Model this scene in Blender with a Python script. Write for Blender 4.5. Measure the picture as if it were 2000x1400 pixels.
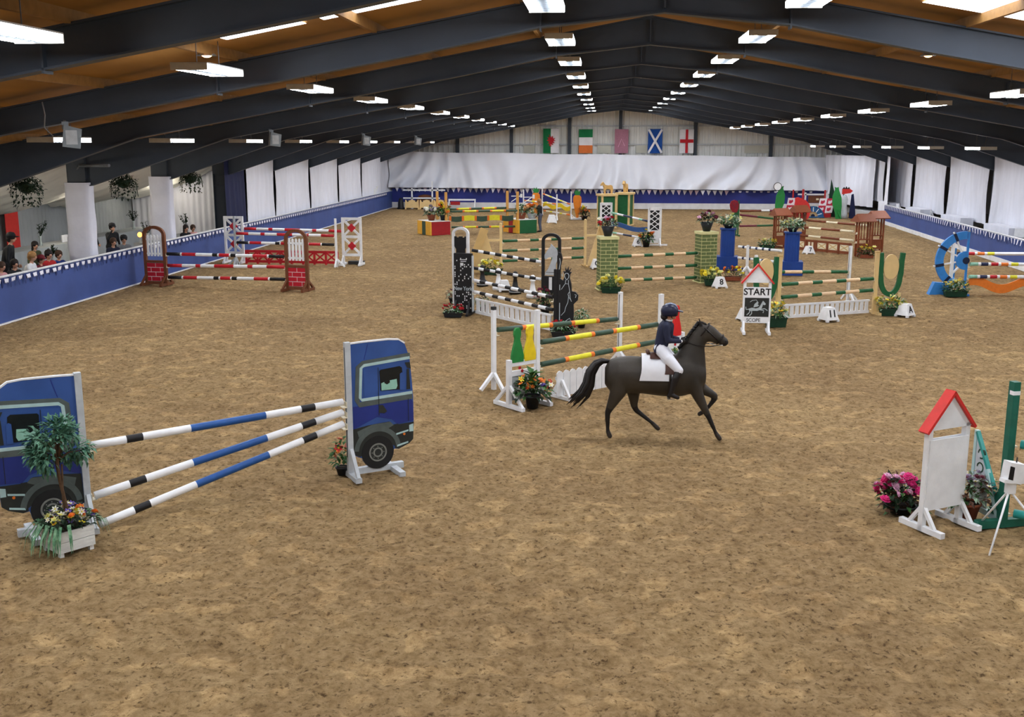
import bpy, math, random
import numpy as np
from mathutils import Vector, Matrix, noise as mnoise

for _o in list(bpy.data.objects):
    bpy.data.objects.remove(_o, do_unlink=True)
SC = bpy.context.scene
COL = SC.collection
PI = math.pi

# ------------------------------------------------------------------ camera
cam_data = bpy.data.cameras.new('camera')
cam = bpy.data.objects.new('camera', cam_data)
COL.objects.link(cam)
cam.location = (0.0, 0.0, 4.7)
cam.rotation_euler = (math.radians(90 - 11.578), 0.0, math.radians(4.998))
cam_data.sensor_fit = 'HORIZONTAL'
cam_data.sensor_width = 36.0
cam_data.lens = 36.0 * 2050.0 / 2000.0
cam_data.clip_end = 300
SC.camera = cam

# ------------------------------------------------------------------ world, exposure
world = bpy.data.worlds.new('world')
SC.world = world
world.use_nodes = True
world.node_tree.nodes['Background'].inputs[0].default_value = (0.75, 0.85, 1.0, 1)
world.node_tree.nodes['Background'].inputs[1].default_value = 0.35
SC.view_settings.view_transform = 'Standard'
SC.view_settings.look = 'None'
SC.view_settings.gamma = 1.0
SC.view_settings.use_curve_mapping = False
SC.view_settings.exposure = 1.2
SC.cycles.max_bounces = 4
SC.cycles.diffuse_bounces = 3
SC.cycles.glossy_bounces = 2
SC.cycles.transmission_bounces = 2
SC.cycles.caustics_reflective = False
SC.cycles.caustics_refractive = False
SC.cycles.use_adaptive_sampling = True
SC.cycles.adaptive_threshold = 0.09
SC.cycles.adaptive_min_samples = 16
SC.cycles.use_denoising = True
LAMP_POWER = 34.0        # emission strength of the tubes under the hanging lights
SIDE_POWER = 5.0         # of their translucent sides
ROOFLIGHT_POWER = 3.2    # daylight through the translucent roof sheets


# ------------------------------------------------------------------ materials
def lin(c):
    r = []
    for v in c[:3]:
        v = v / 255.0
        r.append(v / 12.92 if v <= 0.04045 else ((v + 0.055) / 1.055) ** 2.4)
    return (*r, 1.0)


MATS = {}


def mat(name, rgb, rough=0.55, var=0.08, scale=9.0, bump=0.0, bscale=40.0, metal=0.0, emit=0.0, sheen=0.0, stretch=None, rgb2=None, spec=0.35, trans=0.0):
    """procedural paint / cloth / metal: base colour broken up by noise, optional fine relief"""
    if name in MATS:
        return MATS[name]
    m = bpy.data.materials.new(name)
    m.use_nodes = True
    nt = m.node_tree
    b = nt.nodes['Principled BSDF']
    b.inputs['Roughness'].default_value = rough
    b.inputs['Metallic'].default_value = metal
    b.inputs['Specular IOR Level'].default_value = spec
    if sheen:
        b.inputs['Sheen Weight'].default_value = sheen
    tc = nt.nodes.new('ShaderNodeTexCoord')
    mp = nt.nodes.new('ShaderNodeMapping')
    nt.links.new(tc.outputs['Object'], mp.inputs['Vector'])
    if stretch:
        mp.inputs['Scale'].default_value = stretch
    n = nt.nodes.new('ShaderNodeTexNoise')
    n.inputs['Scale'].default_value = scale
    n.inputs['Detail'].default_value = 4
    nt.links.new(mp.outputs['Vector'], n.inputs['Vector'])
    r = nt.nodes.new('ShaderNodeValToRGB')
    c = lin(rgb)
    c2 = lin(rgb2) if rgb2 else tuple(min(1, v * (1 + var)) for v in c[:3]) + (1,)
    c1 = tuple(v * (1 - var) for v in c[:3]) + (1,) if not rgb2 else c
    r.color_ramp.elements[0].position = 0.35
    r.color_ramp.elements[1].position = 0.65
    r.color_ramp.elements[0].color = c1
    r.color_ramp.elements[1].color = c2
    nt.links.new(n.outputs['Fac'], r.inputs['Fac'])
    nt.links.new(r.outputs['Color'], b.inputs['Base Color'])
    if bump:
        n2 = nt.nodes.new('ShaderNodeTexNoise')
        n2.inputs['Scale'].default_value = bscale
        n2.inputs['Detail'].default_value = 3
        nt.links.new(mp.outputs['Vector'], n2.inputs['Vector'])
        bp = nt.nodes.new('ShaderNodeBump')
        bp.inputs['Strength'].default_value = bump
        bp.inputs['Distance'].default_value = 0.02
        nt.links.new(n2.outputs['Fac'], bp.inputs['Height'])
        nt.links.new(bp.outputs['Normal'], b.inputs['Normal'])
    if trans:
        b.inputs['Transmission Weight'].default_value = trans
    if emit:
        b.inputs['Emission Color'].default_value = c
        b.inputs['Emission Strength'].default_value = emit
    MATS[name] = m
    return m


def M(k):
    return MATS[k]


mat('white', (236, 238, 240), 0.5, 0.05, 6, 0.05)
mat('offwhite', (226, 228, 224), 0.6, 0.06, 5, 0.08)
mat('worn_white', (222, 224, 220), 0.65, 0.10, 7, 0.25, 30, stretch=(1, 1, 6))
mat('grey_white', (190, 196, 200), 0.6, 0.08)
mat('post_grey', (176, 184, 190), 0.45, 0.08)
mat('black', (24, 24, 27), 0.5, 0.1)
mat('dark_slot', (45, 46, 48), 0.7, 0.1)
mat('pole_blue', (35, 84, 150), 0.4, 0.08)
mat('pole_navy', (32, 44, 78), 0.45, 0.1)
mat('pole_red', (190, 32, 44), 0.45, 0.08)
mat('pole_green', (36, 96, 58), 0.45, 0.1)
mat('pole_dkgreen', (58, 82, 66), 0.45, 0.1)
mat('pole_yellow', (228, 222, 56), 0.45, 0.06)
mat('pole_orange', (232, 122, 44), 0.45, 0.06)
mat('pole_tan', (232, 200, 160), 0.5, 0.06)
mat('pole_cream', (238, 228, 196), 0.5, 0.06)
mat('pole_brown', (122, 62, 36), 0.5, 0.12)
mat('pole_aqua', (48, 150, 142), 0.4, 0.08)
mat('pole_mint', (150, 205, 180), 0.5, 0.06)
mat('cup_cream', (222, 214, 190), 0.4, 0.06)
mat('tan', (228, 198, 140), 0.55, 0.05, 4)
mat('tan_dark', (206, 172, 112), 0.55, 0.06, 4)
mat('pine', (214, 160, 84), 0.55, 0.1, 5, stretch=(6, 6, 1))
mat('brown_wood', (112, 66, 40), 0.55, 0.14, 6, 0.1, 30, stretch=(5, 5, 1))
mat('red_brown', (134, 72, 42), 0.55, 0.14, 6, 0.1, 30, stretch=(5, 5, 1))
mat('brick_red', (186, 30, 46), 0.5, 0.08)
mat('mortar_white', (232, 226, 222), 0.7, 0.05)
mat('brick_green', (104, 118, 72), 0.6, 0.1)
mat('mortar_cream', (222, 218, 160), 0.7, 0.05)
mat('sign_red', (212, 48, 42), 0.45, 0.06)
mat('wing_green', (30, 98, 58), 0.5, 0.08)
mat('wing_green2', (36, 128, 60), 0.5, 0.08)
mat('wing_yellow', (236, 206, 36), 0.5, 0.06)
mat('post_green', (30, 100, 82), 0.45, 0.1)
mat('pillar_blue', (22, 62, 138), 0.5, 0.1, 3)
mat('wheel_blue', (56, 132, 206), 0.45, 0.06)
mat('wheel_navy', (24, 34, 62), 0.5, 0.08)
mat('plank_orange', (236, 128, 44), 0.5, 0.06)
mat('box_red', (164, 32, 38), 0.5, 0.06)
mat('box_green', (26, 96, 56), 0.5, 0.06)
mat('box_yellow', (234, 176, 60), 0.5, 0.06)
mat('carrot', (226, 132, 34), 0.5, 0.1, 4)
mat('rose_red', (140, 26, 42), 0.5, 0.14)
mat('lego_red', (202, 48, 46), 0.5, 0.1)
mat('gold_tan', (216, 176, 110), 0.5, 0.1)
mat('truck_blue', (56, 88, 152), 0.3, 0.14, 2.0)
mat('truck_blue_dk', (40, 56, 132), 0.3, 0.1, 2.0)
mat('truck_grey', (86, 96, 94), 0.5, 0.12)
mat('truck_pale', (176, 206, 206), 0.4, 0.06)
mat('truck_dark', (42, 46, 44), 0.5, 0.12)
mat('truck_glass', (28, 32, 34), 0.25, 0.1)
mat('truck_mint', (150, 202, 184), 0.4, 0.08)
mat('rubber', (28, 28, 28), 0.75, 0.1)
mat('rim_grey', (128, 130, 124), 0.4, 0.1)
mat('frame_steel', (60, 68, 78), 0.5, 0.08, 1.2)
mat('roof_lining', (160, 116, 56), 0.85, 0.16, 0.9, 0.5, 2.2, stretch=(1, 0.35, 1))
mat('purlin', (150, 110, 58), 0.7, 0.12)
mat('wall_sheet', (226, 228, 224), 0.6, 0.05, 0.8)
mat('wall_plain', (196, 198, 198), 0.7, 0.05, 0.8)
mat('sheet_buff', (200, 200, 186), 0.5, 0.06, 0.8)
mat('drape_white', (234, 238, 248), 0.8, 0.03, 0.7, 0.12, 8, sheen=0.2)
mat('panel_white', (222, 224, 234), 0.8, 0.05, 1.2, 0.2, 6, sheen=0.2, stretch=(3, 3, 0.5))
mat('wrap_white', (214, 216, 228), 0.8, 0.06, 1.5, 0.5, 4, sheen=0.2)
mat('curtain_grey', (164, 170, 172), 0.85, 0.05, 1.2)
mat('swag_cream', (246, 243, 232), 0.8, 0.05, 0.8, 0.25, 5)
mat('drape_navy', (24, 30, 66), 0.8, 0.1, 1.2)
mat('barrier_blue', (60, 80, 138), 0.6, 0.12, 0.7, 0.25, 3)
mat('barrier_far', (44, 54, 132), 0.6, 0.12, 0.6, 0.25, 3)
mat('kick_white', (226, 226, 226), 0.6, 0.06, 3)
mat('pennant_white', (232, 232, 244), 0.7, 0.04)
mat('pennant_pink', (226, 204, 222), 0.7, 0.04)
mat('pennant_navy', (38, 52, 104), 0.7, 0.06)
mat('light_case', (208, 210, 208), 0.5, 0.04)
mat('light_end', (206, 204, 194), 0.5, 0.05)
mat('louvre', (120, 124, 128), 0.35, 0.05, metal=0.3)
mat('wire', (150, 150, 150), 0.4, 0.05)
mat('lamp_tube', (244, 248, 255), 0.5, 0.0, emit=LAMP_POWER)
mat('lamp_side', (240, 246, 255), 0.5, 0.0, emit=SIDE_POWER)
mat('rooflight', (236, 242, 255), 0.5, 0.0, emit=ROOFLIGHT_POWER)
mat('gallery_fill', (255, 244, 226), 0.5, 0.0, emit=26.0)  # glow of the fill globes added in the gallery
mat('warm_lamp', (255, 176, 110), 0.5, 0.0, emit=9.0)
mat('speaker_grey', (136, 146, 152), 0.5, 0.06)
mat('leaf_dark', (22, 44, 22), 0.6, 0.3, 20)
mat('leaf_green', (52, 96, 44), 0.55, 0.25, 20)
mat('leaf_bay', (44, 92, 72), 0.5, 0.3, 14, rgb2=(96, 140, 112))
mat('leaf_silver', (150, 176, 150), 0.6, 0.2, 20)
mat('leaf_spike', (64, 122, 86), 0.5, 0.2, 20, rgb2=(140, 180, 140))
mat('leaf_bronze', (92, 62, 46), 0.6, 0.3, 20)
mat('bark', (88, 66, 46), 0.8, 0.2, 20, 0.4, 40)
mat('soil', (48, 36, 26), 0.9, 0.2, 20)
mat('terracotta', (150, 82, 56), 0.7, 0.1)
mat('pot_black', (30, 34, 38), 0.5, 0.1)
mat('trough_green', (20, 58, 40), 0.5, 0.1)
mat('bloom_red', (188, 30, 44), 0.6, 0.16, 30)
mat('bloom_pink', (214, 44, 122), 0.6, 0.16, 30)
mat('bloom_palepink', (228, 178, 206), 0.6, 0.1, 30)
mat('bloom_yellow', (236, 216, 56), 0.6, 0.1, 30)
mat('bloom_lemon', (236, 234, 150), 0.6, 0.08, 30)
mat('bloom_orange', (236, 128, 44), 0.6, 0.14, 30)
mat('bloom_white', (236, 234, 220), 0.6, 0.05, 30)
mat('bloom_purple', (112, 92, 178), 0.6, 0.14, 30)
mat('bloom_maroon', (112, 40, 62), 0.6, 0.18, 30)
mat('bloom_lilac', (176, 160, 184), 0.6, 0.12, 30)
mat('bloom_peach', (236, 176, 120), 0.6, 0.12, 30)
mat('skin', (206, 156, 128), 0.55, 0.05)
mat('hair_brown', (70, 48, 34), 0.7, 0.2, 30)
mat('hair_dark', (34, 26, 24), 0.7, 0.2, 30)
mat('hair_fair', (168, 124, 76), 0.7, 0.2, 30)
mat('cloth_navy', (30, 34, 54), 0.8, 0.12)
mat('cloth_black', (26, 27, 30), 0.8, 0.15)
mat('cloth_red', (190, 40, 40), 0.8, 0.1)
mat('cloth_blue', (36, 56, 122), 0.8, 0.1)
mat('cloth_grey', (110, 112, 116), 0.8, 0.1)
mat('cloth_white', (226, 226, 228), 0.8, 0.05)
mat('cloth_olive', (78, 84, 56), 0.8, 0.1)
mat('cloth_maroon', (110, 28, 40), 0.8, 0.1)
mat('cloth_pink', (206, 150, 150), 0.8, 0.1)
mat('denim', (88, 94, 112), 0.8, 0.12)
mat('breeches', (232, 234, 242), 0.7, 0.04)
mat('jacket_navy', (34, 38, 62), 0.75, 0.12)
mat('bib_red', (214, 34, 34), 0.7, 0.06)
mat('helmet_navy', (30, 34, 60), 0.35, 0.1)
mat('helmet_stripe', (150, 160, 186), 0.35, 0.1)
mat('boot_black', (30, 27, 27), 0.4, 0.1)
mat('horse_coat', (54, 49, 42), 0.5, 0.22, 3.0, 0.1, 60)
mat('horse_dark', (26, 23, 22), 0.55, 0.2, 6)
mat('hoof', (52, 46, 40), 0.6, 0.1)
mat('saddle_brown', (70, 40, 30), 0.45, 0.12)
mat('pad_white', (236, 238, 244), 0.7, 0.03)
mat('tack', (30, 22, 18), 0.5, 0.1)
mat('steel', (170, 174, 178), 0.3, 0.05, metal=0.8)
mat('bit_white', (214, 214, 210), 0.5, 0.05)
mat('letter_black', (20, 20, 22), 0.6, 0.0)
mat('letter_white', (226, 228, 230), 0.6, 0.0)
mat('line_grey', (180, 192, 198), 0.6, 0.04)
mat('print_dark', (40, 42, 40), 0.5, 0.06)
mat('print_pale', (176, 186, 188), 0.5, 0.08)
mat('flag_green', (22, 124, 72), 0.8, 0.05)
mat('flag_red', (196, 38, 50), 0.8, 0.05)
mat('flag_orange', (230, 124, 62), 0.8, 0.05)
mat('flag_white', (240, 240, 244), 0.8, 0.03)
mat('flag_blue', (24, 78, 160), 0.8, 0.05)
mat('flag_faded', (176, 122, 142), 0.8, 0.06)
mat('check_red', (190, 40, 66), 0.6, 0.05)
mat('check_white', (236, 226, 232), 0.6, 0.03)
mat('wheel_teal', (40, 92, 140), 0.5, 0.08)
mat('banner_red', (206, 52, 46), 0.75, 0.05)
mat('glass_vase', (190, 200, 196), 0.15, 0.05)
mat('candle_orange', (255, 150, 70), 0.5, 0.0, emit=2.0)


# ------------------------------------------------------------------ mesh building
class MB:
    """collects shapes for ONE mesh object"""

    def __init__(self):
        self.v, self.f, self.mi, self.ms, self.sm = [], [], [], [], []
        self.cur, self.smooth = 0, False

    def use(self, *names):
        n = names[0]
        if n not in self.ms:
            self.ms.append(n)
        self.cur = self.ms.index(n)
        return self

    def add(self, vs, fs, smooth=None):
        o = len(self.v)
        self.v += [tuple(p) for p in vs]
        s = self.smooth if smooth is None else smooth
        for f in fs:
            self.f.append([i + o for i in f])
            self.mi.append(self.cur)
            self.sm.append(s)
        return self

    def box(self, c, s, rz=0.0, mtx=None):
        x, y, z = s[0] / 2, s[1] / 2, s[2] / 2
        vs = [Vector(p) for p in [(-x, -y, -z), (x, -y, -z), (x, y, -z), (-x, y, -z), (-x, -y, z), (x, -y, z), (x, y, z), (-x, y, z)]]
        if mtx is not None:
            vs = [mtx @ p for p in vs]
        elif rz:
            r = Matrix.Rotation(rz, 3, 'Z')
            vs = [r @ p for p in vs]
        vs = [p + Vector(c) for p in vs]
        return self.add(vs, [(0, 3, 2, 1), (4, 5, 6, 7), (0, 1, 5, 4), (1, 2, 6, 5), (2, 3, 7, 6), (3, 0, 4, 7)], False)

    def bb(self, x0, x1, y0, y1, z0, z1):
        return self.box(((x0 + x1) / 2, (y0 + y1) / 2, (z0 + z1) / 2), (x1 - x0, y1 - y0, z1 - z0))

    def bar(self, p0, p1, w, d=None, upv=(0, 0, 1)):
        """rectangular bar from p0 to p1"""
        d = d or w
        p0, p1 = Vector(p0), Vector(p1)
        a = (p1 - p0)
        L = a.length
        a.normalize()
        u = Vector(upv)
        if abs(a.dot(u)) > 0.98:
            u = Vector((0, 1, 0))
        s = a.cross(u).normalized()
        t = s.cross(a)
        m = Matrix((a, s, t)).transposed()
        return self.box((p0 + p1) / 2, (L, w, d), mtx=m)

    def cyl(self, p0, p1, r0, r1=None, n=12, caps=True, smooth=True):
        r1 = r0 if r1 is None else r1
        p0, p1 = Vector(p0), Vector(p1)
        a = (p1 - p0).normalized()
        u = Vector((0, 0, 1)) if abs(a.z) < 0.9 else Vector((1, 0, 0))
        s = a.cross(u).normalized()
        t = s.cross(a)
        vs = []
        for p, r in ((p0, r0), (p1, r1)):
            for i in range(n):
                w = 2 * PI * i / n
                vs.append(p + s * math.cos(w) * r + t * math.sin(w) * r)
        self.add(vs, [(i, (i + 1) % n, n + (i + 1) % n, n + i) for i in range(n)], smooth)
        if caps:
            o = len(self.v) - 2 * n
            self.f.append([o + i for i in range(n)][::-1])
            self.f.append([o + n + i for i in range(n)])
            self.mi += [self.cur] * 2
            self.sm += [False] * 2
        return self

    def tube(self, pts, r, n=8, smooth=True):
        pts = [Vector(p) for p in pts]
        rs = r if isinstance(r, (list, tuple)) else [r] * len(pts)
        prev = None
        vs = []
        for i, p in enumerate(pts):
            a = (pts[min(i + 1, len(pts) - 1)] - pts[max(i - 1, 0)]).normalized()
            if prev is None:
                u = Vector((0, 0, 1)) if abs(a.z) < 0.9 else Vector((1, 0, 0))
                s = a.cross(u).normalized()
            else:
                s = (prev - a * prev.dot(a)).normalized()
            prev = s
            t = s.cross(a)
            for k in range(n):
                w = 2 * PI * k / n
                vs.append(p + (s * math.cos(w) + t * math.sin(w)) * rs[i])
        fs = []
        for i in range(len(pts) - 1):
            for k in range(n):
                fs.append((i * n + k, i * n + (k + 1) % n, (i + 1) * n + (k + 1) % n, (i + 1) * n + k))
        fs.append(tuple(range(n))[::-1])
        fs.append(tuple((len(pts) - 1) * n + k for k in range(n)))
        return self.add(vs, fs, smooth)

    def loft(self, secs, n=14):
        """secs: (centre, half width across y, half height, tilt in the xz plane)"""
        vs = []
        for c, ry, rz, tilt in secs:
            for k in range(n):
                w = 2 * PI * k / n
                h = math.sin(w) * rz
                vs.append((c[0] - math.sin(tilt) * h, c[1] + math.cos(w) * ry, c[2] + math.cos(tilt) * h))
        fs = []
        for i in range(len(secs) - 1):
            for k in range(n):
                fs.append((i * n + k, i * n + (k + 1) % n, (i + 1) * n + (k + 1) % n, (i + 1) * n + k))
        fs.append(tuple(range(n))[::-1])
        fs.append(tuple((len(secs) - 1) * n + k for k in range(n)))
        return self.add(vs, fs, True)

    def ball(self, c, r, n=10, m=7):
        if not isinstance(r, (list, tuple)):
            r = (r, r, r)
        vs = [(c[0], c[1], c[2] + r[2])]
        for i in range(1, m):
            a = PI * i / m
            for k in range(n):
                w = 2 * PI * k / n
                vs.append((c[0] + r[0] * math.sin(a) * math.cos(w), c[1] + r[1] * math.sin(a) * math.sin(w), c[2] + r[2] * math.cos(a)))
        vs.append((c[0], c[1], c[2] - r[2]))
        fs = [(0, 1 + k, 1 + (k + 1) % n) for k in range(n)]
        for i in range(m - 2):
            for k in range(n):
                a, b = 1 + i * n + k, 1 + i * n + (k + 1) % n
                fs.append((a, a + n, b + n, b))
        last = len(vs) - 1
        fs += [(last, 1 + (m - 2) * n + (k + 1) % n, 1 + (m - 2) * n + k) for k in range(n)]
        return self.add(vs, fs, True)

    def lathe(self, prof, c=(0, 0, 0), n=16, smooth=True, sx=1.0, sy=1.0):
        vs, fs = [], []
        for r, z in prof:
            for k in range(n):
                w = 2 * PI * k / n
                vs.append((c[0] + r * math.cos(w) * sx, c[1] + r * math.sin(w) * sy, c[2] + z))
        for i in range(len(prof) - 1):
            for k in range(n):
                fs.append((i * n + k, i * n + (k + 1) % n, (i + 1) * n + (k + 1) % n, (i + 1) * n + k))
        fs.append(tuple(range(n))[::-1])
        fs.append(tuple((len(prof) - 1) * n + k for k in range(n)))
        return self.add(vs, fs, smooth)

    def prism(self, out, y0, y1, sx=1.0):
        """outline [(x, z)] pushed from y0 to y1"""
        n = len(out)
        vs = [(x * sx, y0, z) for x, z in out] + [(x * sx, y1, z) for x, z in out]
        fs = [tuple(range(n)), tuple(range(2 * n - 1, n - 1, -1))]
        fs += [(i, n + i, n + (i + 1) % n, (i + 1) % n) for i in range(n)]
        return self.add(vs, fs, False)

    def strip(self, pts, w, y0, y1, sx=1.0, closed=False):
        """band of width w along [(x, z)] with thickness y0..y1"""
        P = [Vector((p[0] * sx, p[1])) for p in pts]
        n = len(P)
        L, R = [], []
        for i in range(n):
            if closed:
                a, b = P[i - 1], P[(i + 1) % n]
            else:
                a, b = P[max(i - 1, 0)], P[min(i + 1, n - 1)]
            d = (b - a)
            d = d.normalized() if d.length > 1e-9 else Vector((1, 0))
            q = Vector((-d.y, d.x)) * (w / 2)
            L.append(P[i] + q)
            R.append(P[i] - q)
        vs = []
        for i in range(n):
            for p, y in ((L[i], y0), (R[i], y0), (R[i], y1), (L[i], y1)):
                vs.append((p.x, y, p.y))
        fs = []
        for i in range(n if closed else n - 1):
            j = (i + 1) % n
            for k in range(4):
                k2 = (k + 1) % 4
                fs.append((i * 4 + k, j * 4 + k, j * 4 + k2, i * 4 + k2))
        if not closed:
            fs += [(3, 2, 1, 0), ((n - 1) * 4, (n - 1) * 4 + 1, (n - 1) * 4 + 2, (n - 1) * 4 + 3)]
        return self.add(vs, fs, False)

    def disc(self, cx, cz, r, y0, y1, n=24, sx=1.0, rz=None):
        rz = rz or r
        return self.prism([(cx + r * math.cos(2 * PI * i / n), cz + rz * math.sin(2 * PI * i / n)) for i in range(n)], y0, y1, sx)

    def ring(self, cx, cz, r, w, y0, y1, a0=0.0, a1=2 * PI, n=28, sx=1.0):
        full = abs(a1 - a0 - 2 * PI) < 1e-6
        k = n if full else n + 1
        pts = [(cx + r * math.cos(a0 + (a1 - a0) * i / n), cz + r * math.sin(a0 + (a1 - a0) * i / n)) for i in range(k)]
        return self.strip(pts, w, y0, y1, sx, full)

    def mesh(self, name):
        me = bpy.data.meshes.new(name)
        me.from_pydata(self.v, [], self.f)
        for n in self.ms:
            me.materials.append(MATS[n])
        me.polygons.foreach_set('material_index', self.mi)
        me.polygons.foreach_set('use_smooth', self.sm)
        me.update()
        return me

    def build(self, name, parent=None, loc=(0, 0, 0), rz=0.0, stuff=False):
        return link(name, self.mesh(name), parent, loc, rz, stuff)


def B(m):
    return MB().use(m)


def link(name, me, parent=None, loc=(0, 0, 0), rz=0.0, stuff=False):
    o = bpy.data.objects.new(name, me)
    COL.objects.link(o)
    o.location = loc
    o.rotation_euler = (0, 0, rz)
    if parent is not None:
        o.parent = parent
    if stuff:
        o['kind'] = 'stuff'
    return o


def tag(o, label, cat, group=None, kind=None):
    if label:
        o['label'] = label
    if cat:
        o['category'] = cat
    if group:
        o['group'] = group
    if kind:
        o['kind'] = kind
    return o


def thing(name, label, cat, loc=(0, 0, 0), rz=0.0, group=None):
    o = bpy.data.objects.new(name, None)
    COL.objects.link(o)
    o.empty_display_size = 0.2
    o.location = loc if len(loc) == 3 else (loc[0], loc[1], 0.0)
    o.rotation_euler = (0, 0, rz)
    return tag(o, label, cat, group)


def struct(o, label=None):
    o['kind'] = 'structure'
    if label:
        o['label'] = label
    return o


def copy_tree(o, parent=None):
    c = o.copy()
    COL.objects.link(c)
    c.parent = parent
    for ch in o.children:
        copy_tree(ch, c)
    return c


def lettering(body, m, parent, size, loc, rz=0.0, tilt=PI / 2, name='lettering', bold=0.0, xs=1.0, align='CENTER'):
    """flat writing as real geometry on the face of a thing"""
    cu = bpy.data.curves.new(name, 'FONT')
    cu.body = body
    cu.size = size
    cu.extrude = 0.002
    cu.offset = bold
    cu.align_x = align
    cu.align_y = 'CENTER'
    t = bpy.data.objects.new('tmp_text', cu)
    COL.objects.link(t)
    dg = bpy.context.evaluated_depsgraph_get()
    me = bpy.data.meshes.new_from_object(t.evaluated_get(dg))
    bpy.data.objects.remove(t, do_unlink=True)
    me.materials.clear()
    me.materials.append(MATS[m])
    o = link(name, me, parent)
    o.location = loc
    o.rotation_euler = (tilt, 0, rz)
    o.scale = (xs, 1, 1)
    return o


def organic(name, fill, segs, voxel, parent=None, smooth=6, loc=(0, 0, 0), rz=0.0):
    """one continuous body: overlapping tapered forms fused into one surface; every face takes the material of its nearest form.
    fill(mb) adds lofted forms; segs = [(p0, p1, r0, r1, material)] are both geometry and material guide"""
    mb = MB().use('skin')
    if fill:
        fill(mb)
    for p0, p1, r0, r1, m in segs:
        if r0 > 0:
            p0v, p1v = Vector(p0), Vector(p1)
            mb.ball(p0, r0, 12, 8)
            mb.ball(p1, r1, 12, 8)
            if (p1v - p0v).length > 1e-4:
                mb.cyl(p0, p1, r0, r1, 12)
    me = mb.mesh('tmp_body')
    t = bpy.data.objects.new('tmp_body', me)
    COL.objects.link(t)
    md = t.modifiers.new('r', 'REMESH')
    md.mode = 'VOXEL'
    md.voxel_size = voxel
    if smooth:
        s = t.modifiers.new('s', 'SMOOTH')
        s.factor = 0.5
        s.iterations = smooth
    dg = bpy.context.evaluated_depsgraph_get()
    out = bpy.data.meshes.new_from_object(t.evaluated_get(dg))
    bpy.data.objects.remove(t, do_unlink=True)
    out.name = name
    out.materials.clear()
    names = []
    for s_ in segs:
        if s_[4] not in names:
            names.append(s_[4])
    for n in names:
        out.materials.append(MATS[n])
    nf = len(out.polygons)
    cen = np.empty(nf * 3)
    out.polygons.foreach_get('center', cen)
    cen = cen.reshape(-1, 3)
    best = np.full(nf, 1e9)
    idx = np.zeros(nf, dtype=np.int32)
    for p0, p1, r0, r1, m in segs:
        a, b = np.array(p0, float), np.array(p1, float)
        ab = b - a
        L2 = max(ab @ ab, 1e-9)
        tt = np.clip(((cen - a) @ ab) / L2, 0, 1)
        d = np.linalg.norm(cen - (a + tt[:, None] * ab), axis=1) - (abs(r0) + (abs(r1) - abs(r0)) * tt)
        w = d < best
        best[w] = d[w]
        idx[w] = names.index(m)
    out.polygons.foreach_set('material_index', idx)
    out.polygons.foreach_set('use_smooth', [True] * nf)
    out.update()
    return link(name, out, parent, loc, rz)

# ================================================================== THE SETTING
BAY = 6.2
RIDGE = 1.0
FRAMES = [6.2 * k + 1.05 for k in range(-1, 13)]      # -5.15 ... 75.45
Y_BACK, Y_FAR = -9.0, 78.6


def roof_z(x):
    return 7.78 - 0.182 * abs(x - RIDGE)


# ---- sand floor: a finely uneven, ridden-over surface
def value_noise(x, y, s, seed):
    rng = np.random.RandomState(seed)
    G = rng.rand(256, 256)
    u, v = x / s, y / s
    iu, iv = np.floor(u).astype(int), np.floor(v).astype(int)
    fu, fv = u - iu, v - iv
    fu, fv = fu * fu * (3 - 2 * fu), fv * fv * (3 - 2 * fv)
    a, b = G[iu % 256, iv % 256], G[(iu + 1) % 256, iv % 256]
    c, d = G[iu % 256, (iv + 1) % 256], G[(iu + 1) % 256, (iv + 1) % 256]
    return (a * (1 - fu) + b * fu) * (1 - fv) + (c * (1 - fu) + d * fu) * fv


ys = 6.0 * (82.0 / 6.0) ** (np.arange(470) / 469.0)
ys = np.concatenate([np.linspace(-9, 5.8, 14), ys])
xs = np.linspace(-16.4, 18.0, 700)
XX, YY = np.meshgrid(xs, ys)
hh = 0.034 * (value_noise(XX, YY, 0.55, 1) - 0.5) + 0.045 * (value_noise(XX + 31, YY, 0.23, 2) - 0.5) + 0.045 * (value_noise(XX, YY + 17, 0.105, 3) - 0.5)
pit = value_noise(XX + 7, YY + 3, 0.17, 4)
hh = hh - 0.09 * np.clip(pit - 0.70, 0, 1) - 0.012
vv = np.stack([XX.ravel(), YY.ravel(), hh.ravel()], 1)
nx, ny = len(xs), len(ys)
ii = np.arange((ny - 1) * nx).reshape(ny - 1, nx)[:, :-1].ravel()
quads = np.stack([ii, ii + 1, ii + nx + 1, ii + nx], 1)
me = bpy.data.meshes.new('floor')
me.vertices.add(len(vv))
me.vertices.foreach_set('co', vv.ravel())
me.loops.add(quads.size)
me.loops.foreach_set('vertex_index', quads.ravel().astype(np.int32))
me.polygons.add(len(quads))
me.polygons.foreach_set('loop_start', (np.arange(len(quads)) * 4).astype(np.int32))
me.polygons.foreach_set('loop_total', np.full(len(quads), 4, dtype=np.int32))
me.update(calc_edges=True)
me.polygons.foreach_set('use_smooth', [True] * len(quads))

sand = bpy.data.materials.new('sand')
sand.use_nodes = True
nt = sand.node_tree
bs = nt.nodes['Principled BSDF']
bs.inputs['Roughness'].default_value = 0.95
bs.inputs['Specular IOR Level'].default_value = 0.1
tc = nt.nodes.new('ShaderNodeTexCoord')


def nz(scale, detail=4.0, rough=0.55):
    n = nt.nodes.new('ShaderNodeTexNoise')
    n.inputs['Scale'].default_value = scale
    n.inputs['Detail'].default_value = detail
    n.inputs['Roughness'].default_value = rough
    nt.links.new(tc.outputs['Object'], n.inputs['Vector'])
    return n


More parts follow.
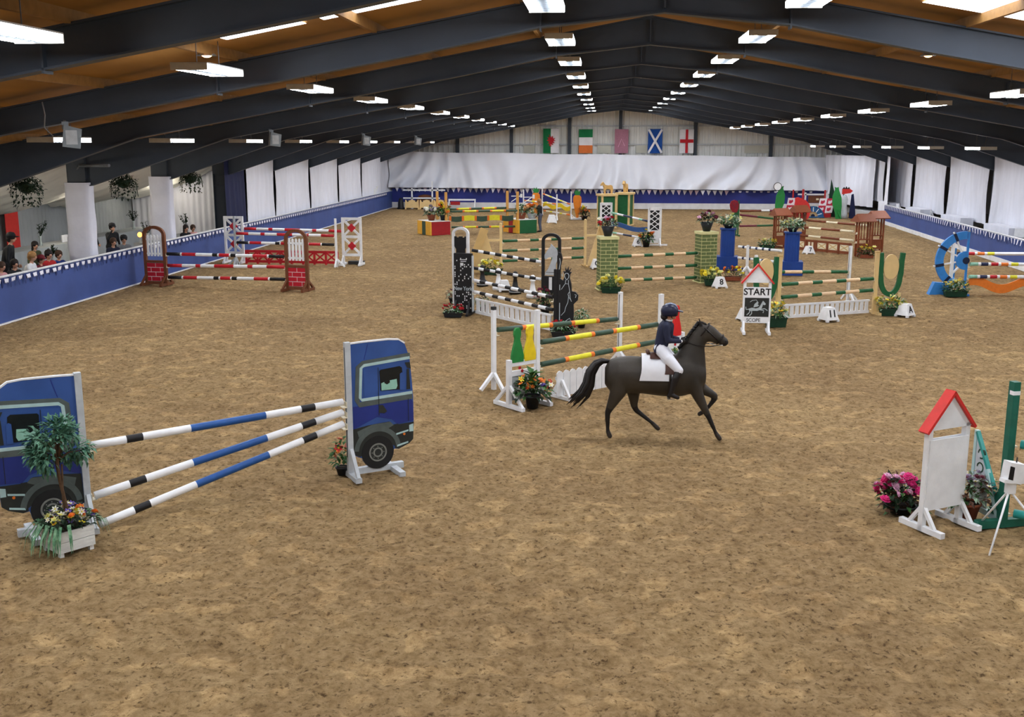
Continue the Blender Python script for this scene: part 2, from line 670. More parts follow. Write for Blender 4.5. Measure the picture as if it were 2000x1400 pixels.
def ramp(src, stops):
    r = nt.nodes.new('ShaderNodeValToRGB')
    el = r.color_ramp.elements
    el[0].position, el[0].color = stops[0][0], lin(stops[0][1])
    el[1].position, el[1].color = stops[-1][0], lin(stops[-1][1])
    for p, c in stops[1:-1]:
        e = el.new(p)
        e.color = lin(c)
    nt.links.new(src.outputs['Fac'], r.inputs['Fac'])
    return r


def mixc(a, b, mode, fac):
    m = nt.nodes.new('ShaderNodeMix')
    m.data_type = 'RGBA'
    m.blend_type = mode
    m.inputs['Factor'].default_value = fac
    nt.links.new(a.outputs[0] if a.bl_idname != 'ShaderNodeMix' else a.outputs[2], m.inputs[6])
    nt.links.new(b.outputs[0] if b.bl_idname != 'ShaderNodeMix' else b.outputs[2], m.inputs[7])
    return m


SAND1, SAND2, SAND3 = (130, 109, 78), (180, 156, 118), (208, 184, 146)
c1 = ramp(nz(11.0, 8, 0.72), [(0.28, SAND1), (0.48, SAND2), (0.70, SAND3)])  # darkest tone paints the shade of pits between clods into the sand
c2 = ramp(nz(0.3, 3), [(0.3, (222, 214, 206)), (0.7, (255, 250, 240))])
c3 = ramp(nz(17.0, 4, 0.7), [(0.33, (118, 106, 90)), (0.45, (255, 255, 255))])  # dark specks: shadowed pits put into the colour
c5 = ramp(nz(2.6, 2, 0.4), [(0.56, (226, 224, 220)), (0.62, (255, 252, 246))])
c4 = ramp(nz(4.5, 4, 0.6), [(0.34, (226, 222, 216)), (0.6, (255, 255, 255))])
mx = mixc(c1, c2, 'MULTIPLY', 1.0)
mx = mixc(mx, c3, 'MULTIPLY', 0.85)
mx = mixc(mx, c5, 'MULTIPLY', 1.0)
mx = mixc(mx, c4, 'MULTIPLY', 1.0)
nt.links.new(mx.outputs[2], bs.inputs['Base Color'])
nb = nz(30.0, 5, 0.7)
bp = nt.nodes.new('ShaderNodeBump')
bp.inputs['Strength'].default_value = 0.8
bp.inputs['Distance'].default_value = 0.03
nt.links.new(nb.outputs['Fac'], bp.inputs['Height'])
nt.links.new(bp.outputs['Normal'], bs.inputs['Normal'])
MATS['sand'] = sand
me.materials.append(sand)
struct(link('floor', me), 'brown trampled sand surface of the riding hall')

# gallery floor beside the arena and walkway on the other side
o = B('wall_plain').bb(-24, -16.0, Y_BACK, Y_FAR, -0.3, 0.15).build('floor_gallery')
struct(o, 'pale floor of the spectator gallery behind the barrier')
o = B('wall_plain').bb(16.9, 24, Y_BACK, Y_FAR, -0.3, 0.35).build('floor_walkway')
struct(o, 'pale floor of the walkway behind the right barrier')

# ---- roof: two sloping linings, purlins as parts, rooflights as windows
for side, x0, x1 in (('left', RIDGE, -24.0), ('right', RIDGE, 26.0)):
    mb = B('roof_lining')
    mb.add([(x0, Y_BACK, roof_z(x0)), (x1, Y_BACK, roof_z(x1)), (x1, Y_FAR, roof_z(x1)), (x0, Y_FAR, roof_z(x0)),
            (x0, Y_BACK, roof_z(x0) + .12), (x1, Y_BACK, roof_z(x1) + .12), (x1, Y_FAR, roof_z(x1) + .12), (x0, Y_FAR, roof_z(x0) + .12)],
           [(0, 1, 2, 3), (4, 7, 6, 5), (0, 4, 5, 1), (1, 5, 6, 2), (2, 6, 7, 3), (3, 7, 4, 0)])
    ceil = struct(mb.build('ceiling_' + side), 'tan insulated roof lining on the %s slope' % side)
    for k in range(1, 9):
        x = x0 + (x1 - x0) * k / 9.6
        B('purlin').bb(x - .04, x + .04, Y_BACK, Y_FAR, roof_z(x) - .17, roof_z(x) + .01).build('purlin', ceil)

wi = 1
for (xa, xb, ya, yb) in ((-6.4, -5.02, 17.1, 17.95), (-4.72, -2.6, 17.1, 17.95), (5.2, 9.5, 17.1, 18.8)):
    mb = B('rooflight')
    mb.add([(xa, ya, roof_z(xa) - .02), (xb, ya, roof_z(xb) - .02), (xb, yb, roof_z(xb) - .02), (xa, yb, roof_z(xa) - .02)], [(0, 1, 2, 3)])
    o = struct(mb.build('window_%d' % wi), 'bright translucent rooflight sheet in the roof slope')
    wi += 1

# ---- portal frames: deep dark steel rafters with haunches, columns on both sides
LOW = [(0.0, 6.98), (2.2, 6.74), (4.6, 6.27), (12.6, 4.85), (17.0, 3.42)]


def rafter_mesh(s):
    mb = B('frame_steel')
    xsr = [d for d, z in LOW] + [17.3]
    low = [z for d, z in LOW] + [3.36]
    xs_ = [RIDGE + s * d for d in xsr]
    # web
    topz = [roof_z(x) - 0.17 for x in xs_]
    n = len(xs_)
    vs = [(x, -.02, z) for x, z in zip(xs_, low)] + [(x, -.02, z) for x, z in zip(xs_, topz)]
    vs += [(x, .02, z) for x, z in zip(xs_, low)] + [(x, .02, z) for x, z in zip(xs_, topz)]
    fs = []
    for i in range(n - 1):
        fs += [(i, i + 1, n + i + 1, n + i), (2 * n + i, 3 * n + i, 3 * n + i + 1, 2 * n + i + 1)]
    mb.add(vs, fs)
    for i in range(n - 1):      # flanges
        mb.bar((xs_[i], 0, low[i]), (xs_[i + 1], 0, low[i + 1]), .24, .03, (0, 0, 1))
        mb.bar((xs_[i], 0, topz[i]), (xs_[i + 1], 0, topz[i + 1]), .24, .03, (0, 0, 1))
    return mb.mesh('rafter')


raf = {s: rafter_mesh(s) for s in (-1, 1)}
colm = {}
for s in (-1, 1):
    mb = B('frame_steel')
    xc = -16.45 if s < 0 else 18.1
    zt = 4.35 if s < 0 else 4.2
    mb.bb(xc - .02 - .28, xc + .28, -.02, .02, 0, zt)
    mb.bb(xc - .30, xc - .27, -.13, .13, 0, zt).bb(xc + .27, xc + .30, -.13, .13, 0, 3.6).bb(xc - .3, xc + .3, -.13, .13, 3.42, zt)
    mb.bb(xc - .3, xc + .3, -.12, .12, 2.9, 2.93)
    colm[s] = mb.mesh('column')
stf = B('frame_steel').bb(-.015, .015, -.12, .12, -.24, .24).mesh('stiffener')
for i, y in enumerate(FRAMES):
    t = bpy.data.objects.new('trim_%d' % (i + 1), None)
    COL.objects.link(t)
    t.location = (0, y, 0)
    struct(t, 'dark grey steel portal frame spanning the hall')
    for s in (-1, 1):
        link('rafter', raf[s], t)
        link('column', colm[s], t)
        for d in (2.2, 8.2):
            x = RIDGE + s * d
            link('stiffener', stf, t, (x, 0, roof_z(x) - .47))
    link('stiffener', stf, t, (RIDGE, 0, roof_z(RIDGE) - .5))
# eaves beams along the columns
for s, x in ((-1, -16.75), (1, 18.4)):
    o = B('frame_steel').bb(x - .06, x + .06, Y_BACK, Y_FAR, 4.15, 4.42).build('trim_%d' % (len(FRAMES) + (1 if s < 0 else 2)))
    struct(o, 'dark eaves beam along the column tops')

# ---- far gable wall of ribbed white sheeting
mb = B('wall_sheet')
x = -24.0
prof = []
while x < 26:
    prof += [(x, 0), (x + .2, 0), (x + .24, -.045), (x + .34, -.045), (x + .38, 0)]
    x += .38
n = len(prof)
mb.add([(a, Y_FAR + b, 0) for a, b in prof] + [(a, Y_FAR + b, roof_z(a)) for a, b in prof], [(i, i + 1, n + i + 1, n + i) for i in range(n - 1)])
wall_far = struct(mb.build('wall_far'), 'ribbed white sheet gable wall at the far end')
for x in (-10.9, -6.9, -2.65, 1.06, 6.45, 11.85):
    B('frame_steel').bb(x - .12, x + .12, Y_FAR - .32, Y_FAR - .06, 0, roof_z(x) - .1).build('gable_post', wall_far)
for z in (4.62, 5.95):
    hw = (7.7 - z) / .182
    B('grey_white').bb(max(-14, RIDGE - hw), min(17, RIDGE + hw), Y_FAR - .14, Y_FAR - .05, z - .05, z + .05).build('cladding_rail', wall_far)
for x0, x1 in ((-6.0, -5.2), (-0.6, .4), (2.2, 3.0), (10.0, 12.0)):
    B('sheet_buff').bb(x0, x1, Y_FAR - .1, Y_FAR - .05, 4.0, 4.56).build('sheet_patch', wall_far)  # buff patches, a little darker than the white sheeting
o = B('wall_plain').bb(-24, 26, Y_BACK - .2, Y_BACK, 0, 8).build('wall_back')
struct(o, 'plain wall behind the viewing gallery')
o = B('wall_plain').bb(-24.2, -24, Y_BACK, Y_FAR, 0, 4).build('wall_left')
struct(o, 'outer wall behind the spectator gallery')
o = B('wall_plain').bb(24, 24.2, Y_BACK, Y_FAR, 0, 4.5).build('wall_right')
struct(o, 'outer wall behind the right walkway')


# ---- cloth-covered barriers
def barrier(name, label, path, h, m, kick=0.12, wave=0.015, rail=True):
    t = thing(name, label, 'barrier', (path[0][0], path[0][1], 0))
    x0, y0 = path[0]
    P = [Vector((a - x0, b - y0)) for a, b in path]
    pts = []
    for a, b in zip(P[:-1], P[1:]):
        k = max(2, int((b - a).length / .25))
        pts += [a + (b - a) * i / k for i in range(k)]
    pts.append(P[-1])
    mb = B(m)
    rows = 7
    vs, fs = [], []
    for i, p in enumerate(pts):
        d = (pts[min(i + 1, len(pts) - 1)] - pts[max(i - 1, 0)]).normalized()
        q = Vector((-d.y, d.x))
        for r in range(rows):
            z = h * r / (rows - 1)
            s = wave * (mnoise.noise(Vector((i * .25 * .9, z * 1.1, 3.1))) + .6 * mnoise.noise(Vector((i * .25 * 2.3, z * .5, 8.1)))) * (0.3 + r / (rows - 1.0)) 
            vs.append((p.x + q.x * s, p.y + q.y * s, z))
    for i in range(len(pts) - 1):
        for r in range(rows - 1):
            fs.append((i * rows + r, (i + 1) * rows + r, (i + 1) * rows + r + 1, i * rows + r + 1))
    mb.add(vs, fs, True)
    mb.build('cloth', t)
    for k, (a, b) in enumerate(zip(P[:-1], P[1:])):
        if rail:
            B('white').bar((a.x, a.y, h + .012), (b.x, b.y, h + .012), .07, .03).build('top_rail', t)
        B('kick_white').bar((a.x, a.y, kick / 2), (b.x, b.y, kick / 2), .09, kick).build('kick_board', t)
    return t


bar_l = barrier('arena_barrier', 'long blue cloth arena barrier with white rail in front of the spectators', [(-15.8, 6.0), (-15.8, 78.0)], 1.25, 'barrier_blue', .04)
RB = [(15.3, 6.0), (15.62, 38.0), (16.1, 51.0), (16.58, 64.6)]
bar_r = barrier('arena_barrier', 'slightly curved blue cloth barrier with tall white kick board on the right side', RB, 1.14, 'barrier_blue', .2)
bar_f = barrier('arena_barrier', 'deep blue barrier with white kick board across the far end wall', [(-15.8, 78.0), (17.2, 78.0)], 1.42, 'barrier_far', .42, rail=False)

# pennants along the barriers
pen_sq = B('pennant_white').prism([(-.10, -.035), (.10, -.035), (.075, -.15), (.03, -.12), (0, -.16), (-.03, -.12), (-.075, -.15)], -.004, .004).mesh('pennant')
pen_dk = B('pennant_navy').prism([(-.05, 0), (.05, 0), (.03, -.24), (-.02, -.28)], -.003, .003).mesh('ribbon')
pen_tri = B('pennant_white').prism([(-.16, 0), (.16, 0), (.01, -.36)], -.004, .004).mesh('pennant')
pen_trp = B('pennant_pink').prism([(-.16, 0), (.16, 0), (-.01, -.36)], -.004, .004).mesh('pennant')
pen_nar = B('pennant_white').prism([(-.05, 0), (.05, 0), (.03, -.2), (-.03, -.2)], -.004, .004).mesh('pennant')


def bunting(label, pts, meshes, step, near, rz, sag=0.0, jit=.25, seed=1):
    """string with pennants; pennants within `near` are single parts, the tiny rest one stuff part"""
    rnd = random.Random(seed)
    p0 = Vector(pts[0])
    t = thing('bunting', label, 'bunting', tuple(p0))
    B('white').tube([Vector(p) - p0 for p in pts], .006, 5).build('cord', t)
    far_mb = MB()
    L = 0
    for a, b in zip(pts[:-1], pts[1:]):
        a, b = Vector(a), Vector(b)
        n = int((b - a).length / step)
        for i in range(n):
            p = a + (b - a) * ((i + .5) / n)
            me_ = meshes[rnd.randrange(len(meshes))] if len(meshes) > 2 else meshes[i % len(meshes)]
            p.z -= .008
            if near(p):
                o = link('pennant', me_, t, p - p0, rz)
                o.rotation_euler = (rnd.uniform(-jit, jit), rnd.uniform(-.1, .1), rz)
            else:
                r = Matrix.Rotation(rz, 3, 'Z')
                far_mb.use(me_.materials[0].name)
                far_mb.add([r @ v.co + (p - p0) for v in me_.vertices], [list(f.vertices) for f in me_.polygons])
    if far_mb.v:
        far_mb.build('pennant_row', t, stuff=True)
    return t


bunting('white scalloped pennants hung along the spectators\' blue barrier', [(-15.755, 20.0, 1.235), (-15.755, 44.0, 1.235), (-15.755, 62, 1.2), (-15.755, 76, 1.2)], [pen_sq, pen_dk], .175, lambda p: 25 < p.y < 46, PI / 2)
RBs = [(x - .06, y, 1.12) for x, y in RB]
bunting('narrow pale pennants along the curved blue barrier on the right', RBs[1:], [pen_nar, pen_dk], .19, lambda p: p.y < 52, PI / 2 - .036, seed=4)
bunting('triangular white and pink pennants across the far blue barrier', [(-15.6, 77.9, 1.56), (-8, 77.88, 1.47), (0, 77.88, 1.40), (9.0, 77.88, 1.36)], [pen_tri, pen_tri, pen_trp], .42, lambda p: True, 0, seed=2)
bunting('row of small square white pennants at the far end, right of the triangular ones', [(9.0, 77.88, 1.36), (15.0, 77.88, 1.37)], [pen_sq], .5, lambda p: True, 0, seed=5)

# ---- long white drape on the far wall
mb = B('drape_white')
xs_ = np.linspace(-15.9, 17.3, 330)
zs_ = np.linspace(0, 1, 16)
vs, fs = [], []
for i, x in enumerate(xs_):
    ztop = 4.12 - .012 * (x + 15) - .05 * abs(math.sin(x * .45))
    zbot = 1.52 - .004 * (x + 15)
    for r, q in enumerate(zs_):
        z = zbot + (ztop - zbot) * q
        k = (1 - q)
        sh = x + 1.5 * q * math.sin(x * .5) + .8 * k * k
        amp = .07 + .20 * k
        y = amp * math.sin(sh * 3.1 + 2.2 * k * math.sin(x * .33)) + .06 * k * math.sin(sh * 7.3 + q * 3) + .10 * k * mnoise.noise(Vector((x * 1.2, q * 2, 0)))
        vs.append((x, 77.72 - .3 * k + y * 1.1, z))
R_ = len(zs_)
for i in range(len(xs_) - 1):
    for r in range(R_ - 1):
        fs.append((i * R_ + r, (i + 1) * R_ + r, (i + 1) * R_ + r + 1, i * R_ + r + 1))
mb.add(vs, fs, True)
o = mb.build('drape')
tag(o, 'long white fabric drape with slanting folds across the far end wall', 'drape')


def curtain(name, label, a, b, z0, z1, m, pleat=.35, amp=.05, parent=None, group=None, ztop=None, edge=0.0):
    """hanging cloth from a to b (ground points)"""
    a, b = Vector(a), Vector(b)
    L = (b - a).length
    d = (b - a) / L
    q = Vector((-d.y, d.x))
    n = max(8, int(L / pleat * 5))
    mb = B(m)
    rows = 8
    vs, fs = [], []
    seed = random.random() * 50
    for i in range(n + 1):
        u = i / n
        for r in range(rows):
            w = r / (rows - 1)
            zt = z1 if ztop is None else z1 + (ztop - z1) * u
            z = z0 + (zt - z0) * w
            s = amp * (.4 + .6 * (1 - w)) * math.sin(u * L / pleat * 2 * PI + .8 * math.sin(seed + u * 9)) + amp * 1.5 * mnoise.noise(Vector((u * L * .8, w * 1.5, seed)))
            uu = u + edge * math.sin(w * PI) * (0.5 - u) * 2
            p = a + d * (L * uu) + q * s
            vs.append((p.x - a.x, p.y - a.y, z))
    for i in range(n):
        for r in range(rows - 1):
            fs.append((i * rows + r, (i + 1) * rows + r, (i + 1) * rows + r + 1, i * rows + r + 1))
    mb.add(vs, fs, True)
    o = mb.build(name, parent, (a.x, a.y, 0) if parent is None else (a.x, a.y, 0))
    if label:
        tag(o, label, 'curtain', group)
    return o


random.seed(3)
# left side: white cloth panels between the columns beyond the gallery
ordn = ['first', 'second', 'third', 'fourth', 'fifth', 'sixth']
lf = [y for y in FRAMES if y > 43]
for i, (ya, yb) in enumerate(zip(lf[:-1], lf[1:])):
    ya2 = ya + (2.0 if i == 0 else .04)
    curtain('cloth_panel', 'white cloth panel between the left columns, %s from the blue drape' % ordn[i], (-16.05, ya2), (-16.05, yb - .12), 1.05, 4.3, 'panel_white', .9, .03, edge=.025)
curtain('cloth_panel', 'white cloth panel in the far left corner behind the barrier', (-16.35, 75.6), (-15.9, 78.0), 1.0, 4.4, 'panel_white', .7, .05)
curtain('drape', 'dark navy drape hanging beside the end of the spectator gallery', (-16.04, 43.9), (-16.04, 46.35), .15, 4.3, 'drape_navy', .5, .05)
# right side
rf = [y for y in FRAMES if y > 37]
for i, (ya, yb) in enumerate(zip(rf[:-1], rf[1:])):
    far = len(rf) - 2 - i
    curtain('cloth_panel', 'white cloth panel between the right columns, %s from the far end' % ordn[min(far, 5)], (17.72, ya + .42), (17.72, yb - .12), 1.0, 4.2, 'panel_white', .9, .04, edge=.03)
curtain('entrance_curtain', 'tall white curtain beside the end of the curved right barrier', (16.75, 64.9), (17.7, 68.9), .36, 3.9, 'panel_white', .6, .07)
curtain('entrance_curtain', 'white curtain gathered in the far right corner behind the green cut-out', (15.6, 77.4), (17.4, 71.0), .6, 3.9, 'panel_white', .8, .12)

# ---- spectator gallery lining
t = thing('gallery_lining', 'cream swagged fabric ceiling over the spectator gallery', 'fabric ceiling', (-16.7, 14, 0))
mb = B('swag_cream')
nxg, nyg = 26, 260
vs, fs = [], []
for j in range(nyg + 1):
    y = 14.0 + 34.0 * j / nyg
    ph = ((y - 1.05) / BAY) % 1.0
    sag = math.sin(ph * PI) ** .8
    for i in range(nxg + 1):
        u = i / nxg
        x = -16.7 - 5.0 * u
        z = 4.12 - 1.55 * u ** .85 - .30 * sag * math.sin(u * PI) ** .7 - .30 * sag * u + .06 * math.sin(y * 6.5 + u * 5 + 2 * math.sin(y * .9)) * (.4 + .6 * u) + .03 * math.sin(y * 15 + u * 3)
        vs.append((x + 16.7, y - 14.0, z))
for j in range(nyg):
    for i in range(nxg):
        a = j * (nxg + 1) + i
        fs.append((a, a + 1, a + nxg + 2, a + nxg + 1))
mb.add(vs, fs, True)
mb.build('swag', t)
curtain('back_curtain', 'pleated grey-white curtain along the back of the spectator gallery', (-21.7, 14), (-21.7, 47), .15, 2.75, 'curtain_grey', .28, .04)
curtain('end_curtain', 'bright white pleated curtain closing the end of the spectator gallery', (-21.6, 46.9), (-16.8, 46.6), .15, 4.3, 'panel_white', .3, .04)

# ================================================================== LIGHTS AND THINGS UNDER THE ROOF
def make_light():
    t = thing('hanging_light', 'x', 'light')
    mb = B('light_case')
    mb.bb(-.30, .30, -.85, .85, .10, .12)
    mb.use('light_end').bb(-.30, .30, -.86, -.84, 0, .11).bb(-.30, .30, .84, .86, 0, .11)
    mb.build('housing', t)
    for s in (-1, 1):
        B('lamp_side').add([(s * .299, -s * .84, .03), (s * .299, s * .84, .03), (s * .299, s * .84, .10), (s * .299, -s * .84, .10)], [(0, 1, 2, 3)]).build('side_diffuser', t)
        B('lamp_tube').add([(s * .19 - .085, -.8, .01), (s * .19 - .085, .8, .01), (s * .19 + .085, .8, .01), (s * .19 + .085, -.8, .01)], [(0, 1, 2, 3)]).build('lamp_panel', t)
    mb = B('louvre').bb(-.10, .10, -.82, .82, .05, .06)
    for k in range(11):
        y = -.75 + k * .15
        mb.bb(-.10, .10, y - .01, y + .01, .0, .05)
    mb.build('louvre', t)
    return t


ORD = ['nearest', 'second from', 'third from', 'fourth from', 'fifth from', 'sixth from', 'seventh from', 'eighth from', 'ninth from', 'tenth from', 'eleventh from', 'twelfth from', 'thirteenth from']
rows = [(-1.02, 6.85, -1.05, 'just left of the roof ridge', 'lights left of the ridge', 2),
        (3.2, 6.88, -1.05, 'just right of the roof ridge', 'lights right of the ridge', 2),
        (-6.6, 5.84, -1.05, 'midway up the left roof slope', 'lights midway up the left slope', 2),
        (8.7, 5.68, -1.05, 'midway up the right roof slope', 'lights midway up the right slope', 2),
        (-12.1, 4.72, -1.9, 'low over the left side', 'lights low over the left side', 2),
        (14.0, 4.46, -1.9, 'low over the right side', 'lights low over the right side', 2)]
proto = make_light()
first = True
for x, z, off, txt, grp, _ in rows:
    for k in range(0, 13):
        y = 6.2 * k + off
        if y > 76 or y < -3:
            continue
        o = proto if first else copy_tree(proto)
        first = False
        o.location = (x, y, z)
        o['label'] = 'white hanging light %s, %s the far wall' % (txt, ORD[12 - k])
        o['group'] = grp
        zr = roof_z(x) - z
        for s in (-1, 1):
            mb = B('wire').cyl((0, s * .5, .14), (0, s * .5, zr), .008, n=5)
            mb.build('wire', o)

# loudspeakers on the left rafters
for i, (sx_, y, sz_, lab) in enumerate(((-10.0, 19.65, 4.92, 'grey loudspeaker nearest the viewer on the left rafters'), (-10.0, 32.05, 4.92, 'grey loudspeaker on the left rafters, second from the viewer'), (-10.0, 44.45, 4.92, 'grey loudspeaker on the left rafters, third from the viewer'), (-10.0, 56.85, 4.92, 'small grey loudspeaker on the left rafters nearest the far wall'))):
    t = thing('loudspeaker', lab, 'speaker', (sx_, y - .30, sz_ - .08), .5)
    mb = B('speaker_grey')
    mb.prism([(-.17, -.2), (.14, -.24), (.19, .12), (-.12, .2)], -.14, .14).build('cabinet', t)
    B('grey_white').bb(-.10, .10, -.146, -.14, -.16, .1).build('grille', t)
    B('speaker_grey').bb(-.15, -.03, -.02, .04, .12, .26).bar((-.09, 0, .24), (-.09, .28, .27), .05).build('bracket', t)
    if i == 0:
        B('wire').tube([(-.16, .05, .0), (-.3, .08, -.02), (-.45, .14, .15), (-.42, .2, .38), (-.45, .22, .62)], .012, 6).build('cable', t)
# small plug box on the rafter by the speaker cable
# short warm reflector bulbs by the ridge side of the frames
for (x, y, lab) in ((-6.9, 18.3, 'orange glowing heater lamp under the roof left of the ridge'), (6.9, 24.2, 'orange glowing heater lamp under the roof right of the ridge')):
    t = thing('heater_lamp', lab, 'lamp', (x, y, roof_z(x) - .16))
    B('steel').lathe([(.04, .15), (.05, .1), (.16, .02), (.17, 0)], n=14).build('reflector', t)
    B('warm_lamp').ball((0, 0, .03), (.1, .1, .06)).build('bulb', t)
# dark bracket arm on the first gallery column
o = B('louvre').cyl((0, 0, 0), (1.2, -.5, 0.02), .05, n=10).cyl((0, 0, 0), (-.25, .1, -.25), .03, n=6).build('conduit_arm', None, (-16.3, 31.9, 4.02))
tag(o, 'grey tube arm fixed across the top of the wrapped column', 'tube')


def wrap(label, x, y):
    mb = B('wrap_white')
    n, rows_ = 28, 16
    vs, fs = [], []
    rnd = random.Random(int(y * 10))
    for r in range(rows_ + 1):
        z = 1.0 + (3.5 - 1.0) * r / rows_
        for k in range(n):
            a = 2 * PI * k / n
            ca, sa = math.cos(a), math.sin(a)
            q = 1 / max(abs(ca), abs(sa)) ** .75
            w = 1 + .07 * mnoise.noise(Vector((ca * 1.5, sa * 1.5 + y, z * 1.6))) + (.12 if (z < 1.9) else 0) * max(0, -ca) * abs(math.sin(z * 3))
            vs.append((.40 * ca * q * w, .26 * sa * q * w, z))
    for r in range(rows_):
        for k in range(n):
            fs.append((r * n + k, r * n + (k + 1) % n, (r + 1) * n + (k + 1) % n, (r + 1) * n + k))
    mb.add(vs, fs, True)
    o = mb.build('column_wrap', None, (x, y, 0))
    return tag(o, label, 'cloth')


wrap('white cloth wrapped around the gallery column nearer the viewer', -16.45, 32.05)
wrap('white cloth wrapped around the gallery column by the navy drape', -16.45, 38.25)
wrap('white cloth wrapped around the gallery column at the frame edge', -16.45, 25.85)


def leaf_quad(mb, p, d, L, W, up=Vector((0, 0, 1)), bend=.25):
    """one small folded leaf of four triangles"""
    d = d.normalized()
    s = d.cross(up)
    if s.length < 1e-3:
        s = Vector((1, 0, 0))
    s.normalize()
    nrm = s.cross(d)
    a = p
    b = p + d * L * .5 + s * W * .5 + nrm * L * .06
    c = p + d * L - nrm * L * bend
    e = p + d * L * .5 - s * W * .5 + nrm * L * .06
    mid = p + d * L * .5 - nrm * L * .03
    mb.add([a, b, c, e, mid], [(0, 4, 1), (1, 4, 2), (2, 4, 3), (3, 4, 0)])


def hanging_basket(label, loc, seed):
    rnd = random.Random(seed)
    t = thing('hanging_basket', label, 'plant basket', loc)
    t.scale = (.8, .8, .85)
    B('leaf_dark').lathe([(.05, -.32), (.22, -.24), (.3, -.05), (.32, .0)], n=14).build('basket', t)
    for k in range(3):
        a = k * 2 * PI / 3
        B('wire').cyl((.3 * math.cos(a), .3 * math.sin(a), 0), (0, 0, (roof_z(loc[0]) - loc[2]) / .85), .008, n=5).build('chain', t)
    mb = MB()
    for i in range(520):
        mb.use('leaf_dark')
        a = rnd.uniform(0, 2 * PI)
        rr = rnd.uniform(.1, .55)
        z = .22 - rr * rr * 1.0 + rnd.uniform(-.28, .1)
        if rnd.random() < .3:
            z = rnd.uniform(-.72, .0)
            rr = rnd.uniform(.32, .46)
            a = round(a * 2) / 2.0
        p = Vector((rr * math.cos(a), rr * math.sin(a), z))
        leaf_quad(mb, p, Vector((math.cos(a) + rnd.uniform(-.8, .8), math.sin(a) + rnd.uniform(-.8, .8), rnd.uniform(-1.2, .6))), rnd.uniform(.08, .15), .08)
    mb.build('foliage', t, stuff=True)
    for k in range(7):
        a = rnd.uniform(0, 2 * PI)
        B('leaf_dark').tube([(.3 * math.cos(a), .3 * math.sin(a), .05), (.5 * math.cos(a), .5 * math.sin(a), -.1), (.55 * math.cos(a), .55 * math.sin(a), -rnd.uniform(.3, .7))], .012, 5).build('trailing_stem', t)
    return t


hanging_basket('dark trailing hanging basket nearest the viewer over the gallery', (-16.0, 28.2, 3.6), 1)
hanging_basket('dark trailing hanging basket between the two wrapped columns', (-16.0, 34.2, 3.5), 2)
hanging_basket('dark trailing hanging basket by the bright end curtain', (-16.0, 40.0, 3.45), 3)

# ---- flags on the gable
def flag(label, x, w, h, build):
    t = thing('flag', label, 'flag', (x, Y_FAR - .45, 4.0))
    def surf(m, x0, x1, z0, z1, dy=0.0):
        mb = B(m)
        n = 8
        vs, fs = [], []
        for j in range(7):
            zz = z0 + (z1 - z0) * j / 6
            for i in range(n + 1):
                xx = x0 + (x1 - x0) * i / n
                vs.append((xx, .05 * math.sin(xx * 6 + zz * 1.5 + x) + dy, zz))
        for j in range(6):
            for i in range(n):
                a = j * (n + 1) + i
                fs.append((a, a + 1, a + n + 2, a + n + 1))
        k = len(vs)
        vs += [(p[0], p[1] + .012, p[2]) for p in vs]
        fs += [tuple(q + k for q in f[::-1]) for f in fs]
        return mb.add(vs, fs, True)
    build(t, surf, w, h)
    B('wire').cyl((0, .06, h), (w, .06, h), .02, n=6).build('top_cord', t)
    return t


def wales(t, S, w, h):
    S('flag_green', 0, w * .48, 0, h).build('green_half', t)
    S('flag_white', w * .48, w, 0, h).build('white_half', t)
    # a red dragon, passant, turned with the hanging flag
    D = [(.30, .42), (.46, .36), (.40, .50), (.55, .44), (.50, .58), (.66, .55), (.56, .66), (.72, .70), (.60, .74), (.70, .86), (.56, .82), (.52, .98), (.44, .86),
         (.30, 1.06), (.34, .86), (.20, .90), (.30, .76), (.16, .72), (.32, .64), (.22, .52), (.36, .54)]
    B('flag_red').prism([(a * w * 1.05 + .05 * w, b * h * .72 + .02) for a, b in D], -.075, -.062).build('dragon_emblem', t)


def ireland(t, S, w, h):
    for k, m, n in ((2, 'flag_green', 'green_band'), (1, 'flag_white', 'white_band'), (0, 'flag_orange', 'orange_band')):
        S(m, 0, w, h * k / 3, h * (k + 1) / 3).build(n, t)


def faded(t, S, w, h):
    S('flag_faded', 0, w, 0, h).build('cloth', t)
    B('bloom_palepink').strip([(.25 * w, .25 * h), (.5 * w, .6 * h), (.75 * w, .3 * h)], .05, -.07, -.06).build('pale_emblem', t)


def scotland(t, S, w, h):
    S('flag_blue', 0, w, 0, h).build('blue_field', t)
    B('flag_white').strip([(.03, .03), (w - .03, h - .03)], .15, -.07, -.06).build('saltire_band', t)
    B('flag_white').strip([(.03, h - .03), (w - .03, .03)], .15, -.069, -.059).build('saltire_band', t)


def england(t, S, w, h):
    S('flag_white', 0, w, 0, h).build('white_field', t)
    B('flag_red').bb(w * .41, w * .59, -.072, -.06, .02, h - .02).build('cross_bar', t)
    B('flag_red').bb(.02, w - .02, -.071, -.059, h * .44, h * .58).build('cross_bar', t)


flag('hanging flag, green and white with a red dragon', -4.55, 1.15, 1.75, wales)
flag('hanging flag in green, white and orange bands', -1.95, 1.0, 1.7, ireland)
flag('faded pink hanging flag in the middle of the gable', .65, .98, 1.7, faded)
flag('blue hanging flag with a white diagonal cross', 3.05, 1.02, 1.72, scotland)
flag('white hanging flag with an upright red cross', 5.32, 1.0, 1.7, england)


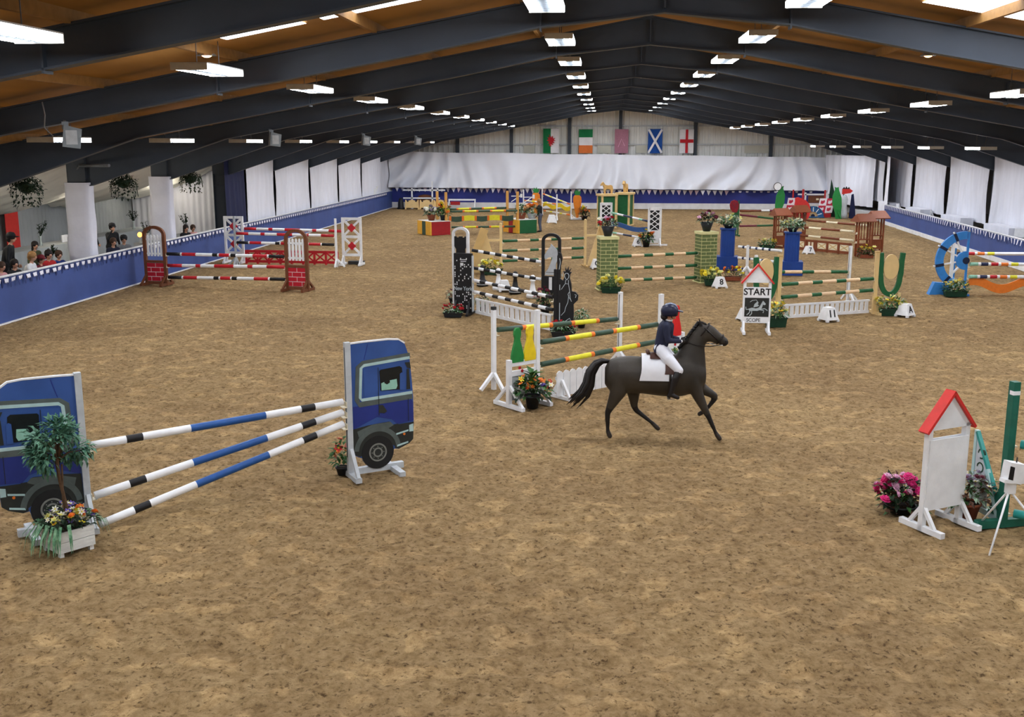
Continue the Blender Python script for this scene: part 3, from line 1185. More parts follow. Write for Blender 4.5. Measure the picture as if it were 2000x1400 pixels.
# ---- gallery: long tables, vases, banner
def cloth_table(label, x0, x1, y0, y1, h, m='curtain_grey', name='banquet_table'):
    t = thing(name, label, 'table', ((x0 + x1) / 2, (y0 + y1) / 2, .15 if x0 < 0 else .35))
    w, l = (x1 - x0) / 2, (y1 - y0) / 2
    B('offwhite').bb(-w, w, -l, l, h - .04, h).build('table_top', t)
    for sx in (-1, 1):
        for sy in (-1, 1):
            B('post_grey').cyl((sx * (w - .12), sy * (l - .15), 0), (sx * (w - .12), sy * (l - .15), h - .04), .025, n=8).build('leg', t)
    mb = B(m)
    per = [(-w, -l), (w, -l), (w, l), (-w, l)]
    pts = []
    for a, b in zip(per, per[1:] + per[:1]):
        k = max(3, int(math.dist(a, b) / .12))
        pts += [(a[0] + (b[0] - a[0]) * i / k, a[1] + (b[1] - a[1]) * i / k) for i in range(k)]
    n = len(pts)
    vs = [(p[0] * 1.012, p[1] * 1.005, h + .006) for p in pts] + [(p[0] * 1.03 + .025 * math.sin(i * 1.3), p[1] * 1.01 + .025 * math.cos(i * 1.7), .06) for i, p in enumerate(pts)]
    mb.add(vs, [(i, (i + 1) % n, n + (i + 1) % n, n + i) for i in range(n)] + [tuple(range(n))], False)
    mb.build('tablecloth', t)
    return t


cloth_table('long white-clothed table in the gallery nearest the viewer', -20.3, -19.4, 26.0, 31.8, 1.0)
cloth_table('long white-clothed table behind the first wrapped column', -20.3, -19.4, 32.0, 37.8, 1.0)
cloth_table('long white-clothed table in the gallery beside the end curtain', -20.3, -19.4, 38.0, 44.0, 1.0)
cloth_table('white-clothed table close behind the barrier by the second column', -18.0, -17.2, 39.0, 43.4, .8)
o = B('banner_red').prism([(0, 0), (.86, 0), (.86, 1.62), (0, 1.62)], -.01, .01).build('banner', None, (-21.45, 36.2, .78), PI / 2)
tag(o, 'tall plain red banner hung on the gallery back curtain', 'banner')


def vase(label, loc, seed, h=.55):
    rnd = random.Random(seed)
    t = thing('flower_vase', label, 'vase', loc)
    B('glass_vase').lathe([(.07, 0), (.05, .08), (.03, .22), (.06, .34)], n=12).build('vase', t)
    mb = B('leaf_dark')
    for i in range(7):
        a, q = rnd.uniform(0, 6.28), rnd.uniform(.05, .28)
        tip = Vector((q * math.cos(a), q * math.sin(a), .34 + h * rnd.uniform(.5, 1)))
        mb.tube([(0, 0, .3), tip * .6 + Vector((0, 0, .12)), tip], .008, 5)
        for k in range(7):
            leaf_quad(mb, Vector((0, 0, .34)).lerp(tip, .3 + k * .1), Vector((rnd.uniform(-1, 1), rnd.uniform(-1, 1), rnd.uniform(-.2, .8))), .13, .08)
    mb.build('sprays', t, stuff=True)
    return t


vase('vase of dark foliage on the table left of the first wrapped column', (-19.85, 35.6, 1.156), 1)
vase('vase of dark foliage on the table right of the first wrapped column', (-19.8, 43.0, 1.16), 2)
vase('vase of foliage on the small table by the second wrapped column', (-17.5, 42.9, .96), 3)
t = thing('plant_stand', 'small white plinth at the foot of the first wrapped column', 'plinth', (-17.3, 31.6, .15))
B('offwhite').lathe([(.14, 0), (.14, .03), (.1, .06), (.1, .68), (.14, .71), (.14, .75)], n=12).build('plinth', t)
vase('low vase of foliage against the foot of the first wrapped column', (-17.3, 31.6, .9), 4, .4)
vase('vase of foliage behind the arched red wing', (-17.6, 39.4, .96), 5, .5)
o = thing('table_lamp', 'small glowing orange candle lamp on the gallery table', 'lamp', (-17.7, 38.9, .96))
B('candle_orange').ball((0, 0, .32), (.09, .09, .1)).build('glow_globe', o)
B('glass_vase').lathe([(.08, 0), (.02, .03), (.015, .2), (.05, .25)], n=10).build('stand', o)
o = thing('place_card', 'small white card standing on the long gallery table', 'card', (-19.7, 37.0, 1.16))
B('white').bb(-.02, .02, -.2, .2, 0, .26).build('card', o)

# fill globes added out of sight behind the columns to brighten the gallery
for x, y, lab in ((-18.6, 29.25, 'added fill globe in the gallery behind the column at the frame edge'), (-18.6, 36.25, 'added fill globe in the gallery behind the first wrapped column'), (-19.4, 45.2, 'added fill globe in the gallery behind the second wrapped column')):
    t = thing('fill_globe', lab, 'lamp', (x, y, 2.85))
    B('gallery_fill').ball((0, 0, 0), .16, 14, 10).build('globe', t)
    B('wire').cyl((0, 0, .15), (0, 0, .40), .01, n=6).build('cord', t)

# ---- right walkway: clothed tables and white chairs
for i, (y, l, lab) in enumerate(((66.5, 2.6, 'white-covered table behind the curved barrier nearest the far end'), (60.3, 2.8, 'white-covered table behind the curved barrier, second from the far end'), (53.8, 3.0, 'white-covered table behind the curved barrier, third from the far end'), (47.6, 3.0, 'white-covered table behind the curved barrier nearest the viewer'))):
    cloth_table(lab, 17.0, 17.6, y - l / 2, y + l / 2, .84, 'panel_white', 'covered_table')


def chair(label, loc, rz):
    t = thing('folding_chair', label, 'chair', loc, rz)
    B('white').bb(-.2, .2, -.2, .2, .43, .46).build('seat', t)
    B('white').prism([(-.2, .55), (.2, .55), (.19, .9), (-.19, .9)], .19, .22).build('backrest', t)
    for sx in (-1, 1):
        B('white').bar((sx * .18, -.22, 0), (sx * .18, .2, .9), .03).build('leg', t)
        B('white').bar((sx * .18, .24, 0), (sx * .18, -.16, .44), .03).build('leg', t)
    return t


chair('white folding chair beside the nearest covered table on the right', (17.25, 45.4, .35), 2.4)
chair('white folding chair between the covered tables on the right', (17.3, 57.3, .35), 1.2)
chair('white folding chair beside the far covered table on the right', (17.2, 63.4, .35), 1.7)

# ================================================================== SHOW JUMPS
def pole(label, p0, p1, bands, r=.05, group=None, name='jump_pole', n=14, cat='pole'):
    """painted pole: bands = [(length share, material)] from p0 to p1"""
    p0, p1 = Vector(p0), Vector(p1)
    mid = (p0 + p1) / 2
    tot = sum(b[0] for b in bands)
    mb = MB()
    a = 0.0
    for i, (w, m) in enumerate(bands):
        b = a + w / tot
        mb.use(m).cyl(p0.lerp(p1, a) - mid, p0.lerp(p1, b) - mid, r, n=n, caps=(i in (0, len(bands) - 1)))
        a = b
    o = mb.build(name, None, tuple(mid))
    return tag(o, label, cat, group)


def cups(t, x, y, zs, s=1, m='cup_cream'):
    """shallow pole cups pinned to an upright"""
    for z in zs:
        mb = B(m).bb(x, x + s * .07, y - .055, y + .055, z - .062, z - .05) if s > 0 else B(m).bb(x + s * .07, x, y - .055, y + .055, z - .062, z - .05)
        xa, xb = sorted((x, x + s * .012))
        mb.bb(xa, xb, y - .05, y + .05, z - .06, z + .02)
        mb.build('pole_cup', t)


def vfeet(t, m, y=0, w=.28, h=.28, x=0.0, along='y', bt=.06):
    """two splayed feet that prop an upright"""
    for s in (-1, 1):
        a, b = ((x, y + s * w, .03), (x, y, h)) if along == 'y' else ((x + s * w, y, .03), (x, y, h))
        B(m).bar(a, b, bt, bt).build('foot', t)


def upright(label, loc, rz, h, zs, s, m='white', foot='x', cap=False, d=.075):
    t = thing('jump_upright', label, 'jump stand', loc, rz)
    ps = B(m).bb(-d / 2, d / 2, -d / 2, d / 2, 0, h).build('post', t)
    B('dark_slot').bb(s * d / 2 - .003, s * d / 2 + .003, -.008, .008, .35, h - .05).build('keyhole_track', ps)
    vfeet(t, m, along='y', w=.3, h=.34)
    if foot == 'x':
        B(m).bar((-s * .32, 0, .03), (0, 0, .34), .06, .06).build('foot', t)
    if cap:
        B('dark_slot').bb(-d / 2 - .002, d / 2 + .002, -d / 2 - .002, d / 2 + .002, h - .05, h + .012).build('end_cap', ps)
    cups(ps, s * d / 2, 0, zs, s)
    return t


_bloom = {}


def bloom_mesh(m, kind='open'):
    k = (m, kind)
    if k in _bloom:
        return _bloom[k]
    mb = B(m)
    if kind == 'open':
        for i in range(6):
            a = i * PI / 3
            ca, sa = math.cos(a), math.sin(a)
            cb, sb = math.cos(a + .42), math.sin(a + .42)
            cc, sc = math.cos(a - .42), math.sin(a - .42)
            mb.add([(0, 0, 0), (.6 * cc, .6 * sc, .22), (ca, sa, .30), (.6 * cb, .6 * sb, .22), (.35 * ca, .35 * sa, -.05)], [(0, 1, 2, 3), (0, 4, 1), (0, 3, 4)])
        mb.use('bloom_yellow' if m not in ('bloom_yellow', 'bloom_orange') else 'bloom_orange')
        mb.ball((0, 0, .08), (.22, .22, .16), 6, 4)
    else:       # full head
        for lay, (r, z, n, w) in enumerate(((1.0, -.1, 8, .42), (.75, .25, 7, .38), (.4, .5, 5, .3))):
            for i in range(n):
                a = 2 * PI * i / n + lay * .4
                ca, sa = math.cos(a), math.sin(a)
                q = Vector((-sa, ca, 0)) * w
                c = Vector((ca * r, sa * r, z))
                i0 = Vector((ca * r * .25, sa * r * .25, z * .6))
                mb.add([i0, c * .8 + q, c + Vector((0, 0, .15)), c * .8 - q], [(0, 1, 2, 3)])
        mb.ball((0, 0, .15), (.5, .5, .45), 7, 5)
    _bloom[k] = mb.mesh('bloom')
    return _bloom[k]


def arrangement(name, label, loc, rz=0.0, pot=('trough', .4, .14, .16), pot_m='trough_green', spread=(.3, .18, .2), leaves=260, leaf_m=('leaf_green',), blooms=(('bloom_yellow', 16, 'full'),), br=.045, seed=1, lz=None, leaf=.09, cat='flowers', spikes=0):
    """potted or boxed flower arrangement: pot, leaves, and every bloom a part"""
    rnd = random.Random(seed)
    t = thing(name, label, cat, loc, rz)
    kind, a, b, h = pot
    if kind == 'trough':
        mb = B(pot_m)
        A, Bq = (a * .88, b * .85), (a, b)
        vs = [(-A[0], -A[1], 0), (A[0], -A[1], 0), (A[0], A[1], 0), (-A[0], A[1], 0), (-Bq[0], -Bq[1], h), (Bq[0], -Bq[1], h), (Bq[0], Bq[1], h), (-Bq[0], Bq[1], h)]
        mb.add(vs, [(0, 3, 2, 1), (0, 1, 5, 4), (1, 2, 6, 5), (2, 3, 7, 6), (3, 0, 4, 7)])
        mb.bb(-a - .012, a + .012, -b - .012, -b + .01, h - .03, h).bb(-a - .012, a + .012, b - .01, b + .012, h - .03, h)
        mb.use('soil').add([(-a, -b, h - .02), (a, -b, h - .02), (a, b, h - .02), (-a, b, h - .02)], [(0, 1, 2, 3)])
        mb.build('trough', t)
    elif kind == 'pot':
        mb = B(pot_m).lathe([(a * .7, 0), (a, h * .85), (a * 1.1, h * .86), (a * 1.12, h), (a * .98, h), (a * .95, h * .9)], n=18)
        mb.use('soil').lathe([(a * .95, h * .9), (.001, h * .92)], n=18)
        mb.build('pot', t)
    elif kind == 'urn':
        B(pot_m).lathe([(a * .6, 0), (a * .8, h * .4), (a * 1.15, h), (a * .9, h * .96)], n=14).build('urn', t)
    sx, sy, sz = spread
    z0 = (lz if lz is not None else h)
    mb = MB()
    for i in range(leaves):
        mb.use(rnd.choice(leaf_m))
        u, v = rnd.uniform(-1, 1), rnd.uniform(-1, 1)
        w = rnd.random()
        p = Vector((u * sx * .8, v * sy * .8, z0 - .02 + sz * w * (1 - .6 * (u * u + v * v) / 2)))
        d = Vector((u + rnd.uniform(-.6, .6), v + rnd.uniform(-.6, .6), rnd.uniform(-.5, 1.0)))
        leaf_quad(mb, p, d, leaf * rnd.uniform(.7, 1.4), leaf * .55)
    if leaves:
        mb.build('foliage', t, stuff=True)
    if spikes:
        mb = B('leaf_spike')
        for i in range(spikes):
            a_ = rnd.uniform(0, 2 * PI)
            L = rnd.uniform(.18, .4)
            p0 = Vector((sx * .5 * math.cos(a_), sy * .5 * math.sin(a_), z0))
            d = Vector((math.cos(a_), math.sin(a_), 0))
            mb.tube([p0, p0 + d * L * .5 + Vector((0, 0, .14)), p0 + d * L + Vector((0, 0, -.1))], [.008, .008, .002], 4)
        mb.build('grass_blades', t, stuff=True)
    for m, n, kd in blooms:
        for i in range(n):
            u, v = rnd.uniform(-1, 1), rnd.uniform(-1, 1)
            k = 1 - .55 * (u * u + v * v) / 2
            p = (u * sx, v * sy, z0 + sz * k * rnd.uniform(.55, 1.15))
            o = link('bloom', bloom_mesh(m, kd), t, p)
            s = br * rnd.uniform(.75, 1.25)
            o.scale = (s, s, s)
            o.rotation_euler = (rnd.uniform(-.7, .5) - .5 * v + .35, .6 * u + rnd.uniform(-.3, .3), rnd.uniform(0, 6))
    return t


def marker(label, loc, rz, txts, h=.36, w=.2):
    """white tapered number block; txts = [(face, text)] with face 0 the local -y side, 1 the +x side"""
    t = thing('number_marker', label, 'marker', loc, rz)
    a, b = w, w * .55
    mb = B('white')
    vs = [(-a, -a, .05), (a, -a, .05), (a, a, .05), (-a, a, .05), (-b, -b, h), (b, -b, h), (b, b, h), (-b, b, h)]
    mb.add(vs, [(0, 1, 5, 4), (1, 2, 6, 5), (2, 3, 7, 6), (3, 0, 4, 7), (4, 5, 6, 7)])
    for sx in (-1, 1):
        for sy in (-1, 1):
            mb.box((sx * a * .86, sy * a * .86, .03), (.07, .07, .06))
    blk = mb.build('block', t)
    tl = math.atan2(a - b, h - .05)
    for face, tx in txts:
        ang = (0, PI / 2)[face]
        d = (a + b) / 2 + .004
        loc2 = (d * math.sin(ang), -d * math.cos(ang), (h + .05) / 2)
        lettering(tx, 'letter_black', blk, h * .72, loc2, ang, PI / 2 - tl, 'number', .006)
    return t


def picket_gate(label, p0, p1, h, n, m='white', z0=.0, rails=True, name='filler_gate', scallop=False, feet=False, slot=.35):
    """low filler gate hung under the poles: pickets are parts"""
    p0, p1 = Vector(p0), Vector(p1)
    d = p1 - p0
    L = d.length
    t = thing(name, label, 'jump filler', (p0.x, p0.y, 0), math.atan2(d.y, d.x))
    w = L / n
    if rails:
        B(m).bb(0, L, -.03, .03, z0 + h - .05, z0 + h).build('top_rail', t)
        B(m).bb(0, L, -.025, .025, z0 + .03, z0 + .11).build('bottom_rail', t)
    pk = w * (1 - slot) / 2
    if scallop:
        me_ = B(m).prism([(-pk, z0 + .05), (pk, z0 + .05), (pk, z0 + h - .05), (pk * .5, z0 + h - .012), (0, z0 + h), (-pk * .5, z0 + h - .012), (-pk, z0 + h - .05)], -.014, .014).mesh('picket')
        for zz in (.16, h - .14):
            B(m).bb(0, L, .014, .034, z0 + zz - .03, z0 + zz + .03).build('rail', t)
    else:
        me_ = B(m).bb(-pk, pk, -.018, .018, z0 + .1, z0 + h - .05).mesh('picket')
    for i in range(n):
        link('picket', me_, t, ((i + .5) * w, 0, 0))
    if feet:
        for x in (.12, L - .12):
            B(m).bar((x, -.26, .03), (x, .26, .03), .06, .06).build('foot', t)
            B(m).bar((x, -.24, .05), (x, -.02, .36), .05, .05).build('brace', t)
            B(m).bar((x, .24, .05), (x, .02, .36), .05, .05).build('brace', t)
    return t


def rot(a, x, y):
    return (x * math.cos(a) - y * math.sin(a), x * math.sin(a) + y * math.cos(a))


def along(p, q, d):
    """point d metres from p towards q"""
    p, q = Vector(p[:2]), Vector(q[:2])
    r = p + (q - p).normalized() * d
    return (r.x, r.y)


def ang(p, q):
    return math.atan2(q[1] - p[1], q[0] - p[0])


# ------------------------------------------------------------------ 1. lorry jump in the foreground
TA, TB = (-6.40, 11.95), (-3.54, 14.23)


def lorry_wing(label, loc, rz, s, zs):
    t = thing('lorry_wing', label, 'jump wing', loc, rz)
    W = [(0, 1.93), (.2, 1.94), (.58, 1.945), (.74, 1.93), (.83, 1.87), (.90, 1.66), (.93, 1.3), (.945, 1.06), (.945, .70), (.93, .44), (.86, .38), (.70, .32), (.63, .33)]
    c, r = (.375, .315), .245
    W += [(c[0] + r * math.cos(a), c[1] + r * math.sin(a)) for a in np.linspace(-.1, -PI + .25, 14)]
    W += [(.10, .27), (.0, .32)]
    P = lambda name, m, pts, y=0.0: B(m).prism(pts, -.021 - y, -.018 - y, s).build(name, t)
    B('truck_blue').prism(W, -.018, .018, s).build('cut_out_board', t)
    # white edge along the roof line
    B('white').strip([(0, 1.945), (.2, 1.955), (.58, 1.96), (.74, 1.945), (.83, 1.885)], .02, -.02, .02, s).build('roof_edging', t)
    P('cab_side', 'truck_blue_dk', [(.02, .70), (.02, 1.03), (.12, 1.03), (.90, 1.06), (.94, 1.0), (.945, .72), (.68, .70), (.6, .78), (.38, .84)])
    B('truck_grey').strip([(.905, 1.70), (.18, 1.645), (.115, 1.60), (.085, 1.12), (.115, 1.05), (.93, 1.085)], .075, -.0225, -.018, s).build('trim_band', t)
    B('truck_pale').strip([(.90, 1.665), (.20, 1.615), (.155, 1.58), (.13, 1.15), (.155, 1.115), (.93, 1.145)], .042, -.024, -.018, s).build('pale_band', t)
    P('roof_seam', 'truck_blue_dk', [(.20, 1.70), (.21, 1.70), (.27, 1.92), (.26, 1.92)])
    P('side_panel', 'truck_blue', [(.19, 1.15), (.19, 1.55), (.22, 1.56), (.41, 1.57), (.41, 1.21), (.26, 1.20)], .004)
    P('side_window', 'truck_glass', [(.44, 1.22), (.43, 1.51), (.45, 1.53), (.74, 1.555), (.775, 1.53), (.80, 1.21)], .004)
    P('window_reflection', 'truck_mint', [(.455, 1.225), (.452, 1.33), (.53, 1.355), (.69, 1.37), (.70, 1.27), (.68, 1.225)], .006)
    P('seat_head', 'truck_glass', [(.50, 1.33), (.50, 1.385), (.58, 1.385), (.585, 1.33), (.54, 1.305)], .008)
    P('wing_mirror', 'truck_blue', [(.735, 1.2), (.74, 1.44), (.77, 1.46), (.80, 1.44), (.805, 1.2)], .009)
    P('sun_visor', 'truck_dark', [(.82, 1.60), (.90, 1.60), (.915, 1.50), (.86, 1.52)], .006)
    P('windscreen_edge', 'truck_dark', [(.84, 1.2), (.85, 1.5), (.885, 1.5), (.90, 1.2)], .005)
    P('door_seam', 'truck_dark', [(.405, .86), (.405, 1.57), (.413, 1.57), (.413, .86)], .007)
    P('door_seam', 'truck_dark', [(.86, .72), (.86, 1.06), (.867, 1.06), (.867, .72)], .005)
    P('door_handle', 'truck_dark', [(.41, .90), (.41, 1.01), (.47, 1.01), (.53, .91), (.49, .885)], .006)
    P('sill', 'truck_dark', [(.0, .33), (.01, .70), (.26, .735), (.56, .75), (.62, .70), (.70, .70), (.70, .33), (.6, .4), (.1, .28)], .001)
    B('truck_grey').ring(c[0], c[1] + .02, .325, .07, -.026, -.018, .12, PI - .1, 22, s).build('wheel_arch', t)
    P('arch_gusset', 'truck_grey', [(.07, .66), (.30, .735), (.58, .745), (.63, .69), (.52, .64), (.30, .655), (.10, .55)], .002)
    P('bumper', 'truck_dark', [(.64, .34), (.66, .69), (.945, .70), (.93, .44), (.86, .38), (.70, .32)], .003)
    P('bumper_strip', 'truck_pale', [(.665, .535), (.665, .56), (.855, .595), (.855, .57)], .006)
    P('bumper_foot', 'truck_pale', [(.67, .355), (.68, .385), (.85, .42), (.85, .395)], .006)
    P('head_lamp', 'truck_pale', [(.87, .56), (.87, .66), (.935, .675), (.935, .56)], .006)
    B('pole_orange').disc(.79, .535, .018, -.03, -.018, 10, s).build('marker_lamp', t)
    tyre = B('rubber').disc(c[0], c[1], r, -.027, -.018, 30, s).build('tyre', t)
    B('rim_grey').ring(c[0], c[1], .125, .022, -.031, -.018, sx=s).build('wheel_rim', tyre)
    B('truck_dark').disc(c[0], c[1], .112, -.029, -.018, 24, s).build('wheel_dish', tyre)
    B('rim_grey').ring(c[0], c[1], .062, .022, -.032, -.018, n=18, sx=s).build('hub_ring', tyre)
    for k in range(8):
        a = k * PI / 4
        B('rim_grey').disc(c[0] + .09 * math.cos(a), c[1] + .09 * math.sin(a), .008, -.032, -.018, 8, s).build('wheel_nut', tyre)
    # upright and base
    B('grey_white').bb(-.04 - s * .04, .04 - s * .04, -.05, .03, 0, 1.97).build('post', t)
    B('dark_slot').bb(-s * .08 - .004, -s * .08 + .004, -.02, .0, .3, 1.9).build('keyhole_track', t)
    x0, x1 = sorted((0, s * .78))
    B('grey_white').bb(x0, x1, -.01, .07, .02, .11).build('base_rail', t)
    for x in (-.04, .62):
        B('grey_white').bb(s * x - .045, s * x + .045, -.36, .34, 0, .07).build('cross_foot', t)
    B('grey_white').bar((-s * .04, -.34, .06), (-s * .04, -.06, .42), .05, .06).build('brace', t)
    cups(t, -s * .08, -.01, zs, -s)
    return t


aT = ang(TA, TB)
lorry_wing('blue lorry cab board cut off by the left edge, behind the bay tree', TA, aT, -1, [1.02, .40])
lorry_wing('blue lorry cab board on a white stand with its front facing right', TB, math.radians(33), 1, [1.10, .95, .78])
a0 = along(TA, TB, .13)
b0 = along(TB, TA, .13)
bl = [(.42, 'white'), (.2, 'black'), (.6, 'white'), (1.0, 'pole_blue'), (.5, 'white'), (.2, 'black'), (.42, 'white')]
pole('top pole of the lorry jump, white, black and blue', (a0[0], a0[1], 1.03), (b0[0], b0[1], 1.12), bl)
pole('middle pole of the lorry jump, white, black and blue', (a0[0] + .03, a0[1] - .06, .40), (b0[0], b0[1], .97), bl)
pole('lowest slanting pole of the lorry jump, one end on the sand', (a0[0] + .1, a0[1] - .12, .05), (b0[0], b0[1], .80), bl)
# red trailing flowers behind the right lorry post
arrangement('flower_spray', 'red and green flower spray behind the post of the right lorry board', (-3.72, 14.30), 0, ('pot', .09, .09, .12), 'pot_black', (.10, .10, .45), 60, ('leaf_green',), (('bloom_red', 4, 'open'), ('bloom_orange', 3, 'open')), .06, 5, leaf=.11)

# planter with the clipped bay tree
t = thing('tree_planter', 'white slatted planter with a clipped bay tree and spring flowers', 'planter', (-6.235, 11.2, 0), .94)
for z in (.06, .185):
    for sy in (-1, 1):
        B('worn_white').bb(-.22, .22, sy * .21 - .012, sy * .21 + .012, z, z + .118).build('plank', t)
    for sx in (-1, 1):
        B('worn_white').bb(sx * .21 - .012, sx * .21 + .012, -.2, .2, z, z + .118).build('plank', t)
for sx in (-1, 1):
    for sy in (-1, 1):
        B('worn_white').bb(sx * .18 - .025, sx * .18 + .025, sy * .18 - .025, sy * .18 + .025, 0, .30).build('corner_post', t)
B('soil').bb(-.2, .2, -.2, .2, .2, .26).build('soil', t)
rnd = random.Random(5)
B('bark').tube([(0, 0, .2), (.02, 0, .5), (-.03, .01, .85), (-.05, 0, 1.08), (-.03, 0, 1.3)], [.024, .020, .020, .024, .014], 8).tube([(.02, .02, .2), (-.01, .02, .6), (.0, -.01, 1.05)], .012, 6).build('trunk', t)
clumps = []
for i in range(24):
    v = Vector((rnd.gauss(0, 1), rnd.gauss(0, 1), rnd.gauss(0, 1))).normalized()
    clumps.append(Vector((-.03 + v.x * .25, v.y * .23, 1.29 + v.z * .22 - (.06 if abs(v.x) > .8 else 0))))
mb = B('leaf_bay')
for cl in clumps:
    mb.use('bark').tube([(-.04, 0, 1.1), Vector((-.04, 0, 1.18)).lerp(cl, .5), cl], [.012, .008, .004], 5)
mb.use('leaf_bay')
for i in range(1150):
    cl = clumps[rnd.randrange(len(clumps))]
    v = Vector((rnd.gauss(0, 1), rnd.gauss(0, 1), rnd.gauss(0, 1))).normalized()
    p = cl + v * rnd.uniform(.02, .13)
    leaf_quad(mb, p, v + (cl - Vector((-.03, 0, 1.25))) * 2 + Vector((rnd.uniform(-.7, .7), rnd.uniform(-.7, .7), rnd.uniform(-.9, .4))), rnd.uniform(.06, .115), .042)
mb.build('crown', t, stuff=True)
for m, n, kd in (('bloom_white', 26, 'open'), ('bloom_lemon', 14, 'open'), ('bloom_purple', 14, 'open'), ('bloom_orange', 6, 'full'), ('bloom_yellow', 5, 'open')):
    for i in range(n):
        u, v = rnd.uniform(-1, 1), rnd.uniform(-1, 1)
        ux = .02 + .14 * (1 if m in ('bloom_orange',) else 0)
        o = link('bloom', bloom_mesh(m, kd), t, (u * .25 + ux * .4, v * .22, .36 + rnd.uniform(0, .2) * (1 - .5 * abs(u))))
        s = rnd.uniform(.035, .055)
        o.scale = (s, s, s)
        o.rotation_euler = (rnd.uniform(-.2, 1.0), .7 * u, rnd.uniform(0, 6))
mb = B('leaf_dark')
for i in range(150):
    u, v = rnd.uniform(-1, 1), rnd.uniform(-1, 1)
    leaf_quad(mb, Vector((u * .24, v * .22, .3 + rnd.uniform(0, .16))), Vector((u, v, rnd.uniform(-.3, .8))), .1, .05)
mb.build('foliage', t, stuff=True)
mb = B('leaf_spike')
for i in range(60):
    a_ = rnd.uniform(2.4, 4.4) if i < 44 else rnd.uniform(-.6, .4)
    L = rnd.uniform(.2, .36)
    p0 = Vector((.18 * math.cos(a_), .16 * math.sin(a_), .3))
    d = Vector((math.cos(a_), math.sin(a_), 0))
    side = d.cross(Vector((0, 0, 1))) * .012
    pts = [p0, p0 + d * L * .5 + Vector((0, 0, .1)), p0 + d * L * .85 + Vector((0, 0, -.02)), p0 + d * L + Vector((0, 0, -.2))]
    mb.add([q + side * w for q, w in zip(pts, (1, 1.2, .9, .1))] + [q - side * w for q, w in zip(pts, (1, 1.2, .9, .1))], [(0, 1, 5, 4), (1, 2, 6, 5), (2, 3, 7, 6)])
mb.build('grass_blades', t, stuff=True)

# ------------------------------------------------------------------ 2. oxer with yellow, green and orange poles
OB, OD, OA, OC = (-1.19, 18.88), (1.17, 21.15), (-2.09, 19.83), (.37, 22.17)
aO = ang(OB, OD)


def pin_wing(label, p, rz, s, zs, pins):
    """white wing with a green and a yellow skittle board; s = -1: wing lies on the local -x side"""
    t = thing('skittle_wing', label, 'jump wing', p, rz)
    B('white').bb(-.04, .04, -.04, .04, 0, 1.73).build('tall_post', t)
    B('white').bb(s * .66 - .04, s * .66 + .04, -.04, .04, 0, .88).build('short_post', t)
    x0, x1 = sorted((s * .04, s * .62))
    for z in (.80, .62, .30):
        B('white').bb(x0, x1, -.02, .02, z - .05, z + .05).build('rail', t)
    B('grey_white').bb(x0, x1, .0, .012, .12, .58).build('infill_board', t)
    for x, m in zip((.18, .47), pins):
        prof = [(-.13, .0), (.13, .0), (.135, .12), (.10, .26), (.06, .38), (.055, .44), (.075, .50), (.07, .58), (.035, .63), (-.035, .63), (-.07, .58), (-.075, .50), (-.055, .44), (-.06, .38), (-.10, .26), (-.135, .12)]
        B(m).prism([(s * x + a, .82 + b) for a, b in prof], -.025, .025).build('skittle_board', t)
    for x in (0, .66):
        B('white').bar((s * x, -.42, .035), (s * x, .42, .035), .07, .07).build('cross_foot', t)
        for q in (-1, 1):
            B('white').bar((s * x, q * .38, .06), (s * x, q * .03, .40), .05, .05).build('brace', t)
    for q in (-1, 1):
        B('bloom_red').disc(s * .40 + q * .03, .68 - q * .03, .03, -.03, -.02, 10).build('red_disc', t)
    cups(t, -s * .04, 0, zs, -s)
    return t


pin_wing('white wing with green and yellow skittle boards, beside the orange flower pot', OB, aO, -1, [1.07, .68], ('wing_yellow', 'wing_green2'))
pin_wing('white wing with a red skittle board standing behind the horse and rider', OD, aO, 1, [1.07, .72], ('wing_green2', 'bib_red'))
upright('white post on splayed feet behind the left skittle wing', OA, aO, 1.62, [1.12], 1, cap=True)
upright('weathered white post behind the raised back end of the skittle jump', OC, aO, 1.62, [1.0], -1)
gy_ = [(1.0, 'pole_dkgreen'), (.16, 'pole_orange'), (1.0, 'pole_yellow'), (.16, 'pole_orange'), (.85, 'pole_dkgreen'), (.16, 'pole_orange'), (1.0, 'pole_yellow'), (.16, 'pole_orange'), (.9, 'pole_dkgreen')]
p, q = along(OB, OD, .1), along(OD, OB, .1)
pole('upper front pole of the skittle jump, dark green, yellow and orange', (*p, 1.12), (*q, 1.12), gy_)
pole('lower front pole of the skittle jump, dark green, yellow and orange', (*p, .70), (*q, .77), gy_)
p, q = along(OA, OC, .1), along(OC, OA, .1)
pole('back pole of the skittle jump, dark green, yellow and orange', (*p, 1.17), (*q, 1.05), gy_)
picket_gate('white picket filler under the skittle jump behind the horse\'s tail', (-.84, 19.10), (.95, 20.85), .54, 15, scallop=True, feet=True, rails=False, slot=.12)
t = arrangement('flower_pot', 'black pot of orange and yellow flowers beside the skittle wing', (-1.24, 18.45), 0, ('pot', .14, .14, .24), 'pot_black', (.33, .26, .34), 150, ('leaf_green', 'leaf_dark'), (('bloom_orange', 13, 'open'), ('bloom_yellow', 5, 'open'), ('bloom_red', 5, 'open'), ('bloom_white', 3, 'open'), ('bloom_purple', 1, 'full')), .06, 3, leaf=.13)
big = MB().use('leaf_green')
leaf_quad(big, Vector((0, 0, 0)), Vector((1, 0, .4)), .26, .13, bend=.35)
big_me = big.mesh('leaf')
for i in range(16):
    o = link('leaf', big_me, t, (0, 0, .3 + .02 * i))
    o.rotation_euler = (0, -.35 - .4 * ((i * 7) % 5) / 5, i * 2.4)
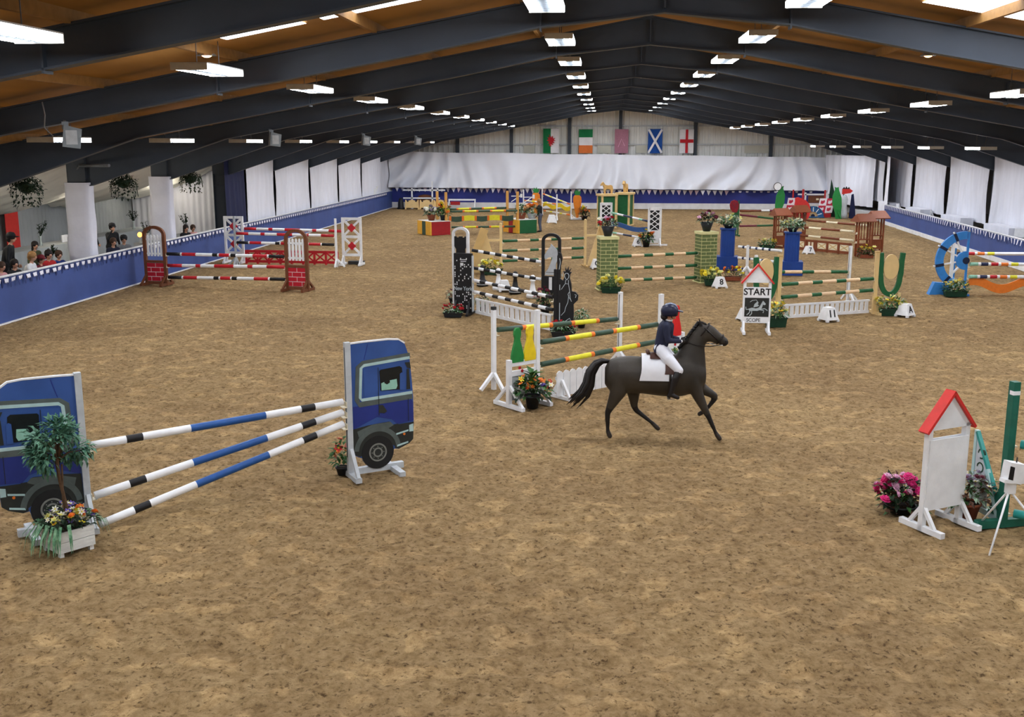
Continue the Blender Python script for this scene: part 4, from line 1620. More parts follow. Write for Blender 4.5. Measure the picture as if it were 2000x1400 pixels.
arrangement('flower_pot', 'yellow flower pot partly hidden behind the rider', (1.52, 21.15), 0, ('pot', .14, .14, .24), 'pot_black', (.22, .22, .34), 120, ('leaf_green',), (('bloom_yellow', 10, 'open'), ('bloom_lemon', 6, 'open')), .06, 31, leaf=.12)

# ------------------------------------------------------------------ 3. city skyline and chess jump
NL, NR = (-3.88, 28.85), (-.98, 26.12)
NBL, NBR = (-4.15, 31.6), (-1.45, 29.6)


def skyline_wing(label, p, rz):
    t = thing('skyline_wing', label, 'jump wing', p, rz)
    tw = B('black').bb(-.26, .26, -.06, .06, 0.05, 1.72).build('tower_board', t)
    B('grey_white').bb(.26, .285, -.06, .06, .1, 1.66).build('edge_strip', t)
    rnd = random.Random(12)
    sq = B('letter_white').bb(-.014, .014, -.064, -.06, -.018, .018).mesh('lit_window')
    used = set()
    for i in range(70):
        gx_, gz_ = rnd.randrange(9), rnd.randrange(26)
        if (gx_, gz_) in used or gz_ in (9, 10, 11):
            continue
        used.add((gx_, gz_))
        link('lit_window', sq, tw, (-.225 + gx_ * .056, 0, .2 + gz_ * .055))
    B('letter_white').bb(-.08, .12, -.066, -.06, 1.54, 1.56).bb(-.06, .10, -.066, -.06, 1.49, 1.51).build('bright_window', tw)
    B('letter_white').bb(-.07, .02, -.066, -.06, 1.38, 1.46).build('bright_window', tw)
    lettering('New York', 'line_grey', tw, .155, (0, -.063, .74), 0, PI / 2, 'lettering', .003, .8)
    for s in (-1, 1):
        B('black').bar((s * .2, -.38, .04), (s * .2, .38, .04), .06, .06).build('cross_foot', t)
        B('black').bar((s * .2, -.34, .05), (s * .2, -.06, .4), .05, .05).build('brace', t)
    cups(t, .285, -.02, [.98, .64], 1)
    return t


def statue_wing(label, p, rz):
    t = thing('statue_wing', label, 'jump wing', p, rz)
    B('black').bb(-.25, -.17, -.05, .05, 0, 1.62).build('post', t)
    out = [(-.17, .05), (.24, .05), (.26, .55), (.25, .75), (.36, .86), (.37, .98), (.30, 1.06), (.20, 1.08), (.19, 1.25), (.15, 1.40), (.16, 1.5), (.20, 1.56), (.145, 1.56), (.19, 1.66), (.12, 1.59), (.115, 1.70), (.075, 1.60), (.03, 1.68), (.04, 1.57), (-.02, 1.58), (.02, 1.5), (.0, 1.4), (-.02, 1.34), (-.10, 1.40), (-.08, 1.7), (-.04, 1.9), (-.07, 2.02), (-.14, 2.05), (-.17, 1.95)]
    cb = B('black').prism(out, -.03, .03).build('cut_out_board', t)
    def line(pts, w=.013):
        B('line_grey').strip(pts, w, -.034, -.03).build('painted_line', cb)
    line([(.02, 1.47), (.03, 1.42), (.075, 1.36), (.12, 1.42), (.13, 1.48)], .016)
    line([(.02, 1.48), (.05, 1.53), (.1, 1.53), (.13, 1.48)], .016)
    line([(.05, 1.36), (.04, 1.27), (-.06, 1.12)])
    line([(.04, 1.27), (.12, 1.26), (.15, 1.1), (.17, .9), (.2, .82)])
    line([(.12, 1.36), (.12, 1.26)])
    line([(.14, 1.06), (.11, 1.0), (.14, .92), (.18, .86)])
    line([(.13, .98), (.11, .8), (.05, .66), (.03, .56), (-.06, .46)])
    line([(-.04, .16), (.05, .26), (.05, .32), (.16, .40), (.18, .34)])
    line([(-.10, .1), (-.10, .78)], .018)
    line([(-.10, 1.1), (-.10, 1.24)], .018)
    line([(-.12, 1.62), (-.09, 1.8), (-.11, 1.9)], .016)
    line([(-.06, 1.5), (-.03, 1.44), (-.02, 1.55)], .012)
    line([(.30, .92), (.32, .99), (.28, 1.0)], .016)
    for s in (-.2, .16):
        B('black').bar((s, -.34, .035), (s, .34, .035), .06, .06).build('cross_foot', t)
    cups(t, -.25, -.02, [.86, .54], -1)
    return t


def arch_frame(mb, w, h, bw, y0, y1, m, z0=0.0):
    """round-topped frame"""
    r = w / 2 - bw / 2
    pts = [(-r, z0)] + [(r * math.cos(a), h - w / 2 * .62 + math.sin(a) * w / 2 * .62) for a in np.linspace(PI, 0, 13)] + [(r, z0)]
    return mb.use(m).strip(pts, bw, y0, y1)


def rook_wing(label, p, rz):
    t = thing('arched_wing', label, 'jump wing', p, rz)
    arch_frame(MB(), .50, 2.35, .07, -.05, .05, 'white', 1.0).build('arch_frame', t)
    B('white').bb(-.25, .25, -.04, .04, .0, 1.05).build('lower_board', t)
    B('black').prism([(-.16, 1.02), (.16, 1.02), (.14, 1.3), (.13, 1.76), (.19, 1.86), (.19, 2.12), (.12, 2.12), (.12, 2.09), (.05, 2.09), (.05, 2.12), (-.05, 2.12), (-.05, 2.09), (-.12, 2.09), (-.12, 2.12), (-.19, 2.12), (-.19, 1.86), (-.13, 1.76), (-.14, 1.3)], -.03, .03).build('chess_rook', t)
    for s in (-1, 1):
        B('white').bar((s * .2, -.36, .035), (s * .2, .36, .035), .06, .06).build('cross_foot', t)
    cups(t, .25, 0, [1.9 - .5], 1)
    return t


def knight_wing(label, p, rz):
    t = thing('arched_wing', label, 'jump wing', p, rz)
    arch_frame(MB(), .56, 2.14, .085, -.05, .05, 'black', .0).build('arch_frame', t)
    B('black').bb(-.24, .24, -.04, .04, .3, .95).build('lower_board', t)
    K = [(-.18, .98), (.16, .98), (.16, 1.04), (.13, 1.10), (.14, 1.30), (.20, 1.50), (.20, 1.62), (.16, 1.72), (.07, 1.80), (-.01, 1.88), (-.03, 1.80), (-.11, 1.70), (-.20, 1.55), (-.21, 1.47), (-.15, 1.43), (-.08, 1.49), (.04, 1.50), (-.02, 1.32), (-.09, 1.16), (-.17, 1.06)]
    B('grey_white').prism(K, -.03, .03).build('chess_knight', t)
    B('black').bb(-.15, .15, -.034, -.03, 1.05, 1.062).build('painted_line', t)
    B('white').bb(-.06, .03, -.045, -.04, .55, .92).build('pale_panel', t)
    for s in (-1, 1):
        B('black').bar((s * .22, -.36, .035), (s * .22, .36, .035), .06, .06).build('cross_foot', t)
    cups(t, -.28, 0, [1.3, .9], -1)
    return t


aN = ang(NL, NR)
skyline_wing('black wing painted as a lit skyscraper with white lettering', NL, -.18)
statue_wing('black wing cut out as a crowned statue with white outlines', NR, -.12)
rook_wing('white arched wing with a black rook, behind the skyscraper wing', (-4.05, 29.6), -.18)
knight_wing('black arched wing holding a white chess knight', (-1.50, 30.15), -.12)
bw = []
for k in range(11):
    bw.append((.36 if k % 2 == 0 else .30, 'black' if k % 2 else 'white'))
bw2 = [(b[0], 'white' if b[1] == 'black' else 'black') for b in bw]
pole('upper front black and white striped pole of the chess jump', (-3.57, 28.75, .98), (-1.26, 26.42, .87), bw + [(.3, 'black')], .047)
pole('lower front black and white striped pole of the chess jump', (-3.57, 28.75, .66), (-1.26, 26.42, .55), bw + [(.3, 'black')], .047)
pole('upper back black and white striped pole of the chess jump', (-3.75, 29.7, 1.72), (-1.80, 30.1, 1.36), bw2 + [(.3, 'white')], .045)
pole('lower back black and white striped pole of the chess jump', (-3.75, 29.7, 1.22), (-1.80, 30.1, .86), bw2 + [(.3, 'white')], .045)
picket_gate('white slatted filler plank under the chess jump', (-3.55, 28.95), (-1.28, 26.30), .45, 15, z0=.0, slot=.4)


def pawn(label, p, m, m2):
    t = thing('chess_pawn', label, 'chess piece', p)
    B(m).lathe([(.20, 0), (.20, .10), (.17, .12), (.16, .17), (.10, .22), (.075, .35), (.055, .5), (.085, .52), (.085, .55), (.05, .56)], n=18).build('body', t)
    B(m).ball((0, 0, .63), .085).build('head', t)
    B(m2).lathe([(.201, .05), (.201, .07)], n=18).build('band', t)
    return t


pawn('black chess pawn nearest the skyscraper wing', (-4.05, 34.9), 'black', 'grey_white')
pawn('white chess pawn between the two black ones', (-3.42, 34.0), 'white', 'grey_white')
pawn('black chess pawn standing between the two white ones', (-2.80, 33.2), 'black', 'grey_white')
pawn('white chess pawn nearest the chess knight wing', (-2.18, 32.3), 'white', 'grey_white')
marker('blank white block standing beside the chess pawns', (-3.2, 33.7), .3, [], .36)
arrangement('flower_trough', 'red geraniums in a black trough at the foot of the skyscraper wing', (-4.12, 28.45), 0, ('trough', .26, .14, .14), 'pot_black', (.27, .16, .22), 150, ('leaf_green', 'leaf_silver', 'leaf_dark'), (('bloom_red', 22, 'full'),), .05, 7)
arrangement('flower_trough', 'red geraniums in a black trough at the foot of the statue wing', (-.98, 25.7), .1, ('trough', .3, .14, .14), 'pot_black', (.36, .16, .24), 150, ('leaf_green', 'leaf_dark', 'leaf_silver'), (('bloom_red', 15, 'full'),), .05, 8)
arrangement('flower_pot', 'white and green leafy plant behind the statue wing', (-.55, 27.0), 0, ('pot', .12, .12, .2), 'pot_black', (.2, .16, .3), 160, ('leaf_silver', 'leaf_green'), (('bloom_white', 6, 'open'),), .04, 9)
arrangement('flower_pot', 'dark red and pink shrub in a pot before the knight wing', (-1.62, 29.3), 0, ('pot', .15, .15, .24), 'pot_black', (.36, .25, .45), 260, ('leaf_bronze', 'leaf_dark', 'leaf_green'), (('bloom_maroon', 12, 'full'), ('bloom_palepink', 4, 'open')), .06, 10)
arrangement('flower_pot', 'grey-green foliage pot at the foot of the skyscraper wing\'s right side', (-3.45, 29.6), 0, ('pot', .12, .12, .16), 'pot_black', (.22, .2, .28), 150, ('leaf_silver', 'leaf_bronze'), (('bloom_white', 4, 'open'), ('bloom_peach', 2, 'open')), .05, 11)
arrangement('flower_pot', 'small maroon flower pot half hidden left of the skyscraper wing', (-4.5, 31.0), 0, ('pot', .12, .12, .16), 'pot_black', (.2, .2, .3), 120, ('leaf_bronze', 'leaf_silver'), (('bloom_maroon', 5, 'full'),), .05, 12)

# ------------------------------------------------------------------ 4. sand-coloured pyramid jump
def pyramid_wing(label, p, rz, s):
    """post at local 0, triangular board on the side s"""
    t = thing('pyramid_wing', label, 'jump wing', p, rz)
    B('tan').bb(-.045, .045, -.045, .045, 0, 1.78).build('post', t)
    B('tan').ball((0, 0, 1.79), (.055, .055, .05), 10, 6).build('post_knob', t)
    out = [(s * .10, .02), (s * 1.22, .02), (s * .66, 1.62), (s * .58, 1.62)]
    B('tan').prism(out, -.03, .03).build('triangle_board', t)
    B('tan_dark').bar((s * .62, -.16, 1.64), (s * 1.24, -.16, .03), .30, .03, (0, 1, 0)).build('sloping_side', t)
    B('tan').bb(*sorted((0, s * .50)), -.04, .04, 1.16, 1.24).build('cross_arm', t)
    B('tan_dark').bar((0, -.36, .03), (0, .36, .03), .07, .06).build('cross_foot', t)
    cups(t, -s * .045, 0, [1.15, .78, .40], -s)
    return t


PL, PR = (-3.80, 38.69), (-.73, 40.96)
aP = ang(PL, PR)
pyramid_wing('sand-coloured triangular wing behind the skyscraper wing', PL, .25, -1)
pyramid_wing('sand-coloured triangular wing beside the green brick pillar', PR, .35, 1)
gt = [(.7, 'pole_green'), (.65, 'pole_tan'), (.45, 'pole_green'), (.65, 'pole_tan'), (.45, 'pole_green'), (.65, 'pole_tan'), (.65, 'pole_green')]
p, q = along(PL, PR, .1), along(PR, PL, .1)
for z0, z1, w in ((1.16, 1.10, 'top'), (.80, .72, 'middle'), (.42, .36, 'lowest')):
    pole('%s green and tan pole between the pyramid wings' % w, (*p, z0), (*q, z1), gt, .05)
arrangement('flower_trough', 'yellow flowers in a dark trough at the pyramid wing', (-4.1, 38.1), 0, ('trough', .42, .16, .2), 'trough_green', (.42, .2, .34), 160, ('leaf_green',), (('bloom_yellow', 14, 'full'), ('bloom_lemon', 12, 'full')), .075, 14)
marker('white number block at the foot of the right pyramid wing', (-.28, 40.3), .2, [(0, 'C')], .36)

# ------------------------------------------------------------------ 5. green brick pillars
def brick_pillar(label, p, rz, s, zs):
    t = thing('brick_pillar', label, 'jump wing', p, rz)
    w, d, h = .29, .26, 1.66
    core = B('mortar_cream').bb(-w, w, -d, d, 0, h).build('pillar_core', t)
    B('mortar_cream').bb(-w - .03, w + .03, -d - .03, d + .03, h, h + .09).build('cap_stone', t)
    rows_ = 14
    rh = h / rows_
    meshes = {}
    for r in range(rows_):
        z = r * rh + rh / 2
        cuts = [-w, -w * .0 + .05, w] if r % 2 else [-w, -w * .38, w * .62, w]
        for a, b in zip(cuts[:-1], cuts[1:]):
            L = round(b - a - .022, 3)
            if L not in meshes:
                meshes[L] = B('brick_green').box((0, 0, 0), (L, .012, rh - .022)).mesh('brick')
            for sy in (-1, 1):
                link('brick', meshes[L], core, ((a + b) / 2, sy * (d + .003), z))
        cuts = [-d, 0, d] if r % 2 else [-d, -d * .4, d * .6, d]
        for a, b in zip(cuts[:-1], cuts[1:]):
            L = round(b - a - .022, 3)
            if L not in meshes:
                meshes[L] = B('brick_green').box((0, 0, 0), (L, .012, rh - .022)).mesh('brick')
            for sx in (-1, 1):
                link('brick', meshes[L], core, (sx * (w + .003), (a + b) / 2, z), PI / 2)
    B('mortar_cream').bb(-w - .05, w + .05, -d - .05, d + .05, 0, .03).build('base_plate', t)
    cups(t, s * (w + .008), 0, zs, s)
    return t


GL, GR = (.12, 34.35), (3.50, 36.60)
aG = ang(GL, GR)
brick_pillar('green brick-painted pillar nearer the middle, yellow flowers at its foot', GL, .22, 1, [1.06, .66, .27])
brick_pillar('green brick-painted pillar beside the blue columns', GR, .35, -1, [1.01, .60, .17])
p, q = along(GL, GR, .38), along(GR, GL, .38)
for z0, z1, w in ((1.07, 1.02, 'top'), (.67, .60, 'middle'), (.28, .18, 'lowest')):
    pole('%s green and tan pole between the green brick pillars' % w, (*p, z0), (*q, z1), gt, .052)
arrangement('flower_urn', 'dark pot of red and pink flowers on the nearer green brick pillar', (.12, 34.35, 1.75), 0, ('urn', .19, .19, .32), 'pot_black', (.3, .24, .28), 140, ('leaf_green', 'leaf_bronze', 'leaf_silver'), (('bloom_red', 6, 'full'), ('bloom_palepink', 5, 'full'), ('bloom_white', 2, 'open')), .075, 15, leaf=.13)
arrangement('flower_urn', 'dark pot of pink flowers on the green brick pillar by the blue columns', (3.50, 36.60, 1.75), 0, ('urn', .2, .2, .32), 'pot_black', (.32, .26, .32), 140, ('leaf_dark', 'leaf_bronze', 'leaf_silver'), (('bloom_maroon', 8, 'full'), ('bloom_palepink', 5, 'full')), .075, 16, leaf=.13)
arrangement('flower_trough', 'yellow flowers in a green trough below the nearer brick pillar', (.25, 33.65), 0, ('trough', .32, .15, .18), 'trough_green', (.44, .2, .36), 180, ('leaf_green',), (('bloom_yellow', 15, 'full'), ('bloom_lemon', 16, 'full')), .075, 17)
arrangement('flower_trough', 'yellow flowers in a green trough below the brick pillar by the blue columns', (3.66, 35.75), 0, ('trough', .26, .15, .2), 'trough_green', (.38, .2, .36), 170, ('leaf_green',), (('bloom_yellow', 14, 'full'), ('bloom_lemon', 14, 'full')), .075, 18)
arrangement('flower_trough', 'autumn-coloured flowers in a trough beside the blue column', (4.52, 37.1), 0, ('trough', .28, .15, .14), 'terracotta', (.36, .2, .34), 150, ('leaf_bronze', 'leaf_green'), (('bloom_orange', 9, 'full'), ('bloom_yellow', 9, 'full')), .065, 19)
marker('white number block reading 8 by the yellow flowers', (3.86, 35.15), .25, [(0, '8')], .36)

# ------------------------------------------------------------------ 6. blue columns with white spotted poles
def blue_column(label, p, rz):
    t = thing('blue_column', label, 'jump wing', p, rz)
    B('pillar_blue').bb(-.40, .40, -.34, .34, 0, .50).build('plinth', t)
    n = 40
    prof = []
    for i in range(n):
        a = 2 * PI * i / n
        q = 1 / max(abs(math.cos(a)), abs(math.sin(a))) ** .55
        f = .268 * q * (1 - (.03 if i % 2 else 0))
        prof.append((f * math.cos(a), f * math.sin(a)))
    mb = B('pillar_blue')
    vs = [(a, b, .5) for a, b in prof] + [(a, b, 1.52) for a, b in prof]
    mb.add(vs, [(i, (i + 1) % n, n + (i + 1) % n, n + i) for i in range(n)] + [tuple(range(n, 2 * n))])
    mb.build('fluted_shaft', t)
    B('pillar_blue').bb(-.30, .30, -.30, .30, 1.52, 1.56).build('cap', t)
    return t


BLp, BRp = (4.68, 40.5), (6.82, 39.0)
blue_column('blue column with white flowers on top, nearer the green brick pillar', BLp, -.1)
blue_column('blue column with white flowers on top, beside the pagoda jump', BRp, -.1)
for p_, lab, sd in ((BLp, 'white flowers overflowing the left blue column', 20), (BRp, 'white flowers overflowing the right blue column', 21)):
    arrangement('flower_bowl', lab, (*p_, 1.56), 0, ('urn', .2, .2, .16), 'pot_black', (.46, .34, .34), 230, ('leaf_silver', 'leaf_silver', 'leaf_green'), (('bloom_white', 16, 'open'), ('bloom_lemon', 8, 'open')), .08, sd, leaf=.14)
ws = []
for k in range(5):
    ws += [(.22, 'white'), (.10, 'pole_navy')]
ws += [(.5, 'white')]
for z0, z1, w in ((.93, .90, 'top'), (.52, .48, 'middle'), (.12, .08, 'lowest')):
    pole('%s white pole with blue spots between the blue columns' % w, (5.0, 39.75, z0), (6.40, 38.62, z1), ws, .05)
upright('short white post in front of the blue columns', (5.19, 38.6), aG, 1.1, [], 1)

# ------------------------------------------------------------------ 7. horseshoe jump and start board
def horseshoe_wing(label, p, rz, s, zs):
    t = thing('horseshoe_wing', label, 'jump wing', p, rz)
    B('tan').bb(-.05, .05, -.05, .05, 0, 1.74).build('post', t)
    B('tan_dark').bb(-.06, .06, -.06, .06, 1.72, 1.77).build('post_cap', t)
    c = (s * .40, 1.06)
    pts = []
    for a in np.linspace(PI * .78 + .28, PI * 2.22 - .28, 26):
        pts.append((c[0] + .27 * math.cos(a) * (1.0 if math.sin(a) < 0 else 1.06), c[1] + .52 * math.sin(a) + .02))
    pts = [(c[0] - .30, 1.72), (c[0] - .29, 1.5)] + pts[2:-2] + [(c[0] + .29, 1.5), (c[0] + .31, 1.72)]
    B('wing_green').strip(pts, .13, -.04, .04).build('horseshoe', t)
    B('tan').disc(c[0], 1.33, .215, -.03, .03, 26, 1, .35).build('oval_board', t)
    B('tan').bb(*sorted((s * .05, s * .72)), -.03, .03, .30, .40).build('rail', t)
    B('tan').bb(*sorted((s * .02, s * .34)), -.10, .10, 0, .42).build('base_box', t)
    B('tan').bar((s * .05, -.36, .04), (s * .05, .36, .04), .09, .08).build('cross_foot', t)
    B('tan').bar((s * .68, -.36, .04), (s * .68, .36, .04), .09, .08).build('cross_foot', t)
    B('tan').bb(s * .68 - .04, s * .68 + .04, -.03, .03, 0, .6).build('stay', t)
    cups(t, -s * .05, 0, zs, -s)
    return t


HL, HR = (4.72, 28.66), (7.59, 29.96)
aH = ang(HL, HR)
horseshoe_wing('green horseshoe wing with a cream oval, behind the start board', HL, aH - .1, -1, [.95, .60])
horseshoe_wing('green horseshoe wing with a cream oval, yellow flowers beside it', HR, .1, 1, [1.0, .68])
upright('white post supporting the back pole of the horseshoe jump', (7.41, 32.4), aH, 1.68, [.9], -1)
upright('slim white post behind the start board holding the back pole', (4.45, 31.2), aH, 1.5, [.95], 1)
p, q = along(HL, HR, .1), along(HR, HL, .1)
pole('upper front green and tan pole of the horseshoe jump', (*p, .97), (*q, 1.00), gt, .05)
pole('lower front green and tan pole of the horseshoe jump', (*p, .62), (*q, .68), gt, .05)
pole('back green and tan pole of the horseshoe jump', (4.55, 31.24, 1.0), (7.33, 32.36, .90), [(.5, 'pole_tan')] + gt[2:], .05)
picket_gate('white slatted filler gate under the horseshoe jump', (4.92, 28.80), (7.45, 29.98), .41, 17, slot=.4)
t = marker('white number block reading 11 before the slatted filler gate', (6.07, 28.62), .5, [(0, '11')], .38)
marker('white marker block with the letter A beside the horseshoe wing', (8.35, 29.6), .78, [(0, 'A'), (1, 'A')], .36)
marker('small cream block half hidden behind the start board', (3.86, 28.5), .3, [], .34)
arrangement('flower_trough', 'yellow flowers in a green trough right of the start board', (4.52, 27.6), .1, ('trough', .26, .15, .26), 'trough_green', (.28, .18, .36), 120, ('leaf_green', 'leaf_silver'), (('bloom_yellow', 11, 'open'), ('bloom_lemon', 4, 'open')), .09, 22, leaf=.13)
arrangement('flower_trough', 'yellow flowers in a green trough at the far horseshoe wing', (8.0, 29.75), 0, ('trough', .3, .15, .2), 'trough_green', (.38, .18, .36), 130, ('leaf_green', 'leaf_silver'), (('bloom_yellow', 13, 'open'), ('bloom_lemon', 5, 'open')), .09, 23, leaf=.13)


def roof_board(label, p, rz, front, tilt=0.0):
    """board on two legs with a red gabled top; front: printed side towards local -y"""
    t = thing('roofed_board', label, 'sign', p, rz)
    w = .31
    for s in (-1, 1):
        B('white').bb(s * w - .035, s * w + .035, -.035, .035, 0, 1.32).build('leg', t)
        B('white').bar((s * w, -.34, .035), (s * w, .34, .035), .07, .07).build('cross_foot', t)
        for q in (-1, 1):
            B('white').bar((s * w, q * .20, .06), (s * w, q * .02, .30), .045, .045).build('brace', t)
    pn = B('white').bb(-w - .01, w + .01, -.045, -.035, .26, 1.16).build('panel', t)
    B('white').bb(-w - .01, w + .01, .035, .045, .26, 1.16).build('panel', t)
    B('white').prism([(-.36, 1.28), (.36, 1.28), (0, 1.70)], -.035, .035).build('gable', t)
    for s in (-1, 1):
        B('sign_red').bar((s * .40, 0, 1.26), (s * -.01, 0, 1.745), .15, .035, (0, 0, 1)).build('roof_board', t)
    if front:
        lettering('START', 'letter_black', pn, .235, (0, -.049, 1.045), 0, PI / 2, 'lettering', .004, .98)
        lettering('SCOPE', 'letter_black', pn, .13, (-.07, -.049, .33), 0, PI / 2, 'lettering', .0, .9)
        B('print_dark').bb(-.30, .30, -.049, -.045, .42, .90).build('dark_print', pn)
        # leaping horse and rider, drawn in pale strokes
        def st(name, pts, wd):
            B('print_pale').strip(pts, wd, -.052, -.049).build(name, pn)
        def sp(name, pts):
            B('print_pale').prism(pts, -.0525, -.049).build(name, pn)
        sp('print_horse', [(-.20, .62), (-.12, .65), (-.02, .63), (.06, .66), (.10, .74), (.13, .80), (.15, .83), (.17, .81), (.22, .75), (.20, .72), (.15, .73), (.13, .66), (.10, .60), (.02, .57), (-.10, .57), (-.18, .56)])
        st('print_leg', [(.08, .61), (.20, .63), (.27, .58)], .02)
        st('print_leg', [(.07, .60), (.18, .58), (.16, .52)], .02)
        st('print_leg', [(-.16, .58), (-.18, .52), (-.24, .46)], .022)
        st('print_leg', [(-.12, .58), (-.12, .50), (-.17, .44)], .02)
        st('print_tail', [(-.19, .61), (-.26, .60), (-.27, .67)], .02)
        sp('print_rider', [(-.08, .66), (-.06, .74), (.0, .80), (.04, .78), (.02, .73), (.06, .71), (.02, .68)])
        st('print_rider', [(.03, .78), (-.02, .85), (-.12, .83), (-.17, .79)], .014)
    return t


roof_board('white START board with a red roof and black horse print', (3.86, 26.62), -.04, True)

# ------------------------------------------------------------------ 8. water wheel wing on the right
t = thing('water_wheel_wing', 'blue half water wheel wing with white spokes at the right edge', 'jump wing', (11.42, 34.2, 0), .05)
c = (-.06, 1.08)
a0_, a1_ = PI / 2, PI * 1.32
B('wheel_blue').ring(c[0], c[1], .80, .24, -.05, .05, a0_, a1_, 30).build('wheel_rim', t)
B('wheel_blue').ring(c[0], c[1], .19, .20, -.05, .05, PI / 2 - .1, PI * 1.5 + .1, 16).build('hub_ring', t)
B('wheel_navy').disc(c[0] + .02, c[1], .11, -.06, .06, 16).build('hub', t)
for k, a in enumerate((PI * .64, PI * .84, PI * 1.06, PI * 1.27)):
    ca, sa = math.cos(a), math.sin(a)
    B('white').strip([(c[0] + .26 * ca, c[1] + .26 * sa), (c[0] + .98 * ca, c[1] + .98 * sa)], .045, -.03, .03).build('spoke', t)
    B('wheel_navy').strip([(c[0] + .67 * ca, c[1] + .67 * sa), (c[0] + .93 * ca, c[1] + .93 * sa)], .09, -.055, .055).build('paddle', t)
B('white').bb(-.50, -.41, -.04, .04, .1, 1.72).build('inner_post', t)
B('wheel_blue').bb(-.03, .03, -.03, .03, 0, 1.98).build('post', t)
B('wire').ball((0, 0, 2.0), .035, 8, 6).build('post_knob', t)
B('wheel_blue').prism([(-1.14, 0), (-.50, 0), (-.52, .36), (-.98, .40)], -.12, .12).build('base_box', t)
B('wheel_blue').bar((-.02, -.4, .03), (-.02, .4, .03), .07, .06).build('cross_foot', t)
cups(t, .03, 0, [1.12, .93, .55], 1)
rb = [(.28, 'pole_mint'), (.10, 'white'), (.26, 'pole_navy'), (.10, 'white'), (.26, 'pole_red'), (.10, 'white'), (.26, 'pole_orange'), (.10, 'white'), (.26, 'pole_yellow'), (1.6, 'white'), (.26, 'pole_yellow'), (.10, 'white'), (.26, 'pole_orange')]
pole('back white pole with rainbow bands at the water wheel', (11.7, 36.0, 1.12), (14.85, 36.1, 1.12), rb[2:], .055)
pole('upper front white pole with rainbow bands at the water wheel', (11.53, 34.2, .97), (14.9, 34.3, .97), rb, .055)
pole('lower front white pole with rainbow bands at the water wheel', (11.53, 34.2, .57), (14.9, 34.3, .57), rb, .055)
upright('white post of the water wheel jump beyond the right edge', (14.98, 34.3), 0, 1.7, [.92, .52], -1)
upright('white back post of the water wheel jump beyond the right edge', (14.93, 36.1), 0, 1.7, [1.07], -1)
upright('thin blue-grey post behind the water wheel hub', (11.62, 36.0), 0, 1.3, [1.07], 1, 'wheel_blue')
top_, bot_ = [], []
for i in range(41):
    x = i / 40 * 3.55
    z = .30 - .13 * math.sin((x - .15) / 3.55 * 4.1 * PI + .9 - PI / 2 - .9)
    top_.append((x, z + .15))
    bot_.append((x, z - .13))
o = B('plank_orange').prism(top_ + bot_[::-1], -.02, .02).build('wavy_plank', None, (11.55, 34.25, 0), .03)
tag(o, 'orange wavy filler plank under the rainbow poles', 'jump filler')
arrangement('flower_trough', 'green and yellow flower trough at the foot of the water wheel', (11.0, 33.75), 0, ('trough', .34, .15, .18), 'trough_green', (.42, .18, .36), 220, ('leaf_silver', 'leaf_green', 'leaf_green'), (('bloom_yellow', 9, 'open'), ('bloom_lemon', 3, 'open')), .08, 24, leaf=.12)

# ------------------------------------------------------------------ 9. brown pagoda jump
def pagoda_wing(label, p, rz, zs, s):
    t = thing('pagoda_wing', label, 'jump wing', p, rz)
    for sx in (-1, 1):
        for sy in (-1, 1):
            B('red_brown').bb(sx * .27 - .03, sx * .27 + .03, sy * .09 - .03, sy * .09 + .03, 0, 1.55).build('post', t)
    for z in (.52, .72, 1.48):
        B('red_brown').bb(-.28, .28, -.11, .11, z - .025, z + .025).build('rail', t)
    B('red_brown').bb(-.26, .26, -.10, .10, .12, .50).build('lower_panel', t)
    for k in range(3):
        x = -.14 + k * .14
        B('red_brown').bar((x - .025, -.09, .74), (x + .025, -.09, 1.47), .022, .022).build('slat', t)
        B('red_brown').bar((x + .025, -.075, .74), (x - .025, -.075, 1.47), .022, .022).build('slat', t)
    mb = B('red_brown')
    mb.add([(-.42, -.36, 1.50), (.42, -.36, 1.50), (.36, 0, 1.80), (-.36, 0, 1.80), (-.42, .36, 1.50), (.42, .36, 1.50), (-.42, -.36, 1.46), (.42, -.36, 1.46), (-.42, .36, 1.46), (.42, .36, 1.46)],
           [(0, 1, 2, 3), (3, 2, 5, 4), (0, 6, 7, 1), (4, 5, 9, 8), (0, 3, 4, 8, 6), (1, 7, 9, 5, 2), (6, 8, 9, 7)])
    mb.build('roof', t)
    B('red_brown').bar((0, -.42, .04), (0, .42, .04), .08, .07).build('cross_foot', t)
    cups(t, s * .30, 0, zs, s)
    return t


pagoda_wing('brown pagoda wing behind the right blue column', (8.05, 49.3), .35, [1.0, .66], 1)
pagoda_wing('brown pagoda wing just behind the first one at the blue column', (9.35, 51.8), .35, [1.1], 1)
pagoda_wing('brown pagoda wing with yellow flowers at its foot', (10.92, 45.7), .35, [1.0, .62], -1)
pagoda_wing('brown pagoda wing furthest right, just behind its twin', (12.0, 47.8), .35, [1.1], -1)
br = [(.9, 'pole_brown'), (.5, 'pole_cream'), (.75, 'pole_brown'), (.5, 'pole_cream')]
pole('upper front brown and cream pole of the pagoda jump', (8.36, 49.1, 1.00), (10.60, 46.0, 1.02), br, .05)
pole('lower front brown and cream pole of the pagoda jump', (8.36, 49.1, .64), (10.60, 46.0, .64), br, .05)
pole('back brown and cream pole of the pagoda jump', (9.65, 51.5, 1.1), (11.68, 48.1, 1.12), br, .05)
PG0, PG1 = (8.60, 48.45), (10.55, 46.25)
t = thing('panelled_gate', 'brown panelled filler gate with cream crosses under the pagoda jump', 'jump filler', PG0, ang(PG0, PG1))
Lg = math.dist(PG0, PG1)
B('red_brown').bb(0, Lg, -.03, .03, .42, .50).build('top_rail', t)
B('red_brown').bb(0, Lg, -.03, .03, .02, .12).build('bottom_rail', t)
